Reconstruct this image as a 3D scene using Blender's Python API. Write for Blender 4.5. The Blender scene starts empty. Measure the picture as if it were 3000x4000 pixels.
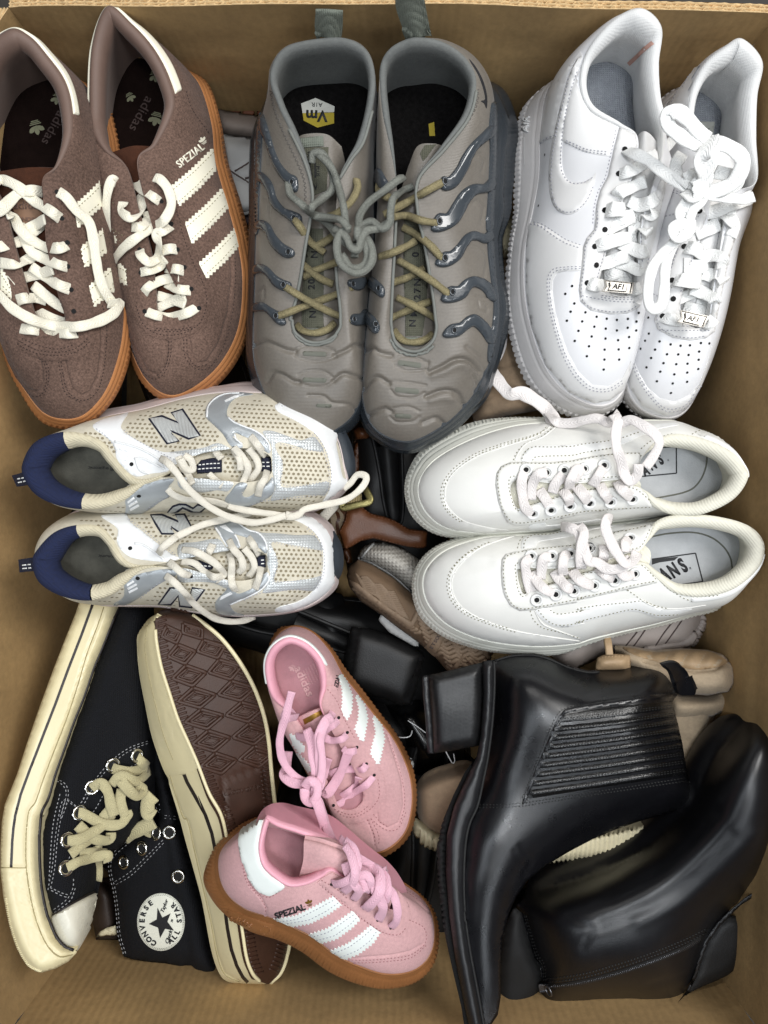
import bpy,bmesh,math,random
import numpy as np
from mathutils import Vector,Matrix
from mathutils.bvhtree import BVHTree
from mathutils.geometry import delaunay_2d_cdt
random.seed(7)
SC = bpy.context.scene
# ------------------------------------------------------------------ camera,looking straight down into the box
HC = 0.57                      # height of the lens above z = 0 (metres)
PX = 0.0002                    # one photograph pixel on the plane z = 0
cam_d = bpy.data.cameras.new('camera'); cam = bpy.data.objects.new('camera',cam_d)
SC.collection.objects.link(cam); SC.camera = cam
cam.location = (0,0,HC); cam.rotation_euler = (0,0,0)
cam_d.sensor_fit = 'VERTICAL'; cam_d.sensor_height = 36; cam_d.sensor_width = 27
cam_d.lens = 36 * HC / 0.8; cam_d.clip_start = 0.01; cam_d.clip_end = 50
# ------------------------------------------------------------------ light: a bright shop ceiling
world = bpy.data.worlds.new('World'); SC.world = world; world.use_nodes = True
bg = world.node_tree.nodes['Background']; bg.inputs[0].default_value = (0.92,0.94,1.0,1); bg.inputs[1].default_value = 0.06
def lamp(name,loc,size,power,color,target=(0,0,0)):
    d = bpy.data.lights.new(name, 'AREA'); d.shape = 'RECTANGLE'; d.size,d.size_y = size
    d.energy = power; d.color = color
    o = bpy.data.objects.new(name,d); SC.collection.objects.link(o); o.location = loc
    o.rotation_euler = (Vector(loc) - Vector(target)).to_track_quat('Z', 'Y').to_euler()
    return o
lamp('ceiling_light',(0.12,0.02,2.2),(1.1,0.12),10,(0.96,0.98,1.0))
lamp('ceiling_light',(0.95,0.55,1.35),(0.40,0.8),23,(1.0,0.985,0.96))
lamp('ceiling_light',(-0.35,1.45,1.7),(1.5,0.20),10,(1.0,0.98,0.95))
lamp('ceiling_light',(0.50,-0.35,1.75),(0.09,1.8),13,(0.92,0.96,1.0))
lamp('ceiling_light',(-0.62,-0.25,1.75),(0.08,2.0),11,(0.86,0.93,1.0))
lamp('ceiling_light',(0.3,-1.2,1.5),(1.2,0.14),5,(0.86,0.93,1.0))
SC.view_settings.view_transform = 'Standard'; SC.view_settings.look = 'None'
SC.view_settings.exposure = -0.06; SC.view_settings.gamma = 1.0
# ------------------------------------------------------------------ photograph pixel <-> place
VIEWS = {0: (0,0,.5530),1: (0,0,1.659),2: (0,800,1.659),3: (900,0,1.3825),4: (900,850,1.3825),
         5: (1950,0,1.58),6: (1850,800,1.4426),7: (0,1450,1.106),8: (1500,1550,1.106),
         9: (0,2300,1.3825),10: (0,3100,1.3825),11: (750,2400,1.475),12: (1500,2400,1.106),13: (0,0,1),
         14: (0,1480,2.212),15: (700,1480,2.212),22: (1250,1650,2.0737),23: (800,350,3.403),24: (1780,750,2.3286),25: (2150,2400,1.9518),26: (1250,2450,2.3286),27: (2500,3200,1.5875),
         16: (0,1960,2.212),17: (700,1960,2.212),
         18: (1560,1600,2.212),19: (2250,1600,2.212),20: (1560,2050,2.212),21: (2250,1980,2.212)}
def V(i,pts):
    x0,y0,s = VIEWS[i]; out = []
    for p in pts:
        x,y = x0 + p[0] / s,y0 + p[1] / s
        if len(p) > 3:                      # x,y seen at height p[3],point dropped to height p[2]
            k = (HC - p[3]) / (HC - p[2]); x = 1500 + (x - 1500) * k; y = 2000 + (y - 2000) * k
        out.append((x,y) + tuple(p[2:3]))
    return out
def v2l(pts): return [(p[0],p[1]) for p in V(2,pts)]
def VL(i,pts): return [(p[0],p[1]) for p in V(i,pts)]
def VH(pts):
    out = []
    for p in pts:
        x0,y0,s = VIEWS[p[0]]; out.append((x0 + p[1] / s,y0 + p[2] / s) + tuple(p[3:]))
    return out
def W(x,y,z):
    k = (HC - z) / HC * PX
    return Vector(((x - 1500) * k,(2000 - y) * k,z))
def pix(v):
    k = HC / (HC - v[2]) / PX
    return (1500 + v[0] * k,2000 - v[1] * k)
def drop(x,y,zref,z):
    k = (HC - zref) / (HC - z); return (1500 + (x - 1500) * k,2000 + (y - 2000) * k,z)
# ------------------------------------------------------------------ materials
def rgb(h):
    h = h.lstrip('#'); c = [int(h[i:i + 2],16) / 255 for i in (0,2,4)]
    return tuple((x / 12.92 if x <= .04045 else ((x + .055) / 1.055) ** 2.4) for x in c)
MATS = {}
def mat(name,col,rough=.6,var=.12,scale=60,bump=.15,bscale=900,metal=0,sheen=0,coat=0,spec=.5,col2=None,big=.0,
        weave=None,sss=0,trans=0):
    m = bpy.data.materials.new(name); m.use_nodes = True; nt = m.node_tree; N = nt.nodes; L = nt.links
    b = N['Principled BSDF']; c = rgb(col) if isinstance(col,str) else col
    b.inputs['Roughness'].default_value = rough; b.inputs['Metallic'].default_value = metal
    b.inputs['Specular IOR Level'].default_value = spec
    b.inputs['Sheen Weight'].default_value = sheen; b.inputs['Sheen Roughness'].default_value = .4
    b.inputs['Coat Weight'].default_value = coat; b.inputs['Coat Roughness'].default_value = .12
    if sss:
        b.inputs['Subsurface Weight'].default_value = sss; b.inputs['Subsurface Scale'].default_value = .004
    tc = N.new('ShaderNodeTexCoord')
    n1 = N.new('ShaderNodeTexNoise'); n1.inputs['Scale'].default_value = scale; n1.inputs['Detail'].default_value = 6
    n1.inputs['Roughness'].default_value = .65
    L.new(tc.outputs['Object'],n1.inputs['Vector'])
    r = N.new('ShaderNodeMapRange'); r.inputs['From Min'].default_value = .3; r.inputs['From Max'].default_value = .7
    L.new(n1.outputs['Fac'],r.inputs['Value'])
    mx = N.new('ShaderNodeMix'); mx.data_type = 'RGBA'
    if col2: ca = c; cb = rgb(col2)
    else: ca = tuple(x * (1 - var) for x in c); cb = tuple(min(1,x * (1 + var)) for x in c)
    mx.inputs[6].default_value = (*ca,1); mx.inputs[7].default_value = (*cb,1)
    L.new(r.outputs[0],mx.inputs[0]); out = mx.outputs[2]
    if big:
        n3 = N.new('ShaderNodeTexNoise'); n3.inputs['Scale'].default_value = 14; n3.inputs['Detail'].default_value = 3
        L.new(tc.outputs['Object'],n3.inputs['Vector'])
        r3 = N.new('ShaderNodeMapRange'); r3.inputs['From Min'].default_value = .35; r3.inputs['From Max'].default_value = .65
        r3.inputs['To Min'].default_value = 1 - big; r3.inputs['To Max'].default_value = 1 + big * .5
        L.new(n3.outputs['Fac'],r3.inputs['Value'])
        m2 = N.new('ShaderNodeVectorMath'); m2.operation = 'SCALE'
        L.new(out,m2.inputs[0]); L.new(r3.outputs[0],m2.inputs['Scale']); out = m2.outputs[0]
    L.new(out,b.inputs['Base Color'])
    rr = N.new('ShaderNodeMapRange'); rr.inputs['To Min'].default_value = max(0,rough - .08); rr.inputs['To Max'].default_value = min(1,rough + .08)
    L.new(n1.outputs['Fac'],rr.inputs['Value']); L.new(rr.outputs[0],b.inputs['Roughness'])
    if bump:
        n2 = N.new('ShaderNodeTexNoise'); n2.inputs['Scale'].default_value = bscale; n2.inputs['Detail'].default_value = 3
        L.new(tc.outputs['Object'],n2.inputs['Vector'])
        h = n2.outputs['Fac']
        if weave:
            kind,ws = weave
            if kind == 'grid':
                def wv(d):
                    w = N.new('ShaderNodeTexWave'); w.wave_type = 'BANDS'; w.bands_direction = d
                    w.inputs['Scale'].default_value = ws / 20 * 3.1416; w.inputs['Distortion'].default_value = .6; w.inputs['Detail Scale'].default_value = 3
                    L.new(tc.outputs['Object'],w.inputs['Vector']); return w.outputs['Fac']
                a1,a2 = wv('X'),wv('Y'); ml = N.new('ShaderNodeMath'); ml.operation = 'MULTIPLY'; L.new(a1,ml.inputs[0]); L.new(a2,ml.inputs[1])
                ad = N.new('ShaderNodeMath'); ad.operation = 'MULTIPLY_ADD'; ad.inputs[1].default_value = 2.0
                L.new(ml.outputs[0],ad.inputs[0]); L.new(h,ad.inputs[2]); h = ad.outputs[0]
            elif kind in ('X', 'Y', 'DIAGONAL'):
                w = N.new('ShaderNodeTexWave'); w.wave_type = 'BANDS'; w.bands_direction = kind
                w.inputs['Scale'].default_value = ws / 20 * 3.1416; w.inputs['Distortion'].default_value = .5
                L.new(tc.outputs['Object'],w.inputs['Vector'])
                ad = N.new('ShaderNodeMath'); ad.operation = 'MULTIPLY_ADD'; ad.inputs[1].default_value = 1.5
                L.new(w.outputs['Fac'],ad.inputs[0]); L.new(h,ad.inputs[2]); h = ad.outputs[0]
            elif kind == 'lace':            # braid along the UV
                uv = N.new('ShaderNodeUVMap'); sp = N.new('ShaderNodeSeparateXYZ'); L.new(uv.outputs[0],sp.inputs[0])
                ab = N.new('ShaderNodeMath'); ab.operation = 'PINGPONG'; ab.inputs[1].default_value = .25; L.new(sp.outputs[0],ab.inputs[0])
                s1 = N.new('ShaderNodeMath'); s1.operation = 'MULTIPLY_ADD'; s1.inputs[1].default_value = 6.0
                L.new(ab.outputs[0],s1.inputs[0]); L.new(sp.outputs[1],s1.inputs[2])
                s2 = N.new('ShaderNodeMath'); s2.operation = 'MULTIPLY'; s2.inputs[1].default_value = ws; L.new(s1.outputs[0],s2.inputs[0])
                s3 = N.new('ShaderNodeMath'); s3.operation = 'SINE'; L.new(s2.outputs[0],s3.inputs[0])
                ad = N.new('ShaderNodeMath'); ad.operation = 'MULTIPLY_ADD'; ad.inputs[1].default_value = .24
                L.new(s3.outputs[0],ad.inputs[0]); L.new(h,ad.inputs[2]); h = ad.outputs[0]
        bp = N.new('ShaderNodeBump'); bp.inputs['Strength'].default_value = bump; bp.inputs['Distance'].default_value = .0012
        L.new(h,bp.inputs['Height']); L.new(bp.outputs[0],b.inputs['Normal'])
    MATS[name] = m; return m
# ------------------------------------------------------------------ things and parts
def thing(name,label,cat,loc,group=None):
    o = bpy.data.objects.new(name,None); SC.collection.objects.link(o); o.location = loc; o.empty_display_size = .02
    o['label'] = label; o['category'] = cat
    if group: o['group'] = group
    return o
def root_of(o):
    while o.parent: o = o.parent
    return o
def link(name,me,m,parent=None,stuff=False,label=None,kind=None):
    if isinstance(m,(list,tuple)):
        for q in m: me.materials.append(q)
    else: me.materials.append(m)
    o = bpy.data.objects.new(name,me); SC.collection.objects.link(o)
    if parent is not None:
        o.parent = parent
        if parent.type == 'EMPTY': o.location = -parent.location
    if stuff: o['kind'] = 'stuff'
    if kind: o['kind'] = kind
    if label: o['label'] = label
    return o
def mk(name,verts,faces,m,parent=None,smooth=True,sharp=None,uv=None,**kw):
    me = bpy.data.meshes.new(name); me.from_pydata([tuple(v) for v in verts],[],faces)
    if smooth: me.polygons.foreach_set('use_smooth',[True] * len(me.polygons))
    if sharp: me.set_sharp_from_angle(angle=math.radians(sharp))
    if uv is not None:
        lay = me.uv_layers.new(name='UVMap'); idx = np.empty(len(me.loops),int); me.loops.foreach_get('vertex_index',idx)
        lay.data.foreach_set('uv',np.asarray(uv,float)[idx].ravel())
    me.update()
    return link(name,me,m,parent,**kw)
class MB:                                   # collects small pieces that are joined into one part
    def __init__(s): s.v = []; s.f = []
    def add(s,vs,fs):
        o = len(s.v); s.v += [tuple(v) for v in vs]; s.f += [tuple(i + o for i in f) for f in fs]
    def out(s,name,m,parent,**kw): return mk(name,s.v,s.f,m,parent,**kw)
def bvh(*objs):
    vs = []; fs = []
    for o in objs:
        off = len(vs); me = o.data; loc = Vector((0,0,0)); q = o
        while q: loc = loc + q.location; q = q.parent
        vs += [v.co + loc for v in me.vertices]; fs += [[i + off for i in p.vertices] for p in me.polygons]
    return BVHTree.FromPolygons(vs,fs)
CAMP = Vector((0,0,HC))
def ray0(x,y,t):
    return t.ray_cast(CAMP,(W(x,y,-.1) - CAMP).normalized())[0]
def hit(x,y,t):
    """where the surface t is met by the sight line through photograph pixel x,y"""
    d = (W(x,y,-.1) - CAMP).normalized()
    loc,n,i,dist = t.ray_cast(CAMP,d)
    if loc is None:
        z = getattr(hit, 'z',-.01); p = W(x,y,z); loc,n,i,dist = t.find_nearest(p)
        if n.z < 0: n = -n
        return loc,n
    if n.dot(d) > 0: n = -n
    hit.z = loc.z
    return loc,n
# ------------------------------------------------------------------ curves
def cr(p0,p1,p2,p3,t):
    return [.5 * (2 * b + (c - a) * t + (2 * a - 5 * b + 4 * c - d) * t * t + (3 * b - a - 3 * c + d) * t ** 3) for a,b,c,d in zip(p0,p1,p2,p3)]
def closed(c,m=12):
    n = len(c); return [cr(c[i - 1],c[i],c[(i + 1) % n],c[(i + 2) % n],k / m) for i in range(n) for k in range(m)]
def opened(c,m=8):
    n = len(c)
    if n == 2: return [[a + (b - a) * k / m for a,b in zip(*c)] for k in range(m + 1)]
    out = []
    for i in range(n - 1):
        p0 = c[i - 1] if i else [2 * a - b for a,b in zip(c[0],c[1])]
        p3 = c[i + 2] if i + 2 < n else [2 * a - b for a,b in zip(c[-1],c[-2])]
        out += [cr(p0,c[i],c[i + 1],p3,k / m) for k in range(m)]
    out.append(list(c[-1])); return out
def bank(pts_up,pts_lo,m=5): return [tuple(p[:2]) for p in opened([q[:2] for q in pts_up],m)] + [tuple(p[:2]) for p in reversed(opened([q[:2] for q in pts_lo],m))]
def inmask(X,Y,P):
    P = np.asarray([(p[0],p[1]) for p in P],float); c = np.zeros(X.shape,bool)
    for (xi,yi),(xj,yj) in zip(P,np.roll(P,1,0)):
        if yi == yj: continue
        c ^= ((yi > Y) != (yj > Y)) & (X < (xj - xi) * (Y - yi) / (yj - yi) + xi)
    return c
def fillpts(P,step,f,hs=()):
    P = np.array([(p[0],p[1]) for p in P],float); xs,ys = P[:,0],P[:,1]; X,Y = [],[]
    y = ys.min() + step / 2; r = 0
    while y < ys.max():
        x = np.arange(xs.min() + step / 2 + (r % 2) * step / 2,xs.max(),step); X.append(x); Y.append(np.full(x.shape,y)); y += step * .87; r += 1
    if not X: return []
    X = np.concatenate(X); Y = np.concatenate(Y); m = inmask(X,Y,P)
    for h in hs: m &= ~inmask(X,Y,h)
    X,Y = X[m],Y[m]
    if not len(X): return []
    B = P if not hs else np.concatenate([P] + [np.array([(q[0],q[1]) for q in h]) for h in hs]); d = np.full(X.shape,1e12)
    for b in B: d = np.minimum(d,(X - b[0]) ** 2 + (Y - b[1]) ** 2)
    k = d > (step * f) ** 2; return list(zip(X[k].tolist(),Y[k].tolist()))
def grow(poly,d):
    P = [(p[0],p[1]) for p in poly]; n = len(P); area = sum(P[i][0] * P[(i + 1) % n][1] - P[(i + 1) % n][0] * P[i][1] for i in range(n)); s = -1 if area > 0 else 1; out = []
    for i in range(n):
        a,b = P[i - 1],P[(i + 1) % n]; dx,dy = b[0] - a[0],b[1] - a[1]; l = math.hypot(dx,dy) or 1; out.append((P[i][0] - dy / l * d * s,P[i][1] + dx / l * d * s))
    return out
def even(path,step):                        # resample a 2-D/3-D polyline to even steps
    p = np.array(path,float); d = np.sqrt(((p[1:,:2] - p[:-1,:2]) ** 2).sum(1)); s = np.concatenate([[0],np.cumsum(d)])
    n = max(2,int(round(s[-1] / step)) + 1); q = np.linspace(0,s[-1],n)
    return [tuple(np.interp(v,s,p[:,k]) for k in range(p.shape[1])) for v in q]
def lerp(a,b,t): return [x + (y - x) * t for x,y in zip(a,b)]
def ringw(c,m): return np.array([W(*p) for p in closed(c,m)])
def inward(P):                               # unit horizontal vectors pointing into a closed ring
    d = np.roll(P,-1,0) - np.roll(P,1,0); n = np.stack([-d[:,1],d[:,0]],1)
    n /= np.maximum(1e-9,np.sqrt((n ** 2).sum(1)))[:,None]
    area = (P[:,0] * np.roll(P[:,1],-1) - np.roll(P[:,0],-1) * P[:,1]).sum()
    if area < 0: n = -n
    for _ in range(4): n = (np.roll(n,1,0) + n + np.roll(n,-1,0)) / 3
    return np.concatenate([n,np.zeros((len(n),1))],1)
def grid_faces(nr,nc,wrap=True):
    f = []
    for r in range(nr - 1):
        for c in range(nc if wrap else nc - 1):
            d = (c + 1) % nc; f.append((r * nc + c,r * nc + d,(r + 1) * nc + d,(r + 1) * nc + c))
    return f
def perim(P): return np.concatenate([[0],np.cumsum(np.sqrt(((P[1:] - P[:-1]) ** 2).sum(1)))])
def vnormals(G,wrap=True):
    if wrap: du = np.roll(G,-1,1) - np.roll(G,1,1)
    else: du = np.gradient(G,axis=1)
    dv = np.gradient(G,axis=0); n = np.cross(du,dv); l = np.sqrt((n ** 2).sum(2)); n /= np.maximum(l,1e-12)[...,None]
    return n
def emboss(G,lines,wrap=True,nrm=None):
    """push grid points G (rows,cols,3) along their normals near photograph polylines: (pts,width_px,depth_m)"""
    n = vnormals(G,wrap) if nrm is None else nrm
    s = np.sign((n * (np.array([0,0,HC]) - G)).sum(2)); s[s == 0] = 1; n = n * s[...,None]
    k = HC / (HC - G[...,2]) / PX; X = 1500 + G[...,0] * k; Y = 2000 - G[...,1] * k; D = np.zeros(X.shape)
    for pts,w,dep in lines:
        p = np.array(pts,float); lo = p.min(0) - 3 * w; hi = p.max(0) + 3 * w
        m = (X > lo[0]) & (X < hi[0]) & (Y > lo[1]) & (Y < hi[1])
        if not m.any(): continue
        x,y = X[m],Y[m]; best = np.full(x.shape,1e9)
        for a,b in zip(p[:-1],p[1:]):
            ab = b - a; L2 = max(1e-9,(ab ** 2).sum()); t = np.clip(((x - a[0]) * ab[0] + (y - a[1]) * ab[1]) / L2,0,1)
            best = np.minimum(best,np.hypot(x - a[0] - t * ab[0],y - a[1] - t * ab[1]))
        e = dep * np.exp(-(best / w) ** 2); D[m] += e
    return G + n * D[...,None]
def upper(name,O,A,m,parent,k=.22,h=.92,rows=26,seg=12,lines=None,bulge=0.,**kw):
    """the skin of a shoe: lofted from the feather ring O to the opening ring A; k,h may be lists per control point"""
    n = len(O); assert len(A) == n,(name,n,len(A))
    Ow,Aw = ringw(O,seg),ringw(A,seg)
    def per(v):
        v = [v] * n if not isinstance(v,(list,tuple)) else v
        return np.array([q[0] for q in closed([(x,) for x in v],seg)])[:,None]
    kk,hh = per(k),per(h)
    C = Ow + (Aw - Ow) * np.concatenate([kk,kk,hh],1)
    if bulge: C = C - inward(Ow) * bulge
    G = []
    for r in range(rows):
        t = r / (rows - 1); t = t ** 0.9
        G.append((1 - t) ** 2 * Ow + 2 * t * (1 - t) * C + t * t * Aw)
    G = np.array(G)
    if lines: G = emboss(G,lines)
    o = mk(name,G.reshape(-1,3),grid_faces(rows,n * seg),m,parent,**kw)
    o_data[o.name] = (G,seg); return o
o_data = {}
def lining(name,O,A,m,parent,pad=None,seg=12,depth=.045,padw=.007,ins=.3,lip=.0025,zins=None,split=None,**kw):
    """padded collar roll and inner wall,from the opening ring down to the insole"""
    n = len(A); Ow,Aw = ringw(O,seg),ringw(A,seg); N = inward(Aw)
    p = np.array([q[0] for q in closed([(x,) for x in (pad or [1] * n)],seg)])[:,None]
    up = np.array([0,0,1.])
    base = Aw + (Ow - Aw) * ins; base[:,2] = Ow[:,2] + .010 if zins is None else zins
    rows = [Aw - N * .0005 - up * .002,Aw + up * lip * .5 * p,Aw + N * padw * .3 * p + up * lip * p,Aw + N * padw * .65 * p + up * lip * .6 * p,
            Aw + N * padw * p - up * .003 * p - up * .0005,Aw + N * padw * .95 * p - up * (.009 * p + .002)]
    last = rows[-1]
    for t in (.25,.5,.75,1): rows.append(last + (base - last) * np.array([t ** .8,t ** .8,t]))
    G = np.array(rows)
    if split:
        for (u0,u1,m2,nm) in split:
            idx = [i % (n * seg) for i in range(int(u0 * seg),int(u1 * seg) + 1)]; H = G[:,idx].copy()
            o = mk(nm,H.reshape(-1,3),grid_faces(len(rows),len(idx),False),m2,parent)
        return o,base
    o = mk(name,G.reshape(-1,3),grid_faces(len(rows),n * seg),m,parent,**kw)
    return o,base
def pstrip(name,up,u0,u1,f0,f1,m,parent,th=.0014,rows=8,**kw):
    """a band of material on the upper between row fractions f0(u)..f1(u) (1 = collar edge),control points u0..u1"""
    G,seg = o_data[up.name]; nn = vnormals(G); nr,nc = G.shape[:2]; c = G.reshape(-1,3).mean(0); top = []; N = []
    f0 = f0 if callable(f0) else (lambda u,q=f0: q); f1 = f1 if callable(f1) else (lambda u,q=f1: q)
    cols = range(int(round(u0 * seg)),int(round(u1 * seg)) + 1); nu = len(cols)
    for j in range(rows + 1):
        r,q = [],[]
        for i,ci in enumerate(cols):
            u = ci / seg; t = f0(u) + (f1(u) - f0(u)) * j / rows; x = max(0,min(nr - 1.001,t * (nr - 1))); a = int(x); w = x - a; k = ci % nc
            P = G[a,k] * (1 - w) + G[a + 1,k] * w; n = nn[a,k] * (1 - w) + nn[a + 1,k] * w
            if np.dot(n,P - c + [0,0,.03]) < 0: n = -n
            e = 1 if 0 < j < rows and 0 < i < nu - 1 else -.3
            r.append(P + n * th * e)
        top.append(r)
    v = np.array(top).reshape(-1,3)
    return mk(name,v,grid_faces(rows + 1,nu,False),m,parent,**kw)
def disc(name,P,m,parent,dome=0,**kw):
    c = P.mean(0); rows = [P,P + (c - P) * .35 + [0,0,dome * .6],P + (c - P) * .7 + [0,0,dome]]
    v = np.concatenate([np.concatenate(rows),[c + [0,0,dome]]]); n = len(P)
    f = grid_faces(3,n) + [(2 * n + i,2 * n + (i + 1) % n,3 * n) for i in range(n)]
    return mk(name,v,f,m,parent,**kw)
def sole(name,S,O,m,parent,seg=12,rows=10,bulge=.0015,lip=.003,prof=None,under=None,**kw):
    """side wall of the sole from the ground ring S to the feather ring O,with a lip and a bottom; prof(u,v) gives relief in metres"""
    Sw,Ow = ringw(S,seg),ringw(O,seg); out = -inward(Ow); u = perim(Ow); G = []
    for r in range(rows):
        t = r / (rows - 1); P = Sw + (Ow - Sw) * t + out * (bulge * math.sin(math.pi * min(1,max(0,t)))) + out * .0012
        if prof is not None: P = P + out * np.array([prof(q,t) for q in u])[:,None]
        G.append(P)
    G.append(Ow + out * .0004 + [0,0,.0012]); G.append(Ow - out * lip + [0,0,.0008])
    bot = Sw - out * .006; G = [bot - [0,0,.0015]] + G
    G = np.array(G); n = len(Sw); v = np.concatenate([G.reshape(-1,3),[bot.mean(0) - [0,0,.0015]]])
    f = grid_faces(len(G),n) + [((i + 1) % n,i,len(v) - 1) for i in range(n)]
    return mk(name,v,f,m,parent,sharp=50,**kw)
def band(name,S,O,v0,v1,m,parent,seg=12,rise=.0008,u0=None,u1=None,bulge=.0015,**kw):
    """a strip on the sole wall between heights v0 and v1 (0 = S,1 = O); u0..u1 are control-point indices"""
    Sw,Ow = ringw(S,seg),ringw(O,seg); out = -inward(Ow); n = len(Sw); rows = []
    for t,e in ((v0,.0),(v0 + (v1 - v0) * .08,1),((v0 + v1) / 2,1.15),(v1 - (v1 - v0) * .08,1),(v1,.0)):
        rows.append(Sw + (Ow - Sw) * t + out * (bulge * math.sin(math.pi * t) + .0010 + e * rise + .0002))
    G = np.array(rows)
    if u0 is not None:
        idx = [i % n for i in range(int(u0 * seg),int(u1 * seg) + 1)]; G = G[:,idx]
        return mk(name,G.reshape(-1,3),grid_faces(5,len(idx),False),m,parent,**kw)
    return mk(name,G.reshape(-1,3),grid_faces(5,n),m,parent,**kw)
def sheet(name,rows,m,parent,seg=6,rseg=6,thick=0,lines=None,**kw):
    """a lofted sheet from rows of (x,y,z) photograph points"""
    cols = [opened(r,seg) for r in rows]; nc = len(cols[0]); full = []
    for c in range(nc): full.append(opened([cols[r][c] for r in range(len(rows))],rseg))
    G = np.array([[W(*full[c][r]) for c in range(nc)] for r in range(len(full[0]))])
    if lines: G = emboss(G,lines,False)
    nr = G.shape[0]; v = G.reshape(-1,3); f = grid_faces(nr,nc,False)
    if thick:
        nn = vnormals(G,False); s = np.sign(nn[...,2]); s[s == 0] = 1; nn = nn * s[...,None]
        B = (G - nn * thick).reshape(-1,3); k = len(v); f2 = [tuple(reversed([i + k for i in q])) for q in f]
        rim = [r * nc for r in range(nr)] + [(nr - 1) * nc + c for c in range(1,nc)] + [r * nc + nc - 1 for r in range(nr - 2,-1,-1)] + [c for c in range(nc - 2,0,-1)]
        f3 = [(rim[i],rim[(i + 1) % len(rim)],rim[(i + 1) % len(rim)] + k,rim[i] + k) for i in range(len(rim))]
        v = np.concatenate([v,B]); f = f + f2 + f3
        kw.setdefault('sharp',50)
    return mk(name,v,f,m,parent,**kw)
# ------------------------------------------------------------------ pieces laid on a surface
def inpoly(x,y,P):
    c = False; j = len(P) - 1
    for i in range(len(P)):
        if (P[i][1] > y) != (P[j][1] > y) and x < (P[j][0] - P[i][0]) * (y - P[i][1]) / (P[j][1] - P[i][1]) + P[i][0]: c = not c
        j = i
    return c
def patch(name,poly,t,m,parent,th=.0008,step=14,holes=(),edge=.55,relief=None,**kw):
    """a piece of material of thickness th covering the outline poly (photograph pixels) on surface t"""
    P = densify(poly,step * .8)
    hs = [densify(h,step * .8) for h in holes]
    xs = [p[0] for p in P]; ys = [p[1] for p in P]; pts = list(P); edges = [(i,(i + 1) % len(P)) for i in range(len(P))]
    for hh in hs:
        o = len(pts); pts += [(q[0],q[1]) for q in hh]; edges += [(o + i,o + (i + 1) % len(hh)) for i in range(len(hh))]
    nb = len(pts); pts += fillpts(P,step,.45,hs)
    res = delaunay_2d_cdt([Vector(p) for p in pts],edges,[],0,1e-4)
    vs,fs = res[0],res[2]; ov = res[3]
    vv = np.array([(v.x,v.y) for v in vs]); cc = np.array([vv[list(f)].mean(0) for f in fs]); km = inmask(cc[:,0],cc[:,1],P)
    for q in hs: km &= ~inmask(cc[:,0],cc[:,1],q)
    keep = [tuple(f) for f,q in zip(fs,km) if q]
    top = []; low = []
    cxx = sum(p[0] for p in P) / len(P); cyy = sum(p[1] for p in P) / len(P)
    for i,v in enumerate(vs):
        if ray0(v.x,v.y,t) is None:
            for q in range(1,20):
                X,Y = v.x + (cxx - v.x) * q * .02,v.y + (cyy - v.y) * q * .02
                if ray0(X,Y,t) is not None: v = Vector((X,Y)); break
        isb = any(o < nb for o in ov[i]) if ov[i] else True
        loc,n = hit(v.x,v.y,t); hh = th * (edge if isb else 1)
        if relief and not isb: hh += relief(v.x,v.y)
        top.append(loc + n * hh); low.append(loc - n * .0006)
    nv = len(vs); fl = []
    cnt = {}
    for f in keep:
        for a,b in ((f[0],f[1]),(f[1],f[2]),(f[2],f[0])): cnt[(a,b)] = 1
    fl = list(keep) + [(b,a,a + nv,b + nv) for (a,b) in cnt if (b,a) not in cnt]
    return mk(name,top + low,fl,m,parent,sharp=60,**kw)
def densify(poly,st):
    out = []; poly = [(p[0],p[1]) for p in poly]
    for a,b in zip(poly,poly[1:] + poly[:1]):
        d = math.hypot(b[0] - a[0],b[1] - a[1])
        if d < .8: continue
        n = max(1,int(round(d / st))); out += [(a[0] + (b[0] - a[0]) * i / n,a[1] + (b[1] - a[1]) * i / n) for i in range(n)]
    return out
def smooth_poly(c,m=6): return [tuple(p) for p in closed(c,m)]
def zigzag(path,amp=6,pitch=14,side=1):
    p = even(path,pitch / 2); out = []
    for i,q in enumerate(p):
        a = p[max(0,i - 1)]; b = p[min(len(p) - 1,i + 1)]; dx,dy = b[0] - a[0],b[1] - a[1]; l = math.hypot(dx,dy) or 1
        s = amp * (1 if i % 2 else 0) * side; out.append((q[0] - dy / l * s,q[1] + dx / l * s))
    return out
def offset(path,d):
    out = []
    for i,q in enumerate(path):
        a = path[max(0,i - 1)]; b = path[min(len(path) - 1,i + 1)]; dx,dy = b[0] - a[0],b[1] - a[1]; l = math.hypot(dx,dy) or 1
        out.append((q[0] - dy / l * d,q[1] + dx / l * d))
    return out
def stitch(mb,path,t,dash=12,gap=7,w=3.6,hgt=.0005,crv=True):
    path = opened(path,8) if crv and len(path) > 2 else path
    p = even([(q[0],q[1]) for q in path],dash + gap)
    for a,b in zip(p[:-1],p[1:]):
        f = dash / (dash + gap); b = (a[0] + (b[0] - a[0]) * f,a[1] + (b[1] - a[1]) * f)
        A,n = hit(a[0],a[1],t); B,_ = hit(b[0],b[1],t); d = B - A
        if d.length > (dash * PX) * 4 or d.length < 1e-6: continue
        s = n.cross(d).normalized() * (w * PX / 2); M = (A + B) / 2 + n * hgt
        mb.add([A - n * .0003 - s,A - n * .0003 + s,B - n * .0003 + s,B - n * .0003 - s,M - s * .7 - d * .25,M + s * .7 - d * .25,M + s * .7 + d * .25,M - s * .7 + d * .25],
               [(4,5,6,7),(0,1,5,4),(1,2,6,5),(2,3,7,6),(3,0,4,7)])
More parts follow.
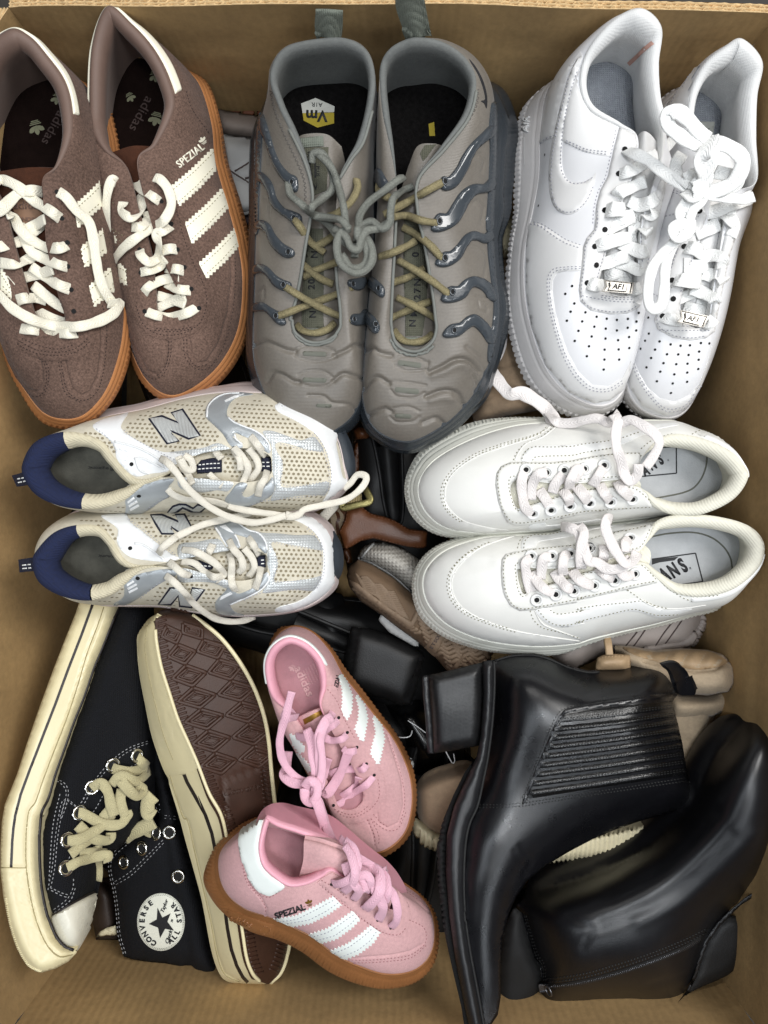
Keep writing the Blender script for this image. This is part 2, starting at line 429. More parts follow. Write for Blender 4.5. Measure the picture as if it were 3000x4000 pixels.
def cord(mb,path,t,r=.0006,lift=.0002,seg=6,crv=8,flat=1.):
    """thin raised line (seam,piping) on surface t"""
    path = opened(path,crv) if len(path) > 2 else path
    p = even([(q[0],q[1]) for q in path],9); C = []; Ns = []
    for q in p:
        a,n = hit(q[0],q[1],t); C.append(a + n * lift); Ns.append(n)
    tube(mb,C,[r] * len(C),seg,Ns,flat)
def tube(mb,C,R,seg=8,Ns=None,flat=1.,cap=True):
    v = []; n = len(C)
    for i in range(n):
        d = (C[min(n - 1,i + 1)] - C[max(0,i - 1)]); d = d.normalized() if d.length > 1e-9 else Vector((1,0,0))
        u = (Ns[i] if Ns else Vector((0,0,1))); s = d.cross(u)
        s = s.normalized() if s.length > 1e-6 else Vector((0,1,0)); u = s.cross(d).normalized()
        for k in range(seg):
            a = 2 * math.pi * k / seg; v.append(C[i] + s * (math.cos(a) * R[i]) + u * (math.sin(a) * R[i] * flat))
    f = grid_faces(n,seg)
    if cap: f += [tuple(range(seg - 1,-1,-1)),tuple((n - 1) * seg + k for k in range(seg))]
    mb.add(v,f)
def lace(name,path,t,m,parent,w=.008,th=.0022,up=None,seg=14,crv=8,absz=False,round_=False,taper=0,wob=.06,**kw):
    """a lace: path of (x,y,h[,twist_deg]); h metres above surface t (absz: absolute z)"""
    pts = []
    for p in path:
        x,y,h = p[0],p[1],p[2]; tw = p[3] if len(p) > 3 else 0
        if absz: L = W(x,y,h); n = Vector((0,0,1))
        else:
            loc,n = hit(x,y,t); L = W(x,y,loc.z + h)
        pts.append((L.x,L.y,L.z,n.x,n.y,n.z,math.radians(tw)))
    q = opened(pts,crv) if len(pts) > 2 else opened(pts,crv); n = len(q); v = []; uv = []; s_ = 0
    rs = random.random() * 9
    for i,a in enumerate(q):
        C = Vector(a[:3]); d = Vector(q[min(n - 1,i + 1)][:3]) - Vector(q[max(0,i - 1)][:3]); d.normalize()
        N = Vector(a[3:6]).normalized() + Vector((0,0,.5)); toC = (CAMP - C).normalized(); N = (N + toC * .3)
        s = d.cross(N)
        if s.length < 1e-3: s = d.cross(Vector((0,1,0)))
        s.normalize(); u = s.cross(d).normalized(); R = Matrix.Rotation(a[6],3,d); s = R @ s; u = R @ u
        if i: s_ += (C - prev).length
        prev = C
        e = 1.0
        if taper and i > n - 5: e = 1 - taper * (i - n + 5) / 5
        ww = w / 2 * e * (1 + wob * math.sin(s_ * 170 + rs) + wob * .6 * math.sin(s_ * 410 + rs * 2)); tt = th / 2
        for k in range(seg):
            an = 2 * math.pi * k / seg; c,si = math.cos(an),math.sin(an)
            if not round_: c = math.copysign(abs(c) ** .6,c); si = math.copysign(abs(si) ** .4,si)
            v.append(C + s * (c * ww) + u * (si * tt)); uv.append((k / seg,s_ * 100))
    f = grid_faces(n,seg) + [tuple(range(seg - 1,-1,-1)),tuple((n - 1) * seg + k for k in range(seg))]
    return mk(name,v,f,m,parent,uv=uv,**kw)
def dot(mb,x,y,t,r,lift=.00015,seg=8,sx=1.,sy=1.,ang=0):
    """small disc lying on the surface"""
    loc,n = hit(x,y,t); a = n.orthogonal().normalized(); a = Vector((1,0,0)); a = (a - n * a.dot(n)).normalized(); b = n.cross(a)
    if ang: a,b = a * math.cos(ang) + b * math.sin(ang),b * math.cos(ang) - a * math.sin(ang)
    c = loc + n * lift
    mb.add([c + a * (r * sx * math.cos(2 * math.pi * k / seg)) + b * (r * sy * math.sin(2 * math.pi * k / seg)) for k in range(seg)],[tuple(range(seg))])
def torus(mb,x,y,t,R,r,lift=0.,seg=20,ts=6,sx=1.,sy=1.,c=None,n=None):
    if c is None: c,n = hit(x,y,t)
    a = Vector((1,0,0)); a = (a - n * a.dot(n)).normalized(); b = n.cross(a); v = []
    for k in range(seg):
        an = 2 * math.pi * k / seg; d = a * (math.cos(an) * sx) + b * (math.sin(an) * sy); q = c + n * lift + d * R
        for j in range(ts):
            e = 2 * math.pi * j / ts; v.append(q + d * (r * math.cos(e)) + n * (r * math.sin(e)))
    f = grid_faces(seg,ts) + [((seg - 1) * ts + j,(seg - 1) * ts + (j + 1) % ts,(j + 1) % ts,j) for j in range(ts)]
    mb.add(v,f)
def text(mb,s,x,y,size,t,ang=0,th=.0004,sx=1.,bold=0.,shear=0.,mirror=False,spacing=1.,warp=None,nrm_lift=0.0001):
    """lettering laid on surface t: size = cap height in photograph pixels,ang in degrees clockwise,x,y = middle of the word"""
    c = bpy.data.curves.new('t', 'FONT'); c.body = s; c.size = 1; c.align_x = 'CENTER'; c.align_y = 'CENTER'; c.offset = bold; c.shear = shear; c.space_character = spacing
    c.resolution_u = 3
    o = bpy.data.objects.new('t',c); SC.collection.objects.link(o); dg = bpy.context.evaluated_depsgraph_get(); dg.update()
    me = o.evaluated_get(dg).to_mesh(); vs = [v.co.copy() for v in me.vertices]; fs = [tuple(p.vertices) for p in me.polygons]
    o.evaluated_get(dg).to_mesh_clear(); bpy.data.objects.remove(o); bpy.data.curves.remove(c)
    a = math.radians(ang); ca,sa = math.cos(a),math.sin(a); k = size / .69; top = []; low = []
    for v in vs:
        u,w = v.x * k * sx * (-1 if mirror else 1),-v.y * k
        if warp: X,Y = warp(u,w)
        else: X,Y = x + u * ca - w * sa,y + u * sa + w * ca
        L,n = hit(X,Y,t); top.append(L + n * (th + nrm_lift)); low.append(L - n * .0002)
    cnt = {}
    for f in fs:
        for i in range(len(f)): cnt[(f[i],f[(i + 1) % len(f)])] = 1
    nv = len(vs); mb.add(top + low,fs + [(p[1],p[0],p[0] + nv,p[1] + nv) for p in cnt if (p[1],p[0]) not in cnt])
def mixv(*a): 
    out = []
    for i,pts in a: out += V(i,pts)
    return out
def mixl(*a): return [(p[0],p[1]) for p in mixv(*a)]
def dropz(ring,z,push=0,c=None):
    """ground ring under a feather ring: same place,lower,pushed outward by push pixels"""
    c = c or (sum(p[0] for p in ring) / len(ring),sum(p[1] for p in ring) / len(ring)); out = []
    for p in ring:
        x,y,_ = drop(p[0],p[1],p[2],z); d = math.hypot(x - c[0],y - c[1]); out.append((x + (x - c[0]) / d * push,y + (y - c[1]) / d * push,z))
    return out
def plate(name,corners,z,m,parent,th=.0016,inset=.12,rise=.0008):
    P = [W(x,y,z) for x,y in corners]; c = sum(P,Vector()) / len(P); n = len(P); up = Vector((0,0,1))
    v = [p - up * th for p in P] + P + [p.lerp(c,inset) + up * rise * .2 for p in P] + [p.lerp(c,inset * 1.5) - up * rise for p in P] + [c - up * rise]
    f = [(i,(i + 1) % n,n + (i + 1) % n,n + i) for i in range(n)] + [(n + i,n + (i + 1) % n,2 * n + (i + 1) % n,2 * n + i) for i in range(n)] + \
        [(2 * n + i,2 * n + (i + 1) % n,3 * n + (i + 1) % n,3 * n + i) for i in range(n)] + [(3 * n + i,3 * n + (i + 1) % n,4 * n) for i in range(n)]
    return mk(name,v,f,m,parent,sharp=30)
def hexholes(mb,poly,t,dx=19,dy=16.5,r=.00125,ang=0,excl=(),sx=1.):
    P = [(p[0],p[1]) for p in poly]; xs = [p[0] for p in P]; ys = [p[1] for p in P]; cx,cy = sum(xs) / len(xs),sum(ys) / len(ys); R = max(max(xs) - min(xs),max(ys) - min(ys)); a = math.radians(ang)
    j = 0; y = -R
    while y < R:
        x = -R + (j % 2) * dx / 2
        while x < R:
            X,Y = cx + x * math.cos(a) - y * math.sin(a),cy + x * math.sin(a) + y * math.cos(a)
            if inpoly(X,Y,P) and not any(inpoly(X,Y,e) for e in excl): dot(mb,X,Y,t,r,.0002,7,sx=sx,sy=.9,ang=random.uniform(-.2,.2))
            x += dx
        y += dy; j += 1
def slab(name,poly,zs,m,parent,R=60,zmid=None,zbot=None,step=14,smooth=4,lines=None,prof=2.0,rel=None,thick=.07,tps=.12,slope=1.5,**kw):
    """a thick rounded body seen from above: outline poly (photograph pixels,taken at the edge height),zs = [(x,y,ztop)...] crown heights"""
    P = densify(poly,step * .8); B = np.array(P); nb = len(P); pts = list(P) + fillpts(P,step,.5)
    res = delaunay_2d_cdt([Vector(p) for p in pts],[(i,(i + 1) % nb) for i in range(nb)],[],0,1e-4)
    V2 = np.array([(v.x,v.y) for v in res[0]]); cc = np.array([V2[list(f)].mean(0) for f in res[2]]); km = inmask(cc[:,0],cc[:,1],P)
    fs = [tuple(f) for f,q in zip(res[2],km) if q]
    A,Bn = B,np.roll(B,-1,0); d = np.full(len(V2),1e9)
    for a,b in zip(A,Bn):
        ab = b - a; t = np.clip(((V2 - a) @ ab) / max(1e-9,ab @ ab),0,1); d = np.minimum(d,np.hypot(*(V2 - a - t[:,None] * ab).T))
    isb = d < .5
    Z = np.array(zs,float)
    if len(Z) >= 5:                     # smooth thin-plate surface through the crown heights
        U = lambda r2: np.where(r2 > 0,r2 * np.log(np.maximum(r2,1e-9)),0) / 2; C = Z[:,:2] / 400.; n_ = len(C)
        K = U(((C[:,None] - C[None]) ** 2).sum(2)) + np.eye(n_) * tps; Pm = np.c_[np.ones(n_),C]
        sol = np.linalg.solve(np.block([[K,Pm],[Pm.T,np.zeros((3,3))]]),np.r_[Z[:,2],0,0,0]); Q = V2 / 400.
        if Z.shape[1] > 3: rel = np.clip(1 / ((((V2[:,None] - Z[None,:,:2]) ** 2).sum(2) + 9000.) ** 1.5),0,1); rel = (rel * Z[None,:,3]).sum(1) / rel.sum(1)
        zt = U(((Q[:,None] - C[None]) ** 2).sum(2)) @ sol[:n_] + np.c_[np.ones(len(Q)),Q] @ sol[n_:]; zt = np.clip(zt,Z[:,2].min() - .006,Z[:,2].max() + .004)
    else:
        w = 1 / (((V2[:,None,:] - Z[None,:,:2]) ** 2).sum(2) + 14000.) ** 1.5; zt = (w * Z[None,:,2]).sum(1) / w.sum(1)
    nbr = [set() for _ in V2]
    for f in fs:
        for i in range(len(f)): nbr[f[i]].add(f[i - 1]); nbr[f[i - 1]].add(f[i])
    k = np.clip(d / R,0,1); h = (1 - (1 - k) ** prof) ** (1 / prof)
    E = np.array([(i,j) for i in range(len(V2)) for j in nbr[i]]); cnt = np.maximum(1,np.bincount(E[:,0],minlength=len(V2)))
    for _ in range(smooth):
        h2 = np.bincount(E[:,0],weights=h[E[:,1]],minlength=len(V2)) / cnt; h = np.where(isb,h,h2)
    zm = (zmid if zmid is not None else zt.min() - .02); zb = zbot if zbot is not None else zm - (zt.mean() - zm)
    ze = np.full(len(V2),zm)
    if rel is not None: ze = zt - rel; zb = zt - thick
    z1 = ze + (zt - ze) * h; z2 = ze - np.minimum(np.maximum(ze - zb,.002) * np.maximum(h,.02),slope * d * PX)
    # the outline is the silhouette: keep x,y directions through the photograph pixels at each height for the top,straight below for the underside
    top = np.array([W(x,y,z) for (x,y),z in zip(V2,z1)])
    if lines:
        n = np.zeros_like(top); 
        for f in fs:
            a,b,c = top[f[0]],top[f[1]],top[f[2]]; q = np.cross(b - a,c - a); q = q if q[2] > 0 else -q
            for i in f: n[i] += q
        n /= np.maximum(1e-12,np.sqrt((n ** 2).sum(1)))[:,None]
        top = emboss(top[None],lines,False,nrm=n[None])[0]
    bot = top.copy(); bot[:,2] = np.where(isb,top[:,2],z2)
    nv = len(V2); keep = [i for i in range(nv)]
    vs = [tuple(p) for p in top] + [tuple(p) for p in bot]; F = fs + [tuple(nv + i for i in reversed(f)) for f in fs]
    F = [tuple((i - nv) if (i >= nv and isb[i - nv]) else i for i in f) for f in F]
    return mk(name,vs,F,m,parent,**kw)
def flatpoly(mb,pts,t,th=.0003):
    """small flat printed outline laid on surface"""
    vs = []
    for p in pts:
        L,n = hit(p[0],p[1],t); vs.append(L + n * th)
    res = delaunay_2d_cdt([Vector((p[0],p[1])) for p in pts],[(i,(i + 1) % len(pts)) for i in range(len(pts))],[],1,1e-5)
    if len(res[0]) == len(pts): mb.add(vs,[tuple(f) for f in res[2]])
    else: mb.add(vs,[tuple(range(len(vs)))])
def xf(pts,cx,cy,s,ang=0,sx=1.):       # place a unit shape on the photograph
    a = math.radians(ang); ca,sa = math.cos(a),math.sin(a)
    return [(cx + (p[0] * s * sx) * ca - (-p[1] * s) * sa,cy + (p[0] * s * sx) * sa + (-p[1] * s) * ca) for p in pts]
def trefoil(mb,cx,cy,s,ang,t):
    """three-leaf mark cut by three bars"""
    leaf = lambda a,l,w: [((r * math.cos(a) - q * math.sin(a)),(r * math.sin(a) + q * math.cos(a)) - .15) for r,q in
                            [(0,0),(l * .35,w * .75),(l * .65,w),(l * .88,w * .6),(l,0),(l * .88,-w * .6),(l * .65,-w),(l * .35,-w * .75)]]
    for a in (90,90 + 52,90 - 52): flatpoly(mb,xf(leaf(math.radians(a),1.0,.26),cx,cy,s,ang),t)
    for k in range(3): 
        y = -.28 - k * .17; w = .62 - .12 * k; flatpoly(mb,xf([(-w,y),(w,y),(w,y - .10),(-w,y - .10)],cx,cy,s,ang),t,.0003)
# ------------------------------------------------------------------ the cardboard box and what it stands on
M_card = mat('cardboard', '#a08358',rough=.85,var=.12,scale=180,bump=.16,bscale=420,big=.14,weave=('X',300))
M_cardcut = mat('cardboard_cut', '#cdb083',rough=.9,var=.25,scale=300,bump=.3)
M_floor = mat('shop_floor', '#3a3632',rough=.7,var=.2,scale=20)
fl = mk('floor',[(-3,-3,-.262),(3,-3,-.262),(3,3,-.262),(-3,3,-.262)],[(0,1,2,3)],M_floor,kind='structure')
box = thing('cardboard_box', 'large open brown corrugated cardboard box holding all the shoes', 'box',(0,0,-.26))
ZR,ZF = .030,-.255
RIM = {'TL': (34,30), 'TR': (3040,54), 'BR': (3050,4142), 'BL': (-44,4146)}
cor = {k: W(v[0],v[1],ZR) for k,v in RIM.items()}
rnd = random.Random(3)
def wall(a,b,bow):
    A,B = cor[a],cor[b]; d = (B - A).normalized(); inn = Vector((-d.y,d.x,0)) if (Vector((-d.y,d.x,0)).dot(-(A + B) / 2) > 0) else Vector((d.y,-d.x,0))
    nu,nv = 60,26; rows = []
    for j in range(nv + 1):
        t = j / nv; z = ZR + (ZF - ZR) * t; r = []
        for i in range(nu + 1):
            s = i / nu; P = A.lerp(B,s); w = math.sin(math.pi * s) ** .5
            o = -bow * w * (1 - .6 * t) + .0012 * math.sin(s * 9 + t * 4) * w + .0006 * math.sin(s * 23 - t * 11 + bow * 900) * w
            for cz,dep in ((.16,.0018),(.80,.0010)): o -= dep * math.exp(-((t - cz) / .012) ** 2) * (0.7 + .3 * math.sin(s * 30))
            r.append(P + inn * o + Vector((0,0,z - P.z)))
        rows.append(r)
    G = np.array([[tuple(p) for p in r] for r in rows]); n = G[0,:,:].shape[0]
    o = mk('wall',G.reshape(-1,3),grid_faces(nv + 1,nu + 1,False),M_card,box)
    # corrugated rim: inner liner,wavy core,outer liner
    top = [Vector(p) for p in G[0]]; TH = .0062; core = MB(); lin = MB(); L = (B - A).length
    def at(s,off,dz=0):
        k = s * nu; i = min(nu - 1,int(k)); return top[i].lerp(top[i + 1],k - i) - inn * off + Vector((0,0,dz))
    for o0,o1 in ((.0005,.0011),(.0029,.0034),(.0057,.0063)):
        vs = []; nn = 240
        for i in range(nn + 1):
            s = i / nn; jz = .0004 * math.sin(i * 1.7 + o0 * 900) + .0003 * math.sin(i * .63)
            vs += [at(s,o0,-.0035),at(s,o0,jz),at(s,o1,jz),at(s,o1,-.0035)]
        f = []
        for i in range(nn):
            q = i * 4; f += [(q,q + 1,q + 5,q + 4),(q + 1,q + 2,q + 6,q + 5),(q + 2,q + 3,q + 7,q + 6)]
        lin.add(vs,f)
    for o0,amp in ((.00175,.00115),(.00455,.00115)):
        n2 = int(L / .0068) * 10; vs = []
        for i in range(n2 + 1):
            s = i / n2; off = o0 + amp * math.sin(i / 10 * 2 * math.pi + rnd.uniform(-.25,.25)); jz = -.0008 + .0006 * math.sin(i * .31)
            vs += [at(s,off - .00015,-.006),at(s,off - .00015,jz),at(s,off + .00015,jz),at(s,off + .00015,-.006)]
        f = []
        for i in range(n2):
            q = i * 4; f += [(q,q + 1,q + 5,q + 4),(q + 1,q + 2,q + 6,q + 5),(q + 2,q + 3,q + 7,q + 6)]
        core.add(vs,f)
    lin.out('liner_edge',M_cardcut,o); core.out('corrugated_core',M_cardcut,o,stuff=True)
    # outer face
    G2 = G - np.array(inn) * .0064
    mk('outer_face',G2.reshape(-1,3),grid_faces(nv + 1,nu + 1,False),M_card,o)
    return o
wall('TL', 'TR',.004); wall('TR', 'BR',.006); wall('BR', 'BL',.010); wall('BL', 'TL',.038)
mk('base',[tuple(cor[k].xy * 1.03) + (ZF,) for k in ('TL', 'TR', 'BR', 'BL')],[(0,1,2,3)],M_card,box,smooth=False)
# ------------------------------------------------------------------ brown suede pair with gum soles
M_suede = mat('brown_suede', '#69544a',rough=.95,var=.48,scale=620,bump=.45,bscale=1500,sheen=.08,spec=.15,big=.30)
M_suede_in = mat('brown_tongue_suede', '#43271a',rough=.95,var=.2,scale=300,bump=.4,bscale=1500,sheen=.05,spec=.2)
M_satin = mat('brown_lining', '#6a554b',rough=.62,var=.06,scale=120,bump=.12,bscale=1600,sheen=.1)
M_gum = mat('gum_rubber', '#b3794a',rough=.5,var=.10,scale=60,bump=.12,bscale=700,big=.12)
M_cream = mat('cream_leather', '#efead6',rough=.42,var=.03,scale=90,bump=.10,bscale=900)
M_cream_lace = mat('cream_lace', '#efe9d6',rough=.9,var=.05,scale=200,bump=.5,bscale=1200,weave=('lace',22),sheen=.2)
M_black_in = mat('dark_insole', '#150d0b',rough=1,var=.2,scale=200,bump=.3,spec=.05)
M_dkstitch = mat('brown_thread', '#2d201c',rough=.9,bump=0)
M_insoleprint = mat('pale_insole_print', '#6c6c55',rough=.8,bump=0)
M_insoleline = mat('faint_insole_print', '#3a2c28',rough=.8,bump=0)
M_hole = mat('dark_hole', '#0b0a0a',rough=.9,bump=0)
M_palestitch = mat('cream_thread', '#8d8669',rough=.9,bump=0)
def gumprof(u,t):
    return .0006 * math.sin(u * 2 * math.pi / .0042) * (1 if .12 < t < .5 else 0) - .0011 * math.exp(-((t - .60) / .05) ** 2) - .0009 * math.exp(-((t - .85) / .04) ** 2)

def brown_right():
    R = thing('trainer', 'right one of the brown suede trainers, SPEZIAL lettering on its side', 'shoe',W(550,900,-.07), 'brown suede trainers with gum soles')
    zf = -.042
    O = V(1,[(700,30,zf,.03),(900,120,zf,.015),(1110,320,zf,-.02),(1290,545,zf),(1372,800,zf),(1400,1050,zf),(1480,1340,zf)]) + \
        V(2,[(1545,260,zf),(1575,500,zf),(1545,800,zf),(1430,1030,zf),(1250,1190,zf),(1090,1235,zf),(945,1130,zf),(845,920,zf),(795,700,zf),(745,470,zf),(715,200,zf)]) + \
        V(1,[(640,1080,zf,-.012),(560,740,zf,.01),(575,350,zf,.02)])
    S = V(1,[(700,20,-.068,.03),(915,105,-.068,.012),(1170,350,-.068,-.03),(1350,560,-.068),(1425,800,-.068),(1470,1050,-.068),(1560,1340,-.068)]) + \
        V(2,[(1618,260,-.068),(1648,520,-.068),(1600,850,-.068),(1470,1095,-.068),(1260,1268,-.068),(1070,1268,-.068),(915,1130,-.068),(840,920,-.068),(800,700,-.068),(755,470,-.068),(725,200,-.068)]) + \
        V(1,[(640,1080,-.068,-.025),(560,740,-.068,0),(575,350,-.068,.01)])
    A = V(1,[(700,46,.030),(860,165,.025),(1000,330,.018),(1095,520,.012),(1128,700,.010),(1012,940,.012),(893,1055,.014)]) + \
        V(2,[(985,130,.011),(1075,400,.004),(1160,560,-.002),(1195,690,-.006),(1110,735,-.008),(1022,690,-.007),(1008,520,-.001),(975,270,.008)]) + \
        V(1,[(905,1380,.011),(820,1095,.014),(683,985,.013),(600,860,.012),(583,700,.012),(600,300,.021)])
    pad = [1,1,1,1,1,.5,.1,0,0,0,0,0,0,0,0,0,.1,.5,1,1,1]
    k = [.15,.2,.3,.35,.35,.3,.3,.3,.25,.2,.2,.2,.2,.2,.2,.2,.2,.1,.1,.1,.1]
    grooves = [(v2l([(1080,880),(1085,960),(1060,1050),(1010,1100),(950,1075),(900,980),(850,880)]),5,-.0013),
               (v2l([(1225,870),(1235,960),(1280,1030),(1340,1020),(1420,900),(1480,700),(1505,480),(1500,330)]),5,-.0013)]
    up = upper('upper',O,A,M_suede,R,k=k,h=.92,rows=110,seg=24,lines=grooves)
    t = bvh(up)
    sole('sole',S,O,M_gum,R,prof=gumprof,rows=22,seg=22)
    ln,base = lining('collar_lining',O,A,M_satin,R,pad=pad,ins=.22,padw=.009)
    ins = disc('insole',base[::1],M_black_in,R)
    ti = bvh(ins)
    mb = MB(); x0,y0,s = VIEWS[1]
    for (cx,cy,sz,a) in ((1005,495,48,170),(1010,770,58,195),(845,630,40,150)): trefoil(mb,cx / s,cy / s,sz / s,a,ti)
    mb.out('printed_mark',M_insoleprint,ins)
    mb = MB(); text(mb, 'adidas',915 / s,740 / s,62 / s,ti,ang=118,sx=1.1); text(mb, 's',1090 / s,610 / s,70 / s,ti,ang=118)
    mb.out('lettering',M_insoleline,ins)
    # tongue
    tg = sheet('tongue',[V(1,[(730,985,.006),(860,945,.010),(1010,950,.004)]),V(1,[(800,1130,-.001),(880,1120,.004),(960,1150,-.001)]),
                          V(2,[(860,60,-.002),(950,60,.001),(1060,60,-.004)]),V(2,[(920,420,-.010),(1040,420,-.004),(1180,420,-.012)]),V(2,[(960,760,-.018),(1100,760,-.016),(1250,760,-.018)])],
               M_suede_in,R,thick=.003)
    tt = bvh(up,tg)
    # eyestay overlay with pinked edge,over the vamp and up both sides
    o1 = V(1,[(1012,945)]) + V(1,[(1070,1080),(1110,1230),(1180,1400)]) + V(2,[(1210,200),(1280,380),(1345,520),(1362,640),(1320,770),(1230,840),(1110,868),(990,850),(900,770),(858,650),(832,530),(790,330),(745,180)]) + V(1,[(700,1330),(668,1150),(640,1040),(683,988)])
    inner = V(1,[(820,1095),(905,1380)]) + V(2,[(975,270),(1008,520),(1022,690),(1110,735),(1195,690),(1160,560),(1075,400),(985,130)]) + V(1,[(893,1055)])
    outer = zigzag(opened(o1[0:5],4) + opened(o1[4:13],5)[1:] + opened(o1[12:],4)[1:],5,15,-1)
    inn2 = offset([(p[0],p[1]) for p in inner],-5)
    patch('eyestay',[tuple(p[:2]) for p in outer] + inn2,t,M_suede,R,th=.0011,step=13)
    es = [c for c in R.children if c.name.startswith('eyestay')][0]
    t2 = bvh(up,es,tg)
    # stripes
    st = MB()
    def stripe(a,b,c,d,e=None,pts=5):
        """a-b upper edge,d-c lower edge"""
        return []
    cream = []
    for up_,lo_ in ((V(1,[(1110,1215),(1245,1100),(1380,965)]),V(1,[(1155,1335),(1290,1215),(1398,1095)])),
                     (V(1,[(1200,1455),(1330,1340),(1440,1225)]),V(2,[(1240,250),(1370,130),(1480,10)])),
                     (V(2,[(1290,385),(1410,275),(1522,160)]),V(2,[(1335,475),(1455,365),(1552,255)])),
                     (V(1,[(700,1230),(748,1280)]),V(1,[(700,1310),(770,1370)])),
                     (V(2,[(735,140),(815,190)]),V(2,[(745,230),(800,275),(825,240)])),
                     (V(2,[(765,385),(840,420)]),V(2,[(775,490),(835,525)]))):
        poly = zigzag(up_,8,17,-1) + list(reversed(zigzag(lo_,8,17,1)))
        cream.append(patch('stripe',[tuple(p[:2]) for p in poly],t,M_cream,R,th=.0008,step=10))
        i1 = offset(even([(p[0],p[1]) for p in up_],12),11); i2 = offset(even([(p[0],p[1]) for p in lo_],12),-11)
        tc = bvh(cream[-1],up); sm = MB(); stitch(sm,i1,tc,8,6,3); stitch(sm,i2,tc,8,6,3); sm.out('stitching',M_palestitch,cream[-1],stuff=True)
    pstrip('heel_tab',up,-2.6,3.6,lambda u: .96,lambda u: .70 if u > .3 else .80,M_cream,R,th=.0016)
    # seams
    sm = MB()
    for pl in (v2l([(1110,880),(1105,980),(1075,1075),(1010,1130),(935,1090),(880,990),(835,880)]),v2l([(1095,880),(1092,975),(1065,1062),(1010,1112)]),
               v2l([(1190,870),(1200,985),(1265,1060),(1360,1050),(1450,910),(1505,700),(1525,480),(1520,330)]),v2l([(1210,870),(1218,975),(1270,1045),(1350,1032)]),
               [(p[0],p[1]) for p in V(1,[(1205,590),(1240,700),(1300,790),(1360,870)])],v2l([(1010,800),(1130,810),(1250,790)]),v2l([(1000,812),(1130,822),(1260,800)]),
               offset([(p[0],p[1]) for p in opened(o1[2:14],3)],14)):
        stitch(sm,pl,t2,8,6,3)
    sm.out('stitching',M_dkstitch,R,stuff=True)
    # lettering SPEZIAL + mark
    mb = MB(); text(mb, 'SPEZIAL',1233 / s,1010 / s,50 / s,t,ang=-38,sx=.78,bold=.012,spacing=1.05); trefoil(mb,1313 / s,912 / s,32 / s,-38,t)
    mb.out('lettering',M_cream,R)
    # eyelet holes
    mb = MB()
    for x,y in ((1045,1305),(1110,1450)): dot(mb,x / s,y / s,t2,.0018,.0003)
    for x,y in ((1105,130),(1150,290),(1195,405),(1240,545),(1290,670),(905,290),(912,440),(925,545),(938,690),(720,385)): dot(mb,x / s,800 + y / s,t2,.0018,.0003)
    mb.out('eyelet',M_hole,R,stuff=True)
    L = lambda pts,**k: lace('lace',VH(pts),t2,M_cream_lace,R,w=.0074,th=.0012,**k)
    L([(1,1040,1310,-.001),(1,985,1270,.003),(1,910,1220,.003),(1,870,1165,-.002)])
    L([(1,755,1185,-.001,20),(1,725,1165,.004),(1,700,1230,.006),(1,688,1330,.006),(2,690,100,.004),(2,700,200,.001),(2,715,330,0)])
    L([(1,1000,1150,0),(1,1040,1165,.004),(1,1090,1230,.006),(1,1110,1330,.007),(1,1060,1430,.008),(2,985,150,.009),(2,890,210,.008),(2,800,280,.006),(2,745,350,.002),(2,728,395,-.002)])
    L([(1,800,1310,.002),(1,785,1370,.007,30),(1,850,1410,.008),(1,915,1370,.007,-30),(1,920,1310,.004),(1,890,1270,0)])
    L([(1,945,1370,.006,20),(2,960,90,.004),(2,910,140,.004),(2,855,145,.001)])
    L([(2,1108,135,-.001),(2,1060,170,.005),(2,1015,190,.004),(2,1030,260,.005,40),(2,1025,340,.005),(2,965,370,.005),(2,915,330,.004),(2,902,285,-.002)])
    L([(2,1150,290,-.001),(2,1100,285,.003),(2,1040,300,.0)])
    L([(2,905,440,-.001),(2,960,425,.003),(2,1030,400,.004),(2,1070,350,.001)])
    L([(2,1195,430,-.001),(2,1140,415,.003),(2,1075,415,.001)])
    L([(2,930,575,-.001),(2,960,535,.003),(2,1030,495,.004),(2,1110,475,.003),(2,1160,470,.0)])
    L([(2,1240,555,-.001),(2,1170,550,.003),(2,1110,530,.003),(2,1060,500,-.002)])
    L([(2,1020,590,.002),(2,1100,610,.001),(2,1200,650,.001)])
    L([(2,1020,670,.003),(2,1110,630,.003),(2,1200,590,.001)])
    L([(2,942,690,-.001),(2,1010,715,.003),(2,1100,728,.003),(2,1200,705,.003),(2,1285,660,-.001)])
    return R
brown_right()

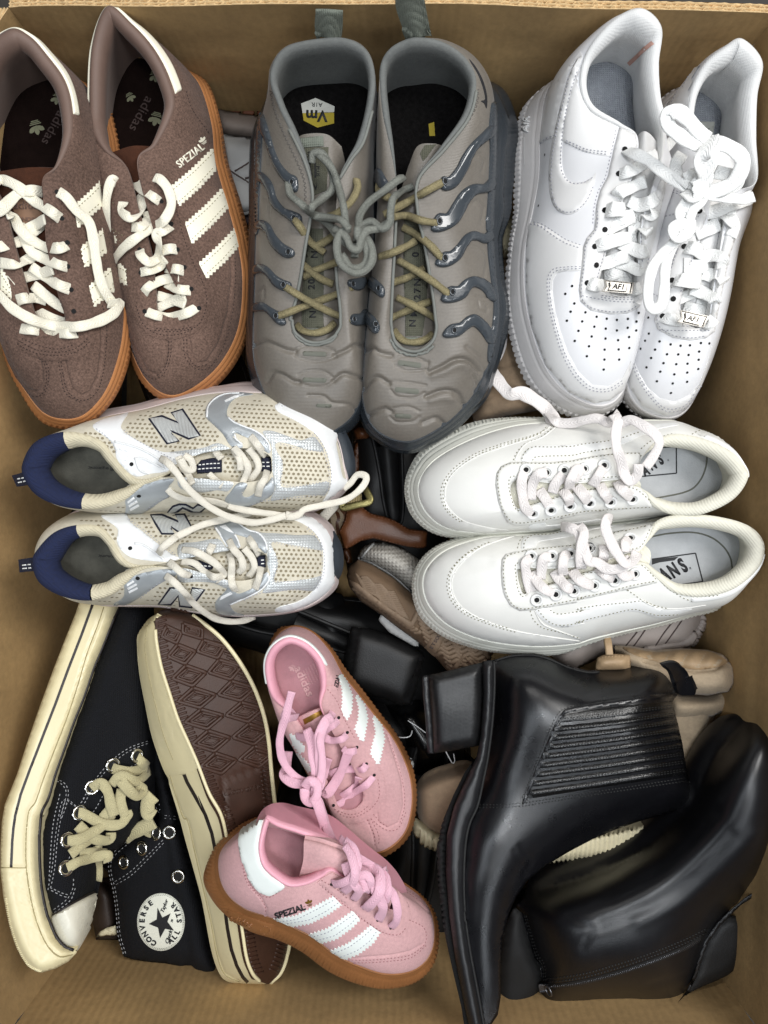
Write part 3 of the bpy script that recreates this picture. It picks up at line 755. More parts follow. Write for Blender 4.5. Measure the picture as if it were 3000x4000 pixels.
def brown_left():
    R = thing('trainer', 'left one of the brown suede trainers, a long lace end across its toe', 'shoe',W(200,900,-.07), 'brown suede trainers with gum soles')
    dz = .030; zf = -.042
    def V(i,pts): return [(p[0],p[1],p[2] + dz) if len(p) == 3 else p for p in globals()['V'](i,[q[:3] + (q[3],) if len(q) > 3 else q for q in pts])]
    O = V(1,[(60,185,zf,.028),(240,240,zf,.015),(440,420,zf,-.02),(620,640,zf),(690,850,zf),(725,1080,zf),(755,1330,zf)]) + \
        V(2,[(778,300,zf),(802,560,zf),(805,760,zf),(775,970,zf),(690,1205,zf),(560,1355,zf),(425,1392,zf),(280,1345,zf),(150,1180,zf),(55,1010,zf),(5,800,zf),(-30,520,zf),(-70,200,zf)]) + \
        V(1,[(-130,1200,zf),(-190,900,zf),(-150,550,zf,.0)])
    S = V(1,[(60,175,-.068,.026),(255,230,-.068,.012),(480,440,-.068,-.03),(690,640,-.068),(750,850,-.068),(790,1080,-.068),(815,1330,-.068)]) + \
        V(2,[(835,300,-.068),(850,560,-.068),(852,780,-.068),(828,1020,-.068),(735,1250,-.068),(580,1412,-.068),(425,1445,-.068),(265,1390,-.068),(140,1200,-.068),(60,1010,-.068),(10,800,-.068),(-25,520,-.068),(-60,200,-.068)]) + \
        V(1,[(-120,1200,-.068),(-180,900,-.068),(-140,550,-.068,-.02)])
    A = V(1,[(60,197,.028),(190,235,.024),(310,370,.017),(415,520,.012),(462,680,.010),(462,880,.010),(375,1080,.012),(278,1155,.013),(282,1310,.012)]) + \
        V(2,[(300,250,.007),(345,450,.002),(390,620,-.003),(432,760,-.007),(350,850,-.009),(262,800,-.008),(205,640,-.003),(150,450,.003),(80,210,.008)]) + \
        V(1,[(10,1290,.012),(-100,1120,.013),(-190,700,.012)])
    # put one more collar point on the hidden side
    O.append(V(1,[(-70,290,zf,.015)])[0]); S.append(V(1,[(-60,280,-.068,.01)])[0]); A.append(V(1,[(-110,360,.021)])[0])
    A[18:18] = []; O[22:] = O[22:]; n = min(len(O),len(A))
    while len(A) < len(O): A.insert(20,[(a + b) / 2 for a,b in zip(A[19],A[20])])
    pad = [1,1,1,1,1,.8,.3,0,0,0,0,0,0,0,0,0,0,0,0,.1,.4,.8] + [1] * (len(O) - 22)
    k = [.15,.2,.3,.3,.3,.3,.3,.3,.25,.2,.2,.2,.2,.2,.2,.2,.2,.15,.1,.1,.1] + [.1] * (len(O) - 21)
    grooves = [(v2l([(255,1000),(270,1060),(275,1150),(230,1215),(170,1190),(110,1110),(60,1010),(40,900)]),5,-.0013),
               (v2l([(420,1010),(435,1090),(465,1190),(530,1240),(590,1210),(640,1100),(660,940),(662,760)]),5,-.0013)]
    up = upper('upper',O,A,M_suede,R,k=k,h=.92,rows=110,seg=24,lines=grooves); t = bvh(up)
    sole('sole',S,O,M_gum,R,prof=gumprof,rows=22,seg=22)
    ln,base = lining('collar_lining',O,A,M_satin,R,pad=pad,ins=.22,padw=.010)
    ins = disc('insole',base,M_black_in,R); ti = bvh(ins); x0,y0,s = VIEWS[1]
    mb = MB()
    for (cx,cy,sz,a) in ((235,825,62,165),(370,640,48,190)): trefoil(mb,cx / s,cy / s,sz / s,a,ti)
    mb.out('printed_mark',M_insoleprint,ins)
    mb = MB(); text(mb, 'adidas',345 / s,830 / s,60 / s,ti,ang=118,sx=1.1); mb.out('lettering',M_insoleline,ins)
    tg = sheet('tongue',[V(1,[(-60,1120,.004),(180,1085,.009),(390,1090,.002)]),V(1,[(-40,1300,-.003),(150,1290,.002),(320,1300,-.004)]),
                          V(2,[(20,240,-.007),(180,240,-.003),(370,240,-.009)]),V(2,[(130,600,-.014),(280,600,-.010),(450,600,-.016)]),V(2,[(230,890,-.022),(350,890,-.02),(480,890,-.022)])],
               [M_suede_in][0],R,thick=.003)
    tt = bvh(tg)
    patch('label',VL(1,[(75,1290),(270,1285),(275,1440),(110,1470)]),tt,mat('brown_print', '#84654f',rough=.8,bump=.2),tg,th=.0005)
    mb = MB(); text(mb, 'adidas',185 / s,1335 / s,50 / s,tt,ang=2,sx=1,th=.0012); text(mb, 'HANDBALL',190 / s,1425 / s,26 / s,tt,ang=2,th=.0012); mb.out('lettering',M_suede,tg)
    o1 = V(1,[(378,1078),(440,1180),(500,1330)]) + V(2,[(470,60),(500,200),(545,400),(590,600),(615,760),(600,900),(520,980),(400,1005),(260,995),(150,930),(95,810),(85,640),(60,500),(10,300),(-30,150)]) + V(1,[(-60,1300),(-110,1180)])
    inner = V(1,[(-95,1125),(5,1290)]) + V(2,[(80,210),(150,450),(205,640),(262,800),(350,850),(432,760),(390,620),(345,450),(300,250)]) + V(1,[(282,1310),(278,1155)])
    outer = opened(o1[:4],3) + zigzag(opened(o1[3:14],5),7,16,-1) + opened(o1[13:],3)
    es = patch('eyestay',[tuple(p[:2]) for p in outer] + [(p[0],p[1]) for p in inner],t,M_suede,R,th=.0011,step=12)
    t2 = bvh(up,es,tg)
    for up_,lo_ in ((V(1,[(480,1340),(580,1250),(650,1180)]),V(1,[(500,1475),(590,1390),(660,1330)])),
                     (V(2,[(510,290),(590,230),(670,160)]),V(2,[(535,415),(610,360),(690,300)])),
                     (V(2,[(565,540),(640,480),(715,410)]),V(2,[(605,660),(670,605),(740,550)])),
                     (V(2,[(5,410),(85,540)]),V(2,[(5,540),(80,610)]))):
        poly = zigzag(up_,8,17,-1) + list(reversed(zigzag(lo_,8,17,1)))
        c = patch('stripe',[tuple(p[:2]) for p in poly],t,M_cream,R,th=.0008,step=10)
        tc = bvh(c,up); sm = MB()
        for a,b in ((up_,11),(lo_,-11)): stitch(sm,offset(even([(p[0],p[1]) for p in a],12),b),tc,8,6,3)
        sm.out('stitching',M_palestitch,c,stuff=True)
    pstrip('heel_tab',up,-1.0,4.35,lambda u: .96,lambda u: .70,M_cream,R,th=.0016)
    sm = MB()
    for pl in (v2l([(275,1010),(300,1060),(300,1150),(270,1230),(200,1235),(140,1160)]),v2l([(290,1010),(315,1060),(312,1160),(280,1245)]),
               v2l([(395,1015),(410,1100),(440,1210),(530,1270),(620,1220),(665,1100),(685,940),(690,780),(660,640)]),v2l([(380,1015),(395,1105),(425,1220),(530,1285)]),
               v2l([(110,900),(230,960),(380,975),(500,950),(590,880)]),v2l([(120,880),(240,940),(380,955),(490,930),(575,860)]),v2l([(140,865),(260,915),(380,935),(480,905)])):
        stitch(sm,pl,t2,8,6,3)
    sm.out('stitching',M_dkstitch,R,stuff=True)
    mb = MB()
    for p in ((1,400,1415),(1,370,1245),(2,437,245),(2,440,400),(2,462,550),(2,478,690),(2,490,840)):
        q = VH([p])[0]; dot(mb,q[0],q[1],t2,.0018,.0003)
    mb.out('eyelet',M_hole,R,stuff=True)
    L = lambda pts,**k: lace('lace',VH(pts),t2,M_cream_lace,R,w=.0078,th=.0012,**k)
    L([(1,395,1420,-.001),(1,330,1370,.004),(1,220,1300,.005),(1,130,1220,.005),(1,50,1175,.004),(1,0,1170,.002),(1,-60,1200,0)])
    L([(1,275,1245,0),(1,200,1235,.005),(1,110,1260,.005),(1,20,1345,.005),(1,-60,1400,.003)])
    L([(1,290,1420,.001),(1,230,1460,.003),(1,170,1490,.003)])
    L([(2,285,110,.0),(2,200,190,.003),(2,120,240,.004),(2,0,270,.003),(2,-60,280,.0)])
    L([(2,440,262,-.001),(2,370,280,.004),(2,280,268,.005),(2,180,210,.007),(2,125,150,.007),(2,90,85,.005),(2,40,60,.003)])
    L([(2,442,405,-.001),(2,370,385,.004),(2,280,345,.005),(2,200,300,.005),(2,160,220,.004),(2,125,130,.003)])
    L([(2,0,375,.001),(2,90,385,.003),(2,170,360,.003),(2,240,310,.001)])
    L([(2,462,550,-.001),(2,380,520,.004),(2,300,470,.005),(2,200,400,.003)])
    L([(2,70,490,0),(2,160,470,.003),(2,260,450,.003),(2,340,415,.001)])
    L([(2,475,690,-.001),(2,400,665,.004),(2,310,600,.005),(2,215,520,.003)])
    L([(2,110,620,0),(2,160,605,.003),(2,230,605,.003),(2,300,620,.001)])
    L([(2,230,680,-.001),(2,320,730,.002),(2,420,760,.0)])
    L([(2,125,800,-.001),(2,210,812,.003),(2,320,825,.003),(2,430,835,.003),(2,510,830,-.001)])
    L([(1,370,1240,-.001),(1,430,1280,.004),(1,500,1370,.005),(1,570,1430,.006),(2,600,190,.007),(2,620,330,.007),(2,640,450,.006),(2,680,560,.006),(2,745,660,.004,30)])
    L([(2,700,640,.004,40),(2,760,640,.008,30),(2,785,640,.008,-20),(2,740,700,.008),(2,640,755,.006),(2,500,790,.006),(2,350,785,.006),(2,200,740,.006),(2,80,670,.006),(2,10,600,.005),(2,-40,560,.004)])
    return R
brown_left()
# ------------------------------------------------------------------ taupe knit pair with glossy slate cage
M_knit = mat('taupe_knit', '#6c665e',rough=.40,var=.10,scale=500,bump=.16,bscale=1500,sheen=.12,big=.12,weave=('Y',1900))
M_cage = mat('slate_cage', '#3a3f44',rough=.22,var=.06,scale=30,bump=.03,spec=.5,coat=.15)
M_airsole = mat('slate_air_sole', '#2a2f34',rough=.25,var=.12,scale=30,bump=.04,coat=.1)
M_piping = mat('grey_piping', '#6f716c',rough=.7,var=.06,scale=200,bump=.2)
M_felt = mat('grey_felt_lining', '#676967',rough=.95,var=.12,scale=300,bump=.3,big=.08)
M_web = mat('sage_webbing', '#6c7167',rough=.8,var=.12,scale=400,bump=.35,weave=('grid',1300))
M_webdark = mat('dark_webbing', '#4d4d40',rough=.85,var=.15,scale=400,bump=.35,weave=('grid',1300))
M_rope = mat('olive_rope', '#968b68',rough=.95,var=.28,scale=700,bump=.9,bscale=900,weave=('lace',30))
M_ropegrey = mat('grey_rope', '#85877f',rough=.95,var=.22,scale=700,bump=.9,bscale=900,weave=('lace',30))
M_blackin2 = mat('black_insole', '#0e0d0d',rough=1,var=.5,scale=300,bump=.4,spec=.05)
M_blk = mat('black_print', '#15161a',rough=.7,bump=0)
M_yel = mat('yellow_print', '#8d7d1c',rough=.8,bump=0)
M_wht = mat('white_print', '#a9a9a2',rough=.8,bump=0)
M_bar = mat('olive_grey_bar', '#5b5c52',rough=.6,bump=.1)
M_zz = mat('grey_thread', '#57534f',rough=.9,bump=0)

def vapor_details(R,t,up,bars,zz,ribs,rails,piping,eyelets):
    for poly in ribs: patch('cage_rib',grow(smooth_poly(poly,4),6),t,M_cage,R,th=.0028,step=9,edge=.5)
    for poly in rails: patch('cage_rail',grow(smooth_poly(poly,4),4),t,M_cage,R,th=.0024,step=9,edge=.5)
    for (cx,cy,w,h,a) in bars:
        u = [(-w / 2,-h / 2 + 4),(-w / 2 + 5,-h / 2),(w / 2 - 5,-h / 2),(w / 2,-h / 2 + 4),(w / 2,h / 2 - 4),(w / 2 - 5,h / 2),(-w / 2 + 5,h / 2),(-w / 2,h / 2 - 4)]
        c,s = math.cos(math.radians(a)),math.sin(math.radians(a))
        patch('raised_bar',[(cx + x * c - y * s,cy + x * s + y * c) for x,y in u],t,M_bar,R,th=.0010,step=9)
    sm = MB()
    for path in zz:
        p = even(opened(path,8),9)
        for i in range(0,len(p) - 2,2):
            a,b = p[i],p[i + 1]; dx,dy = b[0] - a[0],b[1] - a[1]; l = math.hypot(dx,dy); nx,ny = -dy / l * 14,dx / l * 14
            stitch(sm,[a,(b[0] + nx,b[1] + ny)],t,14,1,3,crv=False); stitch(sm,[(b[0] + nx,b[1] + ny),p[i + 2]],t,14,1,3,crv=False)
    if sm.v: sm.out('zigzag_stitching',M_zz,R,stuff=True)
    for path in piping:
        mb = MB(); cord(mb,path,t,r=.0013,lift=.0006,seg=8); mb.out('piping',M_piping,R)
    t2 = bvh(*[c for c in R.children if c.name.startswith(('upper', 'cage'))])
    for (x,y) in eyelets:
        mb = MB(); torus(mb,x,y,t2,.0024,.0008,.0002,sx=.8); e = mb.out('eyelet',M_cage,R)
        mb = MB(); dot(mb,x,y,t2,.0022,.0003,sx=.8); mb.out('hole',M_hole,e)

def vapor_right():
    R = thing('trainer', 'right one of the taupe knit trainers with slate ribs, beside the white pair', 'shoe',W(1700,900,-.065), 'taupe trainers with slate cages')
    zf = -.030; zs = -.064
    O = V(3,[(1010,195,zf,.036),(1130,190,zf,.02),(1290,300,zf,0),(1385,430,zf,-.015),(1425,600,zf),(1430,850,zf),(1415,1100,zf)]) + \
        V(4,[(1408,100,zf),(1420,300,zf),(1438,480,zf),(1425,640,zf),(1385,820,zf),(1290,990,zf),(1150,1125,zf),(960,1212,zf),(790,1150,zf),(718,1000,zf),(722,800,zf),(735,600,zf),(752,400,zf),(775,200,zf)]) + \
        V(3,[(795,1120,zf),(785,900,zf,-.01),(790,650,zf,.01),(815,400,zf,.02),(880,250,zf,.03)])
    S = V(3,[(1010,190,zs,.03),(1150,200,zs,.0),(1340,320,zs,-.03),(1470,500,zs),(1538,680,zs),(1530,900,zs),(1500,1120,zs)]) + \
        V(4,[(1452,110,zs),(1458,300,zs),(1482,500,zs),(1478,620,zs),(1410,840,zs),(1340,990,zs),(1180,1150,zs),(970,1242,zs),(770,1165,zs),(712,1000,zs),(720,800,zs),(732,600,zs),(750,400,zs),(775,200,zs)]) + \
        V(3,[(800,1120,zs),(800,900,zs),(830,650,zs),(860,400,zs,0),(900,250,zs,.02)])
    A = V(3,[(1010,203,.040),(1130,222,.036),(1240,285,.031),(1312,380,.027),(1326,480,.024),(1283,630,.021),(1150,800,.020),(1010,965,.018)]) + \
        V(3,[(1010,1150,.015)]) + V(4,[(1040,110,.010),(1075,320,.005),(1100,500,.0),(1105,630,-.003),(985,722,-.006),(880,640,-.004),(868,540,-.001),(876,350,.005),(888,150,.010)]) + \
        V(3,[(898,1100,.015),(893,960,.018),(860,780,.020),(825,620,.022),(808,450,.025),(815,340,.029),(858,268,.034),(930,222,.038)])
    A = A[:26]
    O.insert(1,[(a + b) / 2 for a,b in zip(O[0],O[1])]) if len(O) < 26 else 0
    print('vr',len(O),len(S),len(A))
    while len(A) > len(O): A.pop(23)
    while len(S) > len(O): S.pop(1)
    while len(S) < len(O): S.insert(1,[(a + b) / 2 for a,b in zip(S[0],S[1])])
    n = len(O)
    pad = [1,1,1,1,1,1,.6,.1] + [0] * 11 + [.1,.6] + [1] * (n - 21)
    k = [.1,.1,.15,.2,.25,.3,.3,.3,.3,.3,.25,.22,.2,.2,.2,.2,.2,.2,.2,.15,.1,.1] + [.1] * (n - 22)
    E = [(opened(VL(4,p),5),w,d) for p,w,d in (
        ([(735,720),(765,705),(800,728),(850,742),(870,745)],9,-.0024),([(1075,838),(1150,803),(1205,772),(1260,765),(1310,790),(1345,835)],9,-.0028),
        ([(1090,850),(1160,830),(1220,800),(1270,800),(1310,840)],16,.0014),
        ([(720,930),(752,882),(800,865),(852,895)],9,-.0024),([(1060,968),(1130,940),(1190,938),(1235,960),(1258,1010)],9,-.0026),([(1080,990),(1150,975),(1200,985)],14,.0012),
        ([(722,1085),(760,1062),(830,1035),(870,1050)],9,-.0023),([(1040,1110),(1110,1085),(1148,1110)],9,-.0023),
        ([(880,770),(930,748),(1000,752),(1065,785)],5,-.0010),([(890,800),(960,828),(1060,820)],5,-.0010),([(1070,775),(1060,825)],4,-.001),
        ([(860,900),(880,885),(960,890),(1055,905)],5,-.0010),([(865,930),(900,965),(990,975),(1050,945)],5,-.0010),
        ([(880,1030),(960,1022),(1020,1045)],5,-.0010),([(860,1075),(900,1105),(990,1100),(1020,1075)],5,-.0010),
        ([(865,655),(900,715),(980,740),(1060,725),(1095,690)],4,-.0010),
        ([(1340,440),(1370,450),(1390,490),(1380,515),(1350,490),(1340,440)],5,-.0010),([(1320,425),(1385,430)],4,-.0008),
        ([(1300,150),(1360,170),(1385,230),(1370,330)],5,-.0008),([(1280,700),(1350,760),(1375,860),(1340,900)],8,-.0010),([(1300,830),(1330,900),(1320,940)],6,-.0012),([(1210,960),(1235,1000)],6,-.0012))]
    E += [(VL(3,p),w,d) for p,w,d in (([(1310,850),(1350,830),(1375,870),(1360,930)],6,-.0009),([(1300,1100),(1340,1080),(1370,1120),(1360,1200)],6,-.0009))]
    up = upper('upper',O,A,M_knit,R,k=k,h=.9,rows=84,seg=26,lines=E); t = bvh(up)
    sp = lambda u,v: .0016 * math.sin(v * 9) * (1 if v < .8 else 0) + .003 * max(0,math.sin(u * 2 * math.pi / .075)) * math.sin(math.pi * v)
    sole('air_sole',S,O,M_airsole,R,rows=20,seg=20,bulge=.003,prof=sp)
    ln,base = lining('collar_lining',O,A,M_felt,R,pad=pad,ins=.12,padw=.005,lip=.001)
    ins = disc('insole',base,M_blackin2,R); ti = bvh(ins)
    mb = MB(); flatpoly(mb,VL(3,[(1070,670),(1100,660),(1105,735),(1075,735)]),ti); mb.out('printed_badge',M_yel,ins)
    tg = sheet('tongue',[V(3,[(960,900,.0),(1010,790,.006),(1090,775,.008),(1160,790,.004)]),V(3,[(930,1000,-.002),(990,960,.004),(1060,960,.004),(1130,930,-.004)]),
                          V(4,[(860,60,-.008),(930,60,-.001),(1000,60,-.001),(1090,60,-.010)]),V(4,[(840,400,-.014),(920,400,-.008),(1000,400,-.008),(1120,400,-.016)]),V(4,[(850,720,-.022),(930,720,-.018),(1030,720,-.018),(1120,720,-.022)])],M_knit,R,thick=.003)
    tt = bvh(tg)
    w = patch('woven_strap',VL(4,[(985,-10),(1050,100),(1065,300),(1055,500),(1035,640),(945,640),(945,500),(935,300),(940,-10)]),tt,M_webdark,tg,th=.0012)
    mb = MB(); tw = bvh(w)
    for ch,x,y in (('N',985,570),('M',992,515),('2',1010,430),('7',1010,395),('N',1010,350),('0',1000,200)):
        q = VL(4,[(x,y)])[0]; text(mb,ch,q[0],q[1],24,tw,ang=-90,sx=1.1,bold=.02)
    mb.out('lettering',M_blk,w)
    patch('loop_keeper',VL(4,[(945,645),(1010,645),(1010,695),(942,690)]),bvh(tg,up),M_web,R,th=.004)
    patch('tongue_label',VL(3,[(1050,785),(1110,780),(1060,850),(1040,870),(1025,830)]),tt,M_webdark,tg,th=.001)
    r3,r4 = (lambda p: VL(3,p)),(lambda p: VL(4,p))
    ribs = [r3([(1146,962),(1180,962),(1228,905),(1258,845),(1300,785),(1365,722),(1420,672),(1428,712),(1388,745),(1330,795),(1298,845),(1272,910),(1220,995),(1172,1022),(1142,1012)]),
            r3([(1118,1165),(1168,1160),(1208,1100),(1250,1040),(1310,1002),(1370,1000),(1415,960),(1418,1015),(1372,1032),(1325,1042),(1285,1080),(1252,1145),(1215,1205),(1150,1240),(1090,1240)]),
            r4([(1148,197),(1188,188),(1230,150),(1268,102),(1310,82),(1365,97),(1402,75),(1412,112),(1372,132),(1332,117),(1292,122),(1262,165),(1230,222),(1170,258),(1112,250)]),
            r4([(1180,382),(1228,378),(1268,342),(1312,326),(1362,342),(1402,375),(1425,445),(1395,430),(1368,392),(1322,368),(1290,382),(1258,430),(1192,452),(1142,443)]),
            r4([(1188,586),(1240,574),(1280,542),(1322,532),(1380,582),(1420,655),(1398,675),(1355,615),(1312,580),(1272,600),(1230,633),(1172,642),(1152,630)]),
            r3([(800,915),(830,960),(850,1000),(835,1030),(810,1000),(795,960)]),
            r4([(758,325),(800,355),(825,385),(822,425),(790,400),(760,370)]),r4([(740,515),(775,545),(800,590),(785,620),(755,585),(735,550)])]
    rails = [r3([(1415,560),(1435,600),(1440,760),(1430,950),(1422,1100),(1420,1240),(1385,1240),(1392,1100),(1400,950),(1405,800),(1400,700)]),
             r4([(1385,-5),(1422,-5),(1425,120),(1440,300),(1452,450),(1440,600),(1415,700),(1395,780),(1395,700),(1418,580),(1425,450),(1410,330),(1395,200),(1390,80)])]
    bars = [(900 + 967 / 1.3825,850 + 791 / 1.3825,92,20,8),(900 + 953 / 1.3825,850 + 934 / 1.3825,94,20,6),(900 + 934 / 1.3825,850 + 1071 / 1.3825,64,16,3)]
    zz = [r3([(1345,480),(1340,560),(1290,660),(1200,770),(1110,870),(1035,960),(1015,1050)])]
    pip = [r3([(1210,290),(1295,380),(1325,480),(1285,640),(1155,810),(1015,970),(1012,1150)]) + r4([(1042,110),(1078,320),(1103,500),(1108,630),(1060,700),(985,724),(900,690),(868,600),(866,520),(874,350),(886,150),(892,20)]),
           r4([(862,655),(895,715),(980,742),(1065,722),(1098,690)])]
    ey = [VL(3,[(1160,978)])[0],VL(3,[(1130,1193)])[0]] + VL(4,[(1160,216),(1200,400),(1210,608),(800,380),(785,575)])
    vapor_details(R,t,up,bars,zz,ribs,rails,pip,ey)
    # swoosh on the collar
    patch('side_mark',smooth_poly(r3([(1290,320),(1330,370),(1365,440),(1385,520),(1383,585),(1370,560),(1352,545),(1375,535),(1362,470),(1335,400),(1305,350)]),3),t,M_blk,R,th=.0005,step=7)
    # pull tab
    sheet('pull_tab',[V(3,[(890,-40,.075),(950,-40,.076),(1005,-40,.075)]),V(3,[(893,40,.062),(960,40,.064),(1030,40,.063)]),V(3,[(925,140,.046),(985,140,.050),(1050,140,.048)]),V(3,[(950,205,.034),(1010,200,.040),(1085,192,.035)])],M_web,R,thick=.0015)
    sheet('pull_tab',[V(3,[(960,-40,.070),(1000,-40,.071),(1045,-40,.070)]),V(3,[(980,40,.058),(1020,40,.059),(1055,40,.058)]),V(3,[(1010,140,.042),(1045,140,.043),(1075,140,.042)]),V(3,[(1020,195,.03),(1055,195,.032),(1085,192,.030)])],M_web,R,thick=.0015)
    t2 = bvh(up,tg)
    L = lambda pts,m=M_rope,**k: lace('lace',VH(pts),t2,m,R,w=.0056,th=.0036,seg=10,**k)
    L([(4,1145,225,.001),(4,1080,150,.005),(4,1000,90,.006),(4,930,50,.004)]); L([(4,803,213,0),(4,880,187,.004),(4,960,150,.006),(4,1000,125,.005)])
    L([(4,1182,415,.001),(4,1100,350,.004),(4,1000,285,.010),(4,905,230,.005)]); L([(4,800,390,0),(4,880,350,.004),(4,960,322,.004),(4,1045,275,.004)])
    L([(4,1192,608,.001),(4,1100,540,.004),(4,1000,480,.010),(4,900,432,.005)]); L([(4,785,575,0),(4,870,540,.004),(4,960,500,.004),(4,1080,452,.004)])
    L([(4,885,610,0),(4,905,640,.003),(4,945,668,.003),(4,1010,672,.003),(4,1060,655,.003),(4,1090,630,0)])
    L([(3,1145,985,.001),(3,1060,1030,.006),(3,960,1090,.009),(3,880,1130,.010),(3,830,1160,.010)])
    L([(3,1118,1205,.001),(3,1030,1190,.006),(3,950,1165,.008),(3,880,1170,.010)])
    L([(3,800,985,0),(3,800,1030,.006),(3,840,1060,.010),(3,900,1080,.012)])
    M = M_ropegrey
    L([(3,935,960,.000),(3,900,975,.012),(3,830,1030,.016),(3,750,1090,.018),(3,700,1160,.020),(3,690,1240,.020),(4,680,130,.020),(4,670,215,.022)],M)
    L([(3,985,1008,.004),(3,930,1030,.012),(3,880,1070,.018),(3,865,1140,.020),(3,860,1200,.020),(3,820,1235,.022),(4,760,20,.022),(4,700,60,.022),(4,680,130,.026)],M)
    return R
vapor_right()

def vapor_left():
    R = thing('trainer', 'left one of the taupe knit trainers with slate ribs, short webbing loop on its heel', 'shoe',W(1250,900,-.065), 'taupe trainers with slate cages')
    zf = -.032; zs = -.064
    O = V(3,[(530,195,zf,.03),(680,220,zf,.02),(760,320,zf,.01),(790,470,zf,0),(785,650,zf,-.01),(775,850,zf),(775,1050,zf)]) + \
        V(4,[(772,100,zf),(765,300,zf),(745,450,zf),(732,620,zf),(722,800,zf),(716,950,zf),(640,1095,zf),(480,1180,zf),(300,1130,zf),(190,960,zf),(130,780,zf),(125,600,zf),(132,400,zf),(135,200,zf)]) + \
        V(3,[(140,1150,zf),(140,950,zf),(150,750,zf),(180,520,zf,-.01),(225,330,zf,.005),(340,220,zf,.02)])
    S = [[p[0],p[1],zs] for p in O]
    for i in range(len(S)):
        dx = S[i][0] - 1220; S[i][0] += -18 if dx < 0 else 10
        if i in (12,13,14,15,16): S[i][1] += 25
        if i < 3 or i > 24: S[i][1] += 30
    A = V(3,[(530,205,.036),(665,222,.034),(750,295,.030),(780,430,.025),(762,590,.022),(715,760,.020),(650,860,.019)]) + V(3,[(590,960,.018),(570,1130,.014)]) + \
        V(4,[(560,120,.010),(572,320,.004),(590,450,.0),(594,560,-.003),(560,635,-.005),(465,672,-.007),(365,635,-.005),(335,555,-.003),(352,460,0),(378,330,.004),(405,160,.010)]) + \
        V(3,[(440,1130,.015),(440,1010,.018),(400,870,.020),(320,700,.021),(255,560,.022),(215,400,.027),(300,255,.033)])
    print('vl',len(O),len(A)); n = len(O)
    while len(A) > n: A.pop(24)
    while len(A) < n: A.insert(25,[(a + b) / 2 for a,b in zip(A[24],A[25])])
    pad = [1,1,1,1,1,1,.6,.1] + [0] * 12 + [0,.1,.6] + [1] * (n - 23)
    k = [.1,.1,.1,.1,.1,.15,.2,.25,.25,.22,.2,.2,.2,.2,.2,.2,.2,.2,.2,.2,.2,.2,.2,.2,.2] + [.1] * (n - 25)
    E = [(opened(VL(4,p),5),w,d) for p,w,d in (
        ([(130,690),(180,670),(240,690),(300,715),(350,725)],9,-.0023),([(560,745),(620,720),(680,690),(715,690)],9,-.0023),([(200,880),(230,840),(280,850),(340,885),(370,890)],9,-.0024),
        ([(560,880),(610,845),(680,860),(715,870)],9,-.0022),([(355,710),(400,692),(480,690),(560,720)],5,-.001),([(345,745),(420,770),(500,772),(570,750)],5,-.001),
        ([(365,850),(420,828),(500,830),(550,860)],5,-.001),([(370,890),(430,912),(510,910),(555,885)],5,-.001),([(420,960),(500,965),(550,1000),(640,1010),(680,1040)],6,-.0013),
        ([(335,610),(380,665),(460,685),(540,665),(575,635)],4,-.001),([(150,400),(175,380),(178,430)],6,-.001))] + [(VL(3,[(180,780),(210,800),(205,880)]),6,-.001),(VL(3,[(180,1070),(210,1090),(205,1180)]),6,-.001)]
    up = upper('upper',O,A,M_knit,R,k=k,h=.9,rows=80,seg=24,lines=E); t = bvh(up)
    sole('air_sole',S,O,M_airsole,R,rows=14,seg=16,bulge=.003)
    ln,base = lining('collar_lining',O,A,M_felt,R,pad=pad,ins=.12,padw=.005,lip=.001)
    ins = disc('insole',base,M_blackin2,R); ti = bvh(ins); v3 = VIEWS[3]
    mb = MB(); flatpoly(mb,VL(3,[(460,530),(563,575),(560,610),(390,612),(382,560)]),ti,.0003); b = mb.out('printed_badge',M_wht,ins)
    mb = MB(); flatpoly(mb,VL(3,[(390,612),(560,605),(560,667),(470,690),(396,652)]),ti,.0003); mb.out('printed_badge',M_yel,ins)
    mb = MB(); text(mb, 'Vm',900 + 465 / 1.3825,625 / 1.3825,42,ti,ang=182,bold=.03,th=.0006); text(mb, 'AIR',900 + 468 / 1.3825,566 / 1.3825,16,ti,ang=182,th=.0006,spacing=1.3); mb.out('lettering',M_blk,ins)
    tg = sheet('tongue',[V(3,[(340,760,.004),(400,725,.009),(520,725,.010),(600,790,.003)]),V(3,[(360,900,.0),(430,870,.006),(540,870,.006),(620,900,-.004)]),
                          V(3,[(400,1150,-.006),(460,1150,.002),(530,1150,.002),(620,1150,-.008)]),V(4,[(340,300,-.012),(430,300,-.005),(510,300,-.005),(620,300,-.014)]),V(4,[(320,680,-.024),(420,680,-.018),(510,680,-.018),(600,680,-.024)])],M_knit,R,thick=.003)
    tt = bvh(tg); r3,r4 = (lambda p: VL(3,p)),(lambda p: VL(4,p))
    patch('webbing_loop',r3([(355,750),(500,735),(505,790),(370,800)]),tt,M_web,tg,th=.002)
    lb = patch('tongue_label',r3([(380,800),(530,795),(520,1030),(455,1055),(440,930)]),tt,M_webdark,tg,th=.0012)
    mb = MB(); tl = bvh(lb); text(mb, 'PLUS',900 + 472 / 1.3825,925 / 1.3825,13,tl,ang=90); text(mb, 'VAPORMAX',900 + 425 / 1.3825,880 / 1.3825,12,tl,ang=90); flatpoly(mb,r3([(455,880),(462,880),(462,960),(455,960)]),tl); flatpoly(mb,smooth_poly(r3([(448,985),(462,1030),(470,985),(460,1010)]),2),tl)
    mb.out('lettering',M_blk,lb)
    w = patch('woven_strap',r4([(440,60),(500,60),(505,300),(500,500),(505,600),(390,590),(385,450),(400,300),(415,150)]),tt,M_webdark,tg,th=.0012); tw = bvh(w); mb = MB()
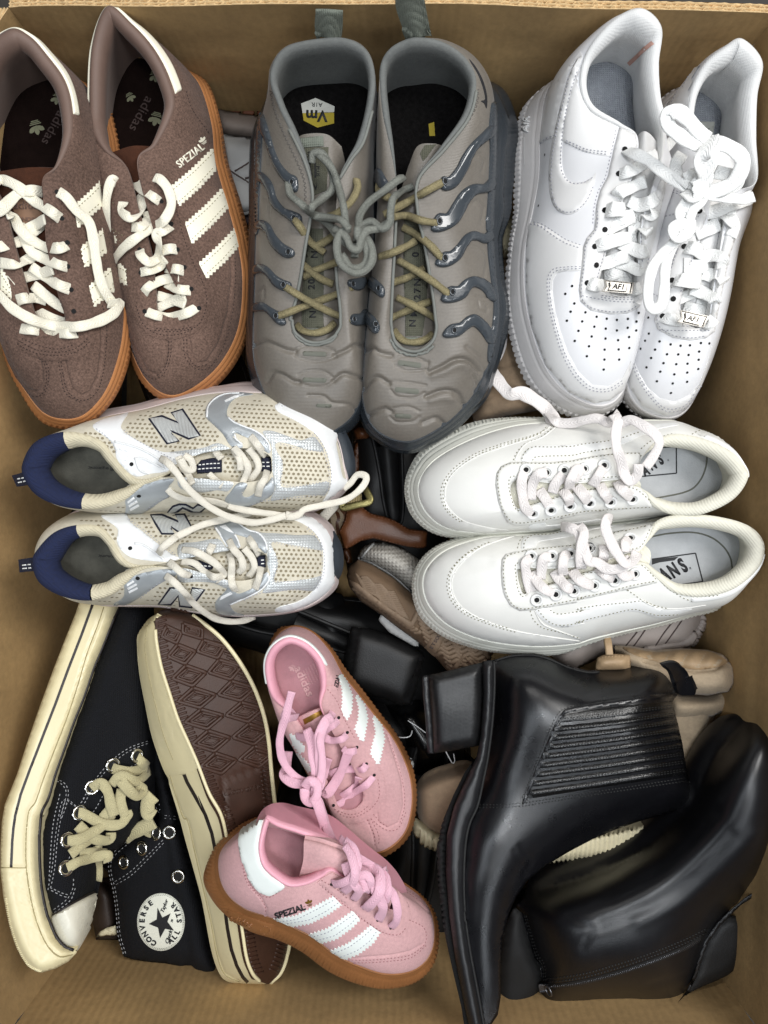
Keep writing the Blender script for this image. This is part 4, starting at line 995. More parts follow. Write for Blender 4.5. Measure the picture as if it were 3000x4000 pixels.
    for ch,x,y in (('N',447,522),('M',448,470),('2',440,375),('0',440,345),('N',455,200)):
        q = VL(4,[(x,y)])[0]; text(mb,ch,q[0],q[1],24,tw,ang=-90,sx=1.1,bold=.02)
    mb.out('lettering',M_blk,w)
    patch('loop_keeper',r4([(412,600),(475,598),(483,640),(418,638)]),bvh(tg,up),M_web,R,th=.004)
    ribs = [r3([(160,600),(182,650),(210,740),(238,830),(275,900),(320,945),(355,965),(358,1025),(335,1025),(300,975),(262,925),(228,850),(200,760),(168,690)]),
            r3([(158,935),(190,955),(222,1000),(245,1075),(290,1130),(340,1150),(378,1172),(375,1225),(350,1215),(325,1185),(280,1150),(235,1110),(208,1030),(180,985),(155,968)]),
            r4([(140,35),(170,22),(205,40),(240,100),(285,148),(335,178),(338,205),(300,210),(265,185),(225,140),(200,80),(165,55),(142,60)]),
            r4([(130,275),(160,258),(200,275),(245,320),(290,345),(322,358),(318,385),(285,388),(240,360),(205,310),(165,290),(130,300)]),
            r4([(130,478),(170,465),(205,485),(245,508),(265,520),(295,570),(262,570),(225,530),(190,500),(130,500)]),
            r4([(640,345),(680,335),(720,330),(715,365),(690,385),(650,372)]),r4([(660,530),(700,525),(730,500),(730,560),(690,575),(655,565)])]
    rails = [r3([(152,640),(168,700),(160,900),(150,1100),(148,1240),(136,1240),(138,1000),(142,800)])]
    bars = [(900 + 455 / 1.3825,850 + 736 / 1.3825,92,18,2),(900 + 455 / 1.3825,850 + 877 / 1.3825,92,18,2),(900 + 505 / 1.3825,850 + 1015 / 1.3825,60,14,2)]
    zz = [r3([(222,400),(240,560),(300,720),(370,870),(410,980),(415,1100)]),r3([(340,285),(440,265),(540,250),(620,255)])]
    pip = [r3([(235,400),(262,560),(320,700),(400,868),(440,1010),(442,1130)]) + r4([(408,160),(380,330),(354,460),(335,550),(345,610),(400,662),(465,674),(540,655),(590,600),(594,540),(575,330),(562,120)]),
           r4([(338,612),(375,665),(460,688),(540,668),(574,632)]),r3([(762,600),(715,765),(650,865),(590,965)])]
    ey = [VL(3,[(330,985)])[0],VL(3,[(342,1178)])[0]] + VL(4,[(312,185),(285,362),(245,530),(662,358),(668,548)])
    vapor_details(R,t,up,bars,zz,ribs,rails,pip,ey)
    patch('side_mark',r3([(183,480),(190,490),(200,492),(188,520),(182,510)]),t,M_blk,R,th=.0005,step=6)
    sheet('pull_tab',[V(3,[(470,200,.030),(535,205,.036),(600,205,.030)]),V(3,[(455,150,.040),(530,155,.044),(606,150,.040)]),V(3,[(460,62,.055),(530,62,.057),(608,68,.055)]),V(3,[(462,60,.050),(530,60,.052),(606,66,.050)]),V(3,[(470,190,.026),(535,180,.028),(600,190,.026)])],M_web,R,thick=.0015)
    t2 = bvh(up,tg)
    L = lambda pts,m=M_rope,**k: lace('lace',VH(pts),t2,m,R,w=.0056,th=.0036,seg=10,**k)
    L([(4,660,552,.001),(4,560,520,.004),(4,450,465,.008),(4,350,408,.004),(4,295,372,.001)]); L([(4,252,535,.001),(4,330,505,.004),(4,450,460,.003),(4,560,420,.004),(4,658,375,.001)])
    L([(4,318,192,.001),(4,400,262,.005),(4,480,325,.007),(4,550,358,.004)]); L([(4,575,240,.004),(4,510,265,.004),(4,450,290,.004),(4,395,320,.003)])
    L([(3,345,1185,.001),(4,370,40,.005),(4,430,130,.007),(4,510,190,.005)]); L([(4,590,70,.010),(4,540,110,.008),(4,460,160,.004)])
    L([(3,312,985,.001),(3,325,1050,.006),(3,385,1105,.009),(3,450,1160,.012),(4,520,30,.016),(4,590,110,.020),(4,640,150,.020)],M_ropegrey)
    L([(3,680,970,.001),(3,685,1020,.006),(3,650,1090,.010),(3,580,1150,.012),(3,510,1180,.012)])
    L([(4,360,580,0),(4,385,608,.003),(4,430,622,.003),(4,480,620,.003),(4,530,600,.003),(4,562,570,0)])
    M = M_ropegrey
    L([(3,640,1240,.024),(3,600,1190,.024),(3,520,1175,.022),(3,450,1160,.020),(3,440,1120,.018),(3,500,1070,.016),(3,545,1030,.016),(3,555,970,.016),(3,535,895,.016),(3,495,830,.016),(3,450,830,.015),(3,440,880,.013)],M)
    L([(3,470,825,.014),(3,545,905,.022),(3,580,1000,.022),(3,610,1110,.022),(3,625,1220,.022),(4,640,60,.024)],M)
    # the knot joining both shoes
    K = lambda pts,m=M: lace('lace',VH(pts),None,m,R,w=.0058,th=.0038,seg=10,absz=True)
    K([(4,640,60,.030),(4,590,90,.033),(4,575,170,.034),(4,600,250,.034),(4,660,295,.033),(4,720,290,.032),(4,762,240,.031),(4,765,170,.030),(4,735,110,.029),(4,690,80,.028)])
    K([(4,600,200,.030),(4,650,270,.029),(4,710,265,.028),(4,740,210,.028),(4,725,150,.030),(4,690,100,.034),(4,690,50,.036)])
    K([(4,560,60,.028),(4,620,100,.034),(4,650,160,.035),(4,690,170,.034),(4,710,110,.034),(4,740,70,.033),(4,800,60,.03),(4,850,30,.028)])
    return R
vapor_left()
# ------------------------------------------------------------------ white leather pair
M_wleather = mat('white_leather', '#d5d4d3',rough=.38,var=.015,scale=40,bump=.10,bscale=1300,big=.02)
M_wtoe = mat('white_toe_leather', '#d4d4d6',rough=.33,var=.012,scale=40,bump=.06,bscale=1500)
M_wsole = mat('white_rubber', '#c4c1c0',rough=.5,var=.03,scale=60,bump=.18,bscale=1400,big=.05)
M_wmesh = mat('white_mesh_lining', '#d8d8d7',rough=.9,var=.04,scale=200,bump=.18,weave=('grid',1700))
M_gmesh = mat('grey_mesh_insole', '#8f939a',rough=.9,var=.15,scale=300,bump=.6,weave=('grid',1300))
M_wlace = mat('white_lace', '#eeeeec',rough=.85,var=.03,scale=200,bump=.5,bscale=1200,weave=('lace',20),sheen=.1)
M_gstitch = mat('grey_thread_light', '#9b9ba3',rough=.9,bump=0)
M_metal = mat('steel_tag', '#8d8a85',rough=.35,var=.05,scale=90,bump=0,metal=1)
M_rust = mat('reddish_stain', '#c59a8c',rough=.9,bump=.4)
def airprof(u,t):
    if t < .30: return .0013 * (1 if (u / .0046) % 1 < .6 else 0) - .0004
    if t < .36: return -.0012
    return .0003 * math.sin(u * 3000) * math.sin(t * 60) * (t < .8) - .0008 * math.exp(-((t - .86) / .03) ** 2)
def metal_tag(R,poly,z,word,ang):
    g = plate('lace_tag',poly,z,M_metal,R); cx = sum(p[0] for p in poly) / len(poly); cy = sum(p[1] for p in poly) / len(poly)
    f = plate('plate',[(cx + (p[0] - cx) * .58,cy + (p[1] - cy) * .72) for p in poly],z + .0012,M_metal,g,inset=.06,rise=-.0002); mb = MB(); text(mb,word,cx,cy,20,bvh(f),ang=ang,bold=.012,shear=.2,th=.0003); mb.out('lettering',M_blk,f)
def af_details(R,up,t,tg,mud,eye,stit,perf,holes,extra=()):
    patch('mudguard',mud,t,M_wleather,R,th=.0014,step=14,edge=.3)
    for nm,pl,th in extra: patch(nm,pl,t,M_wleather,R,th=th,step=13,edge=.3)
    es = patch('eyestay',eye,t,M_wleather,R,th=.0022,step=12,edge=.3)
    t2 = bvh(*[c for c in R.children if c.name.split('.')[0] in ('upper', 'mudguard', 'eyestay', 'swoosh_panel', 'quarter_panel', 'heel_panel')],tg)
    sm = MB()
    for s_ in stit: stitch(sm,s_,t2,9,6,3.6)
    sm.out('stitching',M_gstitch,R,stuff=True)
    mb = MB()
    for x,y in perf: dot(mb,x,y,t2,.00105,.00025)
    mb.out('perforation',M_hole,R,stuff=True)
    mb = MB()
    for x,y in holes: dot(mb,x,y,t2,.0022,.0003)
    mb.out('eyelet',M_hole,R,stuff=True)
    return t2

def white_left():
    R = thing('trainer', 'left one of the white leather trainers with perforated toes, reddish scuff inside its collar', 'shoe',W(2200,900,-.07), 'white leather trainers with perforated toes')
    O = V(5,[(880,62,-.03,.04),(700,120,-.03,.02),(480,330,-.032,-.01),(298,560,-.035),(252,800,-.035),(243,1080,-.035),(208,1290,-.035)]) + \
        V(6,[(288,250,-.035),(284,470,-.035),(315,670,-.035),(400,910,-.037),(520,1055,-.04),(680,1130,-.042),(800,1098,-.045),(872,960,-.047),(930,650,-.05),(958,430,-.052),(1000,200,-.054)]) + \
        V(5,[(1000,1250,-.054),(1008,950,-.05,.0),(985,650,-.045,.01),(965,400,-.04,.02),(978,170,-.035,.035)])
    S = V(5,[(880,50,-.062,.03),(640,150,-.06,.0),(380,420,-.058,-.035),(158,670,-.058),(112,870,-.058),(103,1120,-.058),(98,1330,-.058)]) + \
        V(6,[(206,250,-.058),(186,500,-.058),(206,700,-.058),(285,960,-.06),(430,1128,-.063),(620,1200,-.066),(775,1152,-.07),(845,1030,-.075),(880,650,-.08),(905,430,-.08),(935,200,-.085)]) + \
        V(5,[(930,1250,-.085),(930,950,-.085,-.03),(920,650,-.085,-.03),(910,400,-.08,-.02),(930,160,-.07,.0)])
    A = V(5,[(880,64,.043),(735,105,.038),(600,232,.030),(517,375,.022),(497,540,.015),(560,685,.012),(740,782,.012),(855,850,.012),(825,1080,.010)]) + \
        V(6,[(780,130,.006),(738,310,.0),(706,450,-.005),(795,506,-.009),(900,500,-.009),(922,400,-.004),(934,250,.0),(952,80,.006)]) + \
        V(5,[(940,1170,.010),(1002,1000,.012),(1027,770,.014),(992,600,.018),(980,400,.025),(996,180,.036)])
    n = len(O); pad = [1.4,1.2,1,.8,.8,.8,.5] + [0] * 11 + [.2,.8,1,1.2,1.4]
    k = [.1,.15,.2,.25,.3,.3,.3,.28,.25,.22,.2,.2,.2,.2,.2,.15,.1,.1,.1,.05,.05,.05,.05]
    E = [(VL(6,[(560,1075),(650,1105),(760,1105),(830,1060)]),6,-.0008)]
    up = upper('upper',O,A,M_wtoe,R,k=k,h=.92,rows=40,seg=16,lines=E,bulge=.002); t = bvh(up)
    so = sole('sole',S,O,M_wsole,R,rows=26,seg=30,prof=airprof,bulge=.001)
    ts = bvh(so); mb = MB(); q = VL(5,[(166,765)])[0]; text(mb, 'AIR',q[0],q[1],26,ts,ang=-84,sx=1.1,bold=.02,th=.0012)
    flatpoly(mb,VL(5,[(158,848),(164,848),(163,1018),(158,1018)]),ts,.0012); mb.out('lettering',M_wleather,so)
    ln,base = lining('collar_lining',O,A,M_wmesh,R,pad=pad,ins=.15,padw=.008,lip=.003)
    ins = disc('insole',base,M_gmesh,R)
    sv = bvh(ln); mb = MB(); p = opened(VL(5,[(800,395),(850,350),(905,300),(950,262)]),5); up_,lo_ = offset(p,7),offset(p,-9)
    flatpoly(mb,[tuple(q) for q in up_] + [tuple(q) for q in reversed(lo_)],sv,.0006); mb.out('scuff_mark',M_rust,ln)
    tg = sheet('tongue',[V(5,[(850,840,.002),(890,810,.014),(935,830,.012),(990,900,.006)]),V(5,[(780,1050,-.006),(860,1030,.006),(930,1030,.006),(1020,1080,-.004)]),
                          V(6,[(720,100,-.010),(800,110,.000),(880,100,.000),(970,100,-.010)]),V(6,[(690,330,-.016),(770,330,-.007),(850,330,-.007),(950,330,-.018)]),V(6,[(690,530,-.026),(760,530,-.022),(850,530,-.022),(930,530,-.028)])],M_wleather,R,thick=.004)
    mud = VL(6,[(306,96),(370,106),(440,148),(520,200),(617,234),(612,300),(606,372),(520,374),(470,386),(447,425),(444,490),(460,600),(490,715),(530,830),(590,940),(670,1015),(760,1022),(840,970),(885,880),(880,945),(838,1045),(770,1100),(680,1118),(540,1055),(410,905),(325,680),(296,480),(298,250)])
    eye = VL(5,[(742,785),(712,900),(690,1000),(670,1090),(625,1175),(600,1270),(590,1390)]) + VL(6,[(690,60),(680,140),(640,185),(618,240),(608,350),(593,480),(602,545),(660,595),(770,618),(870,612),(935,575),(958,500),(968,430),(990,290),(1020,180),(1045,60)]) + VL(5,[(1035,1110),(1000,1100)]) + \
        VL(6,[(958,80),(940,250),(928,400),(908,506),(795,515),(700,460),(730,310),(772,130)]) + VL(5,[(815,1080),(852,900),(840,830)])
    sw = smooth_poly(VL(5,[(598,1068),(582,1150),(545,1240),(485,1305),(420,1324),(360,1298),(325,1235),(310,1140),(313,1000),(335,850),(380,660),(430,480),(480,370),(515,350),(480,460),(440,590),(405,750),(388,900),(388,1020),(408,1090),(450,1128),(520,1125),(575,1095)]),3)
    extra = [('quarter_panel',VL(5,[(512,400),(500,540),(565,690),(735,785),(680,965),(600,955),(520,935),(405,880),(385,860),(400,740),(430,590),(480,440)]),.0010),
             ('heel_panel',VL(5,[(515,345),(470,370),(420,470),(370,660),(340,820),(330,852),(290,862),(250,890),(262,780),(310,570),(400,440),(500,320)]),.0012),
             ('swoosh_panel',sw,.0018)]
    f5,f6 = (lambda p: VL(5,p)),(lambda p: VL(6,p)); c5,c6 = VIEWS[5],VIEWS[6]
    st = [f5([(720,800),(700,900),(678,1000),(655,1095),(612,1180),(585,1290),(578,1390)]),f6([(700,30),(695,130),(655,190),(630,245),(622,350),(607,480),(615,535),(665,580),(770,602),(870,597),(925,565)]),
          f6([(318,108),(370,120),(430,160),(510,212),(600,245)]),f6([(315,96),(375,104),(445,145),(520,195),(612,230)]),
          f6([(605,346),(520,350),(450,362),(420,410),(418,490),(435,610),(465,730),(505,850),(570,965),(655,1040),(760,1050),(850,1000)]),
          f6([(605,358),(520,362),(460,374),(432,415),(430,490),(447,605),(477,722),(517,840),(580,950),(662,1026),(760,1036),(845,985)]),
          f5([(578,1095),(520,1128),(450,1132),(402,1092),(382,1020),(384,900),(402,750),(440,570),(485,430)]),f5([(580,1150),(540,1235),(485,1292),(420,1310),(365,1285),(335,1225),(322,1140),(325,1000),(347,850),(390,660)]),
          f5([(410,878),(470,905),(540,935),(670,952)]),f5([(412,866),(475,893),(545,922),(672,938)]),f5([(252,885),(295,848),(335,842)]),f5([(430,480),(395,640),(365,760),(340,850)]),
          f5([(190,1370),(230,1385),(300,1415)]),f6([(610,512),(700,530),(800,545),(920,548)]),f6([(720,510),(800,522),(905,520)]),f6([(715,520),(800,533),(905,532)]),f6([(745,240),(705,380),(690,440)]),f6([(938,90),(945,200),(952,330)]),f6([(985,300),(968,400),(955,520)])]
    perf = f6([(555,458),(517,502),(568,556),(547,602),(630,606),(526,653),(612,657),(693,631),(750,642),(807,649),(869,643),(930,609),(918,658),(680,687),(744,698),(807,708),(868,693),(916,708),(591,710),(665,742),(743,754),(814,763),(876,745),(570,767),(650,797),(738,816),(817,815),(877,807),(638,853),(737,872),(820,872),(733,928)]) + f5([(282,955),(243,1270)])
    holes = f5([(775,922),(737,1072),(652,1298)]) + f6([(740,140),(683,235),(692,340),(640,440),(740,30)])
    t2 = af_details(R,up,t,tg,mud,eye,st,perf,holes,extra)
    L = lambda pts,**k: lace('lace',VH(pts),t2,M_wlace,R,w=k.pop('w',.0098),th=.0011,**k)
    L([(5,735,1078,-.001),(5,790,1060,.004),(5,860,1030,.006),(5,930,975,.008),(5,1000,935,.010),(5,1050,880,.010),(5,1085,840,.008)])
    L([(5,720,1220,-.001),(5,750,1185,.005),(5,830,1150,.006),(5,905,1120,.004)]); L([(5,652,1302,-.001),(5,710,1290,.005),(5,780,1295,.004)],w=.011)
    L([(5,655,1410,-.001),(5,720,1380,.005),(5,790,1345,.006),(5,840,1330,.003)],w=.012); L([(5,800,1240,.002),(5,860,1265,.006),(5,930,1250,.006),(5,975,1215,.001)],w=.010)
    L([(5,830,1330,.002),(5,880,1330,.006),(5,945,1325,.005),(5,960,1290,0)],w=.010); L([(6,740,145,-.001),(6,790,105,.005),(6,850,75,.006),(6,905,80,.003)])
    L([(6,870,130,.003),(6,930,130,.006),(6,985,145,.004),(6,990,175,-.001)]); L([(6,683,240,-.001),(6,750,215,.005),(6,840,190,.006),(6,920,180,.003)])
    L([(6,820,215,.003),(6,880,240,.005),(6,950,265,.004),(6,985,250,-.001)]); L([(6,690,345,-.001),(6,760,325,.005),(6,840,295,.006),(6,905,285,.003)])
    L([(6,810,320,.003),(6,870,340,.005),(6,930,370,.004),(6,950,355,-.001)]); L([(6,735,395,.001),(6,790,385,.004),(6,860,370,.002)],w=.011); L([(6,780,405,.001),(6,830,400,.003),(6,900,405,.001)])
    L([(6,637,442,-.001),(6,690,450,.004),(6,750,465,.002)]); L([(6,870,470,.002),(6,915,475,.004),(6,945,465,-.001)])
    metal_tag(R,VL(6,[(735,422),(905,438),(900,470),(893,500),(722,487),(742,455)]),.012, 'AF1',4)
    # the long lace,the knot and the bow (held by this shoe)
    K = lambda pts,w=.0092,th=.0018: lace('lace',VH(pts),None,M_wlace,R,w=w,th=th,absz=True)
    K([(5,775,922,.010),(5,830,945,.020),(5,920,990,.024),(5,1010,1060,.028),(5,1100,1120,.032),(5,1180,1170,.034)])
    K([(5,1290,900,.048),(5,1210,885,.050),(5,1120,840,.052),(5,1050,780,.054),(5,1040,710,.056),(5,1100,690,.058),(5,1160,730,.056),(5,1220,800,.053),(5,1290,860,.050)],w=.0105,th=.0024)
    K([(5,1300,880,.050),(5,1380,890,.052),(5,1450,925,.052),(5,1500,980,.050),(5,1490,1060,.046),(5,1440,1130,.042),(5,1360,1170,.038),(5,1270,1190,.034)],w=.011)
    K([(5,1330,1060,.034),(5,1420,1080,.038),(5,1480,1100,.036),(5,1450,1150,.032),(5,1370,1160,.030)],w=.010)
    K([(5,1310,850,.052,60),(5,1270,930,.056,40),(5,1250,1000,.052),(5,1270,1080,.044),(5,1250,1150,.038)],w=.012)
    K([(5,1330,860,.050,70),(5,1320,950,.053),(5,1290,1030,.048),(5,1240,1110,.042),(5,1190,1180,.036)],w=.009)
    K([(5,1150,1110,.034,50),(5,1210,1090,.040),(5,1245,1150,.042),(5,1200,1210,.040),(5,1150,1180,.034)],w=.011)
    K([(5,1130,950,.026),(5,1090,1020,.028),(5,1110,1090,.032),(5,1180,1140,.036)],w=.009)
    K([(5,1200,1150,.038),(5,1260,1190,.038),(5,1380,1215,.034),(5,1500,1230,.028),(5,1570,1215,.024)],w=.008)
    K([(5,1230,1170,.036),(5,1250,1230,.036),(5,1200,1290,.034),(5,1170,1360,.032),(6,1190,80,.030),(6,1165,150,.029),(6,1120,220,.028),(6,1060,280,.026),(6,1010,350,.024),(6,985,450,.022),(6,985,550,.020),(6,1015,588,.020),(6,1060,560,.020),(6,1075,460,.020),(6,1080,360,.020),(6,1105,260,.022),(6,1160,180,.024)],w=.008,th=.003)
    K([(5,1190,1200,.034),(5,1150,1260,.034),(5,1120,1320,.032),(5,1160,1400,.030),(6,1180,110,.033),(6,1130,130,.032),(6,1150,180,.034),(6,1205,160,.034),(6,1220,100,.032),(6,1180,60,.030)],w=.009)
    return R
white_left()

def white_right():
    R = thing('trainer', 'right one of the white leather trainers with perforated toes, against the right box wall', 'shoe',W(2600,1000,-.075), 'white leather trainers with perforated toes')
    O = V(5,[(1480,245,-.04,.033),(1330,325,-.04,.01),(1150,500,-.042,-.02),(1010,690,-.045),(960,950,-.045),(930,1200,-.045),(900,1400,-.045)]) + \
        V(6,[(860,450,-.045),(850,650,-.046),(850,850,-.047),(872,1040,-.048),(945,1150,-.05),(1080,1200,-.052),(1190,1162,-.052),(1272,1020,-.052),(1338,820,-.052),(1378,620,-.052),(1425,330,-.052),(1490,120,-.052)]) + \
        V(5,[(1545,1180,-.05,.0),(1555,850,-.05,.008),(1565,580,-.05,.015),(1595,370,-.045,.025)])
    S = [[p[0] - (25 if i > 13 else 32),p[1] + (8 if 9 < i < 14 else 0),p[2] - .027] for i,p in enumerate(O)]
    A = V(5,[(1490,249,.037),(1380,300,.033),(1262,400,.026),(1190,545,.018),(1160,700,.012),(1175,850,.010),(1290,1010,.010)]) + \
        V(6,[(1325,60,.006),(1252,260,.002),(1196,430,-.003),(1165,580,-.008),(1205,672,-.011),(1270,694,-.012),(1322,650,-.010),(1340,540,-.007),(1362,400,-.003),(1388,250,.001),(1415,100,.005)]) + \
        V(5,[(1450,1190,.008),(1588,1120,.010),(1580,850,.014),(1586,600,.020),(1616,390,.030)])
    n = len(O); pad = [1.4,1.2,1,.8,.8,.6,.2] + [0] * 12 + [.2,1,1.2,1.4]; print('wr',len(O),len(A),len(pad))
    k = [.1,.15,.2,.25,.3,.3,.3,.28,.25,.22,.2,.2,.2,.2,.2,.15,.1,.1,.1,.05,.05,.05,.05]
    up = upper('upper',O,A,M_wtoe,R,k=k,h=.92,rows=40,seg=16,bulge=.001); t = bvh(up)
    so = sole('sole',S,O,M_wsole,R,rows=26,seg=30,prof=airprof,bulge=.001)
    ln,base = lining('collar_lining',O,A,M_wmesh,R,pad=pad,ins=.15,padw=.008,lip=.003)
    ins = disc('insole',base,M_gmesh,R); ti = bvh(ins)
    lb = patch('printed_label',VL(5,[(1215,750),(1330,752),(1318,850),(1225,848)]),ti,M_wht,ins,th=.0004); tl = bvh(lb)
    mb = MB(); flatpoly(mb,smooth_poly(VL(5,[(1238,800),(1260,822),(1300,790),(1262,808)]),3),tl); mb.out('printed_mark',M_blk,lb)
    tg = sheet('tongue',[V(5,[(1180,900,-.002),(1230,860,.008),(1330,880,.008),(1440,960,.0)]),V(5,[(1170,1080,-.006),(1240,1060,.004),(1370,1060,.006),(1470,1100,-.002)]),
                          V(6,[(1240,100,-.010),(1300,110,-.002),(1370,100,-.002),(1440,100,-.008)]),V(6,[(1170,380,-.016),(1240,380,-.009),(1310,380,-.009),(1390,380,-.016)]),V(6,[(1150,700,-.030),(1220,700,-.026),(1280,700,-.026),(1350,700,-.030)])],M_wleather,R,thick=.004)
    f5,f6 = (lambda p: VL(5,p)),(lambda p: VL(6,p))
    mud = f6([(905,880),(915,905),(935,950),(980,1030),(1050,1090),(1130,1110),(1210,1075),(1270,1010),(1320,880),(1345,790),(1340,830),(1285,1010),(1195,1150),(1080,1185),(950,1130),(885,1030),(870,930)])
    eye = f6([(1275,20),(1225,80),(1170,180),(1130,280),(1090,400),(1055,530),(1020,650),(1040,705),(1120,748),(1220,765),(1310,752),(1355,715),(1372,620),(1400,480),(1440,290),(1490,130),(1430,110),(1398,250),(1372,400),(1350,545),(1332,655),(1275,702),(1198,680),(1155,585),(1186,430),(1242,260),(1315,60)])
    st = [f6([(1270,60),(1215,130),(1160,230),(1120,340),(1080,450),(1045,580),(1035,650),(1055,695),(1125,735),(1220,750),(1310,738)]),f6([(1045,705),(1120,708),(1220,708),(1340,708)]),
          f6([(1130,670),(1200,685),(1290,690)]),f6([(893,895),(925,975),(985,1070),(1060,1150),(1130,1165),(1210,1130),(1290,1010)]),f6([(903,890),(936,968),(992,1058),(1062,1136),(1130,1150),(1205,1118),(1280,1000)]),
          f6([(1240,290),(1190,400),(1165,500)]),f6([(1385,130),(1370,250),(1360,380)]),f5([(1045,1165),(1100,1180),(1160,1200)]),f5([(1045,1178),(1100,1195),(1155,1212)]),f5([(1180,420),(1110,540),(1060,640)]),f6([(1010,500),(1050,520)]),f6([(1060,70),(1140,50)])]
    perf = f6([(985,636),(948,672),(988,726),(967,766),(1048,770),(942,811),(1023,816),(1110,787),(1166,794),(1219,792),(1281,779),(1328,781),(1090,842),(1153,843),(1211,846),(1271,827),(1001,863),(1070,892),(1142,898),(1205,895),(1268,873),(975,916),(1052,940),(1131,955),(1204,945),(1266,925),(1033,994),(1122,1006),(1203,997),(1112,1060)])
    holes = f6([(1275,38),(1187,235),(1118,425),(1125,530),(1065,627)])
    extra = [('heel_panel',f5([(1262,405),(1205,405),(1130,530),(1060,650),(1040,700),(1110,690),(1165,660),(1195,545)]),.0012)]
    t2 = af_details(R,up,t,tg,mud,eye,st,perf,holes,extra)
    L = lambda pts,**k: lace('lace',VH(pts),t2,M_wlace,R,w=k.pop('w',.0098),th=.0011,**k)
    L([(5,1230,1310,0),(5,1310,1310,.005),(5,1420,1270,.007),(5,1500,1240,.006),(5,1560,1215,.003)],w=.010)
    L([(6,1250,160,.001),(6,1320,135,.005),(6,1390,110,.004)],w=.011); L([(6,1400,50,.004),(6,1450,80,.005),(6,1475,120,.004),(6,1450,180,.0)],w=.010); L([(6,1330,60,.003),(6,1400,40,.006),(6,1480,40,.004)])
    L([(6,1187,238,-.001),(6,1240,245,.004),(6,1290,270,.002)],w=.011); L([(6,1275,300,.003),(6,1340,285,.005),(6,1400,300,.004),(6,1405,350,-.001)])
    L([(6,1185,345,.001),(6,1250,350,.005),(6,1320,330,.003)],w=.012); L([(6,1118,430,-.001),(6,1180,425,.005),(6,1280,430,.004)],w=.012)
    L([(6,1290,385,.003),(6,1350,400,.005),(6,1410,420,.003),(6,1405,445,-.001)],w=.011); L([(6,1230,470,.004),(6,1300,500,.005),(6,1355,530,.003),(6,1360,550,-.001)],w=.010)
    L([(6,1125,535,-.001),(6,1180,520,.004),(6,1280,480,.003)]); L([(6,1180,585,.002),(6,1240,600,.004),(6,1310,605,.002)],w=.012); L([(6,1250,560,.001),(6,1320,570,.002)])
    L([(6,1062,628,-.001),(6,1110,645,.004),(6,1175,650,.002)]); L([(6,1280,660,.002),(6,1325,665,.004),(6,1360,640,-.001)])
    metal_tag(R,VL(6,[(1165,592),(1328,628),(1312,660),(1298,692),(1150,660),(1170,630)]),.008, 'AF1',12)
    return R
white_right()
# ------------------------------------------------------------------ mesh running pair (white,silver,navy)
M_rmesh = mat('cream_mesh', '#c9c2b0',rough=.8,var=.08,scale=250,bump=.3,big=.10)
M_rhole = mat('mesh_hole', '#857b65',rough=.95,var=.25,scale=500,bump=.2)
M_rsilver = mat('silver_overlay', '#bcbfbf',rough=.34,var=.05,scale=120,bump=.25,bscale=900,metal=.25,weave=('grid',900))
M_rgrey = mat('silver_grey_film', '#a5aaad',rough=.36,var=.06,scale=80,bump=.08,metal=.3)
M_rwhite = mat('white_overlay', '#e4e5e5',rough=.4,var=.03,scale=60,bump=.10,big=.03)
M_rmid = mat('worn_white_midsole', '#c5b7b4',rough=.7,var=.10,scale=45,bump=.15,big=.10)
M_routs = mat('dark_rubber', '#2c3239',rough=.6,var=.1,scale=60,bump=.3)
M_navy = mat('navy_lining', '#111b3c',rough=.9,var=.22,scale=500,bump=.3,bscale=900,weave=('DIAGONAL',1500))
M_navyweb = mat('navy_webbing', '#10142a',rough=.8,var=.15,scale=300,bump=.5,weave=('grid',1200))
M_beige = mat('beige_lining', '#c6bda3',rough=.9,var=.08,scale=250,bump=.3,bscale=900,weave=('DIAGONAL',1400))
M_greyins = mat('worn_grey_insole', '#54534b',rough=.95,var=.30,scale=70,bump=.3,big=.2)
M_dirtylace = mat('worn_cream_lace', '#dcd6c8',rough=.9,var=.10,scale=90,bump=.5,bscale=1200,weave=('lace',24),big=.05)
M_nlogo = mat('silver_letter', '#c0c2c0',rough=.35,var=.05,scale=100,bump=.25,metal=.3,weave=('DIAGONAL',1300))
M_white_line = mat('white_thread', '#e3e3df',rough=.8,bump=0)
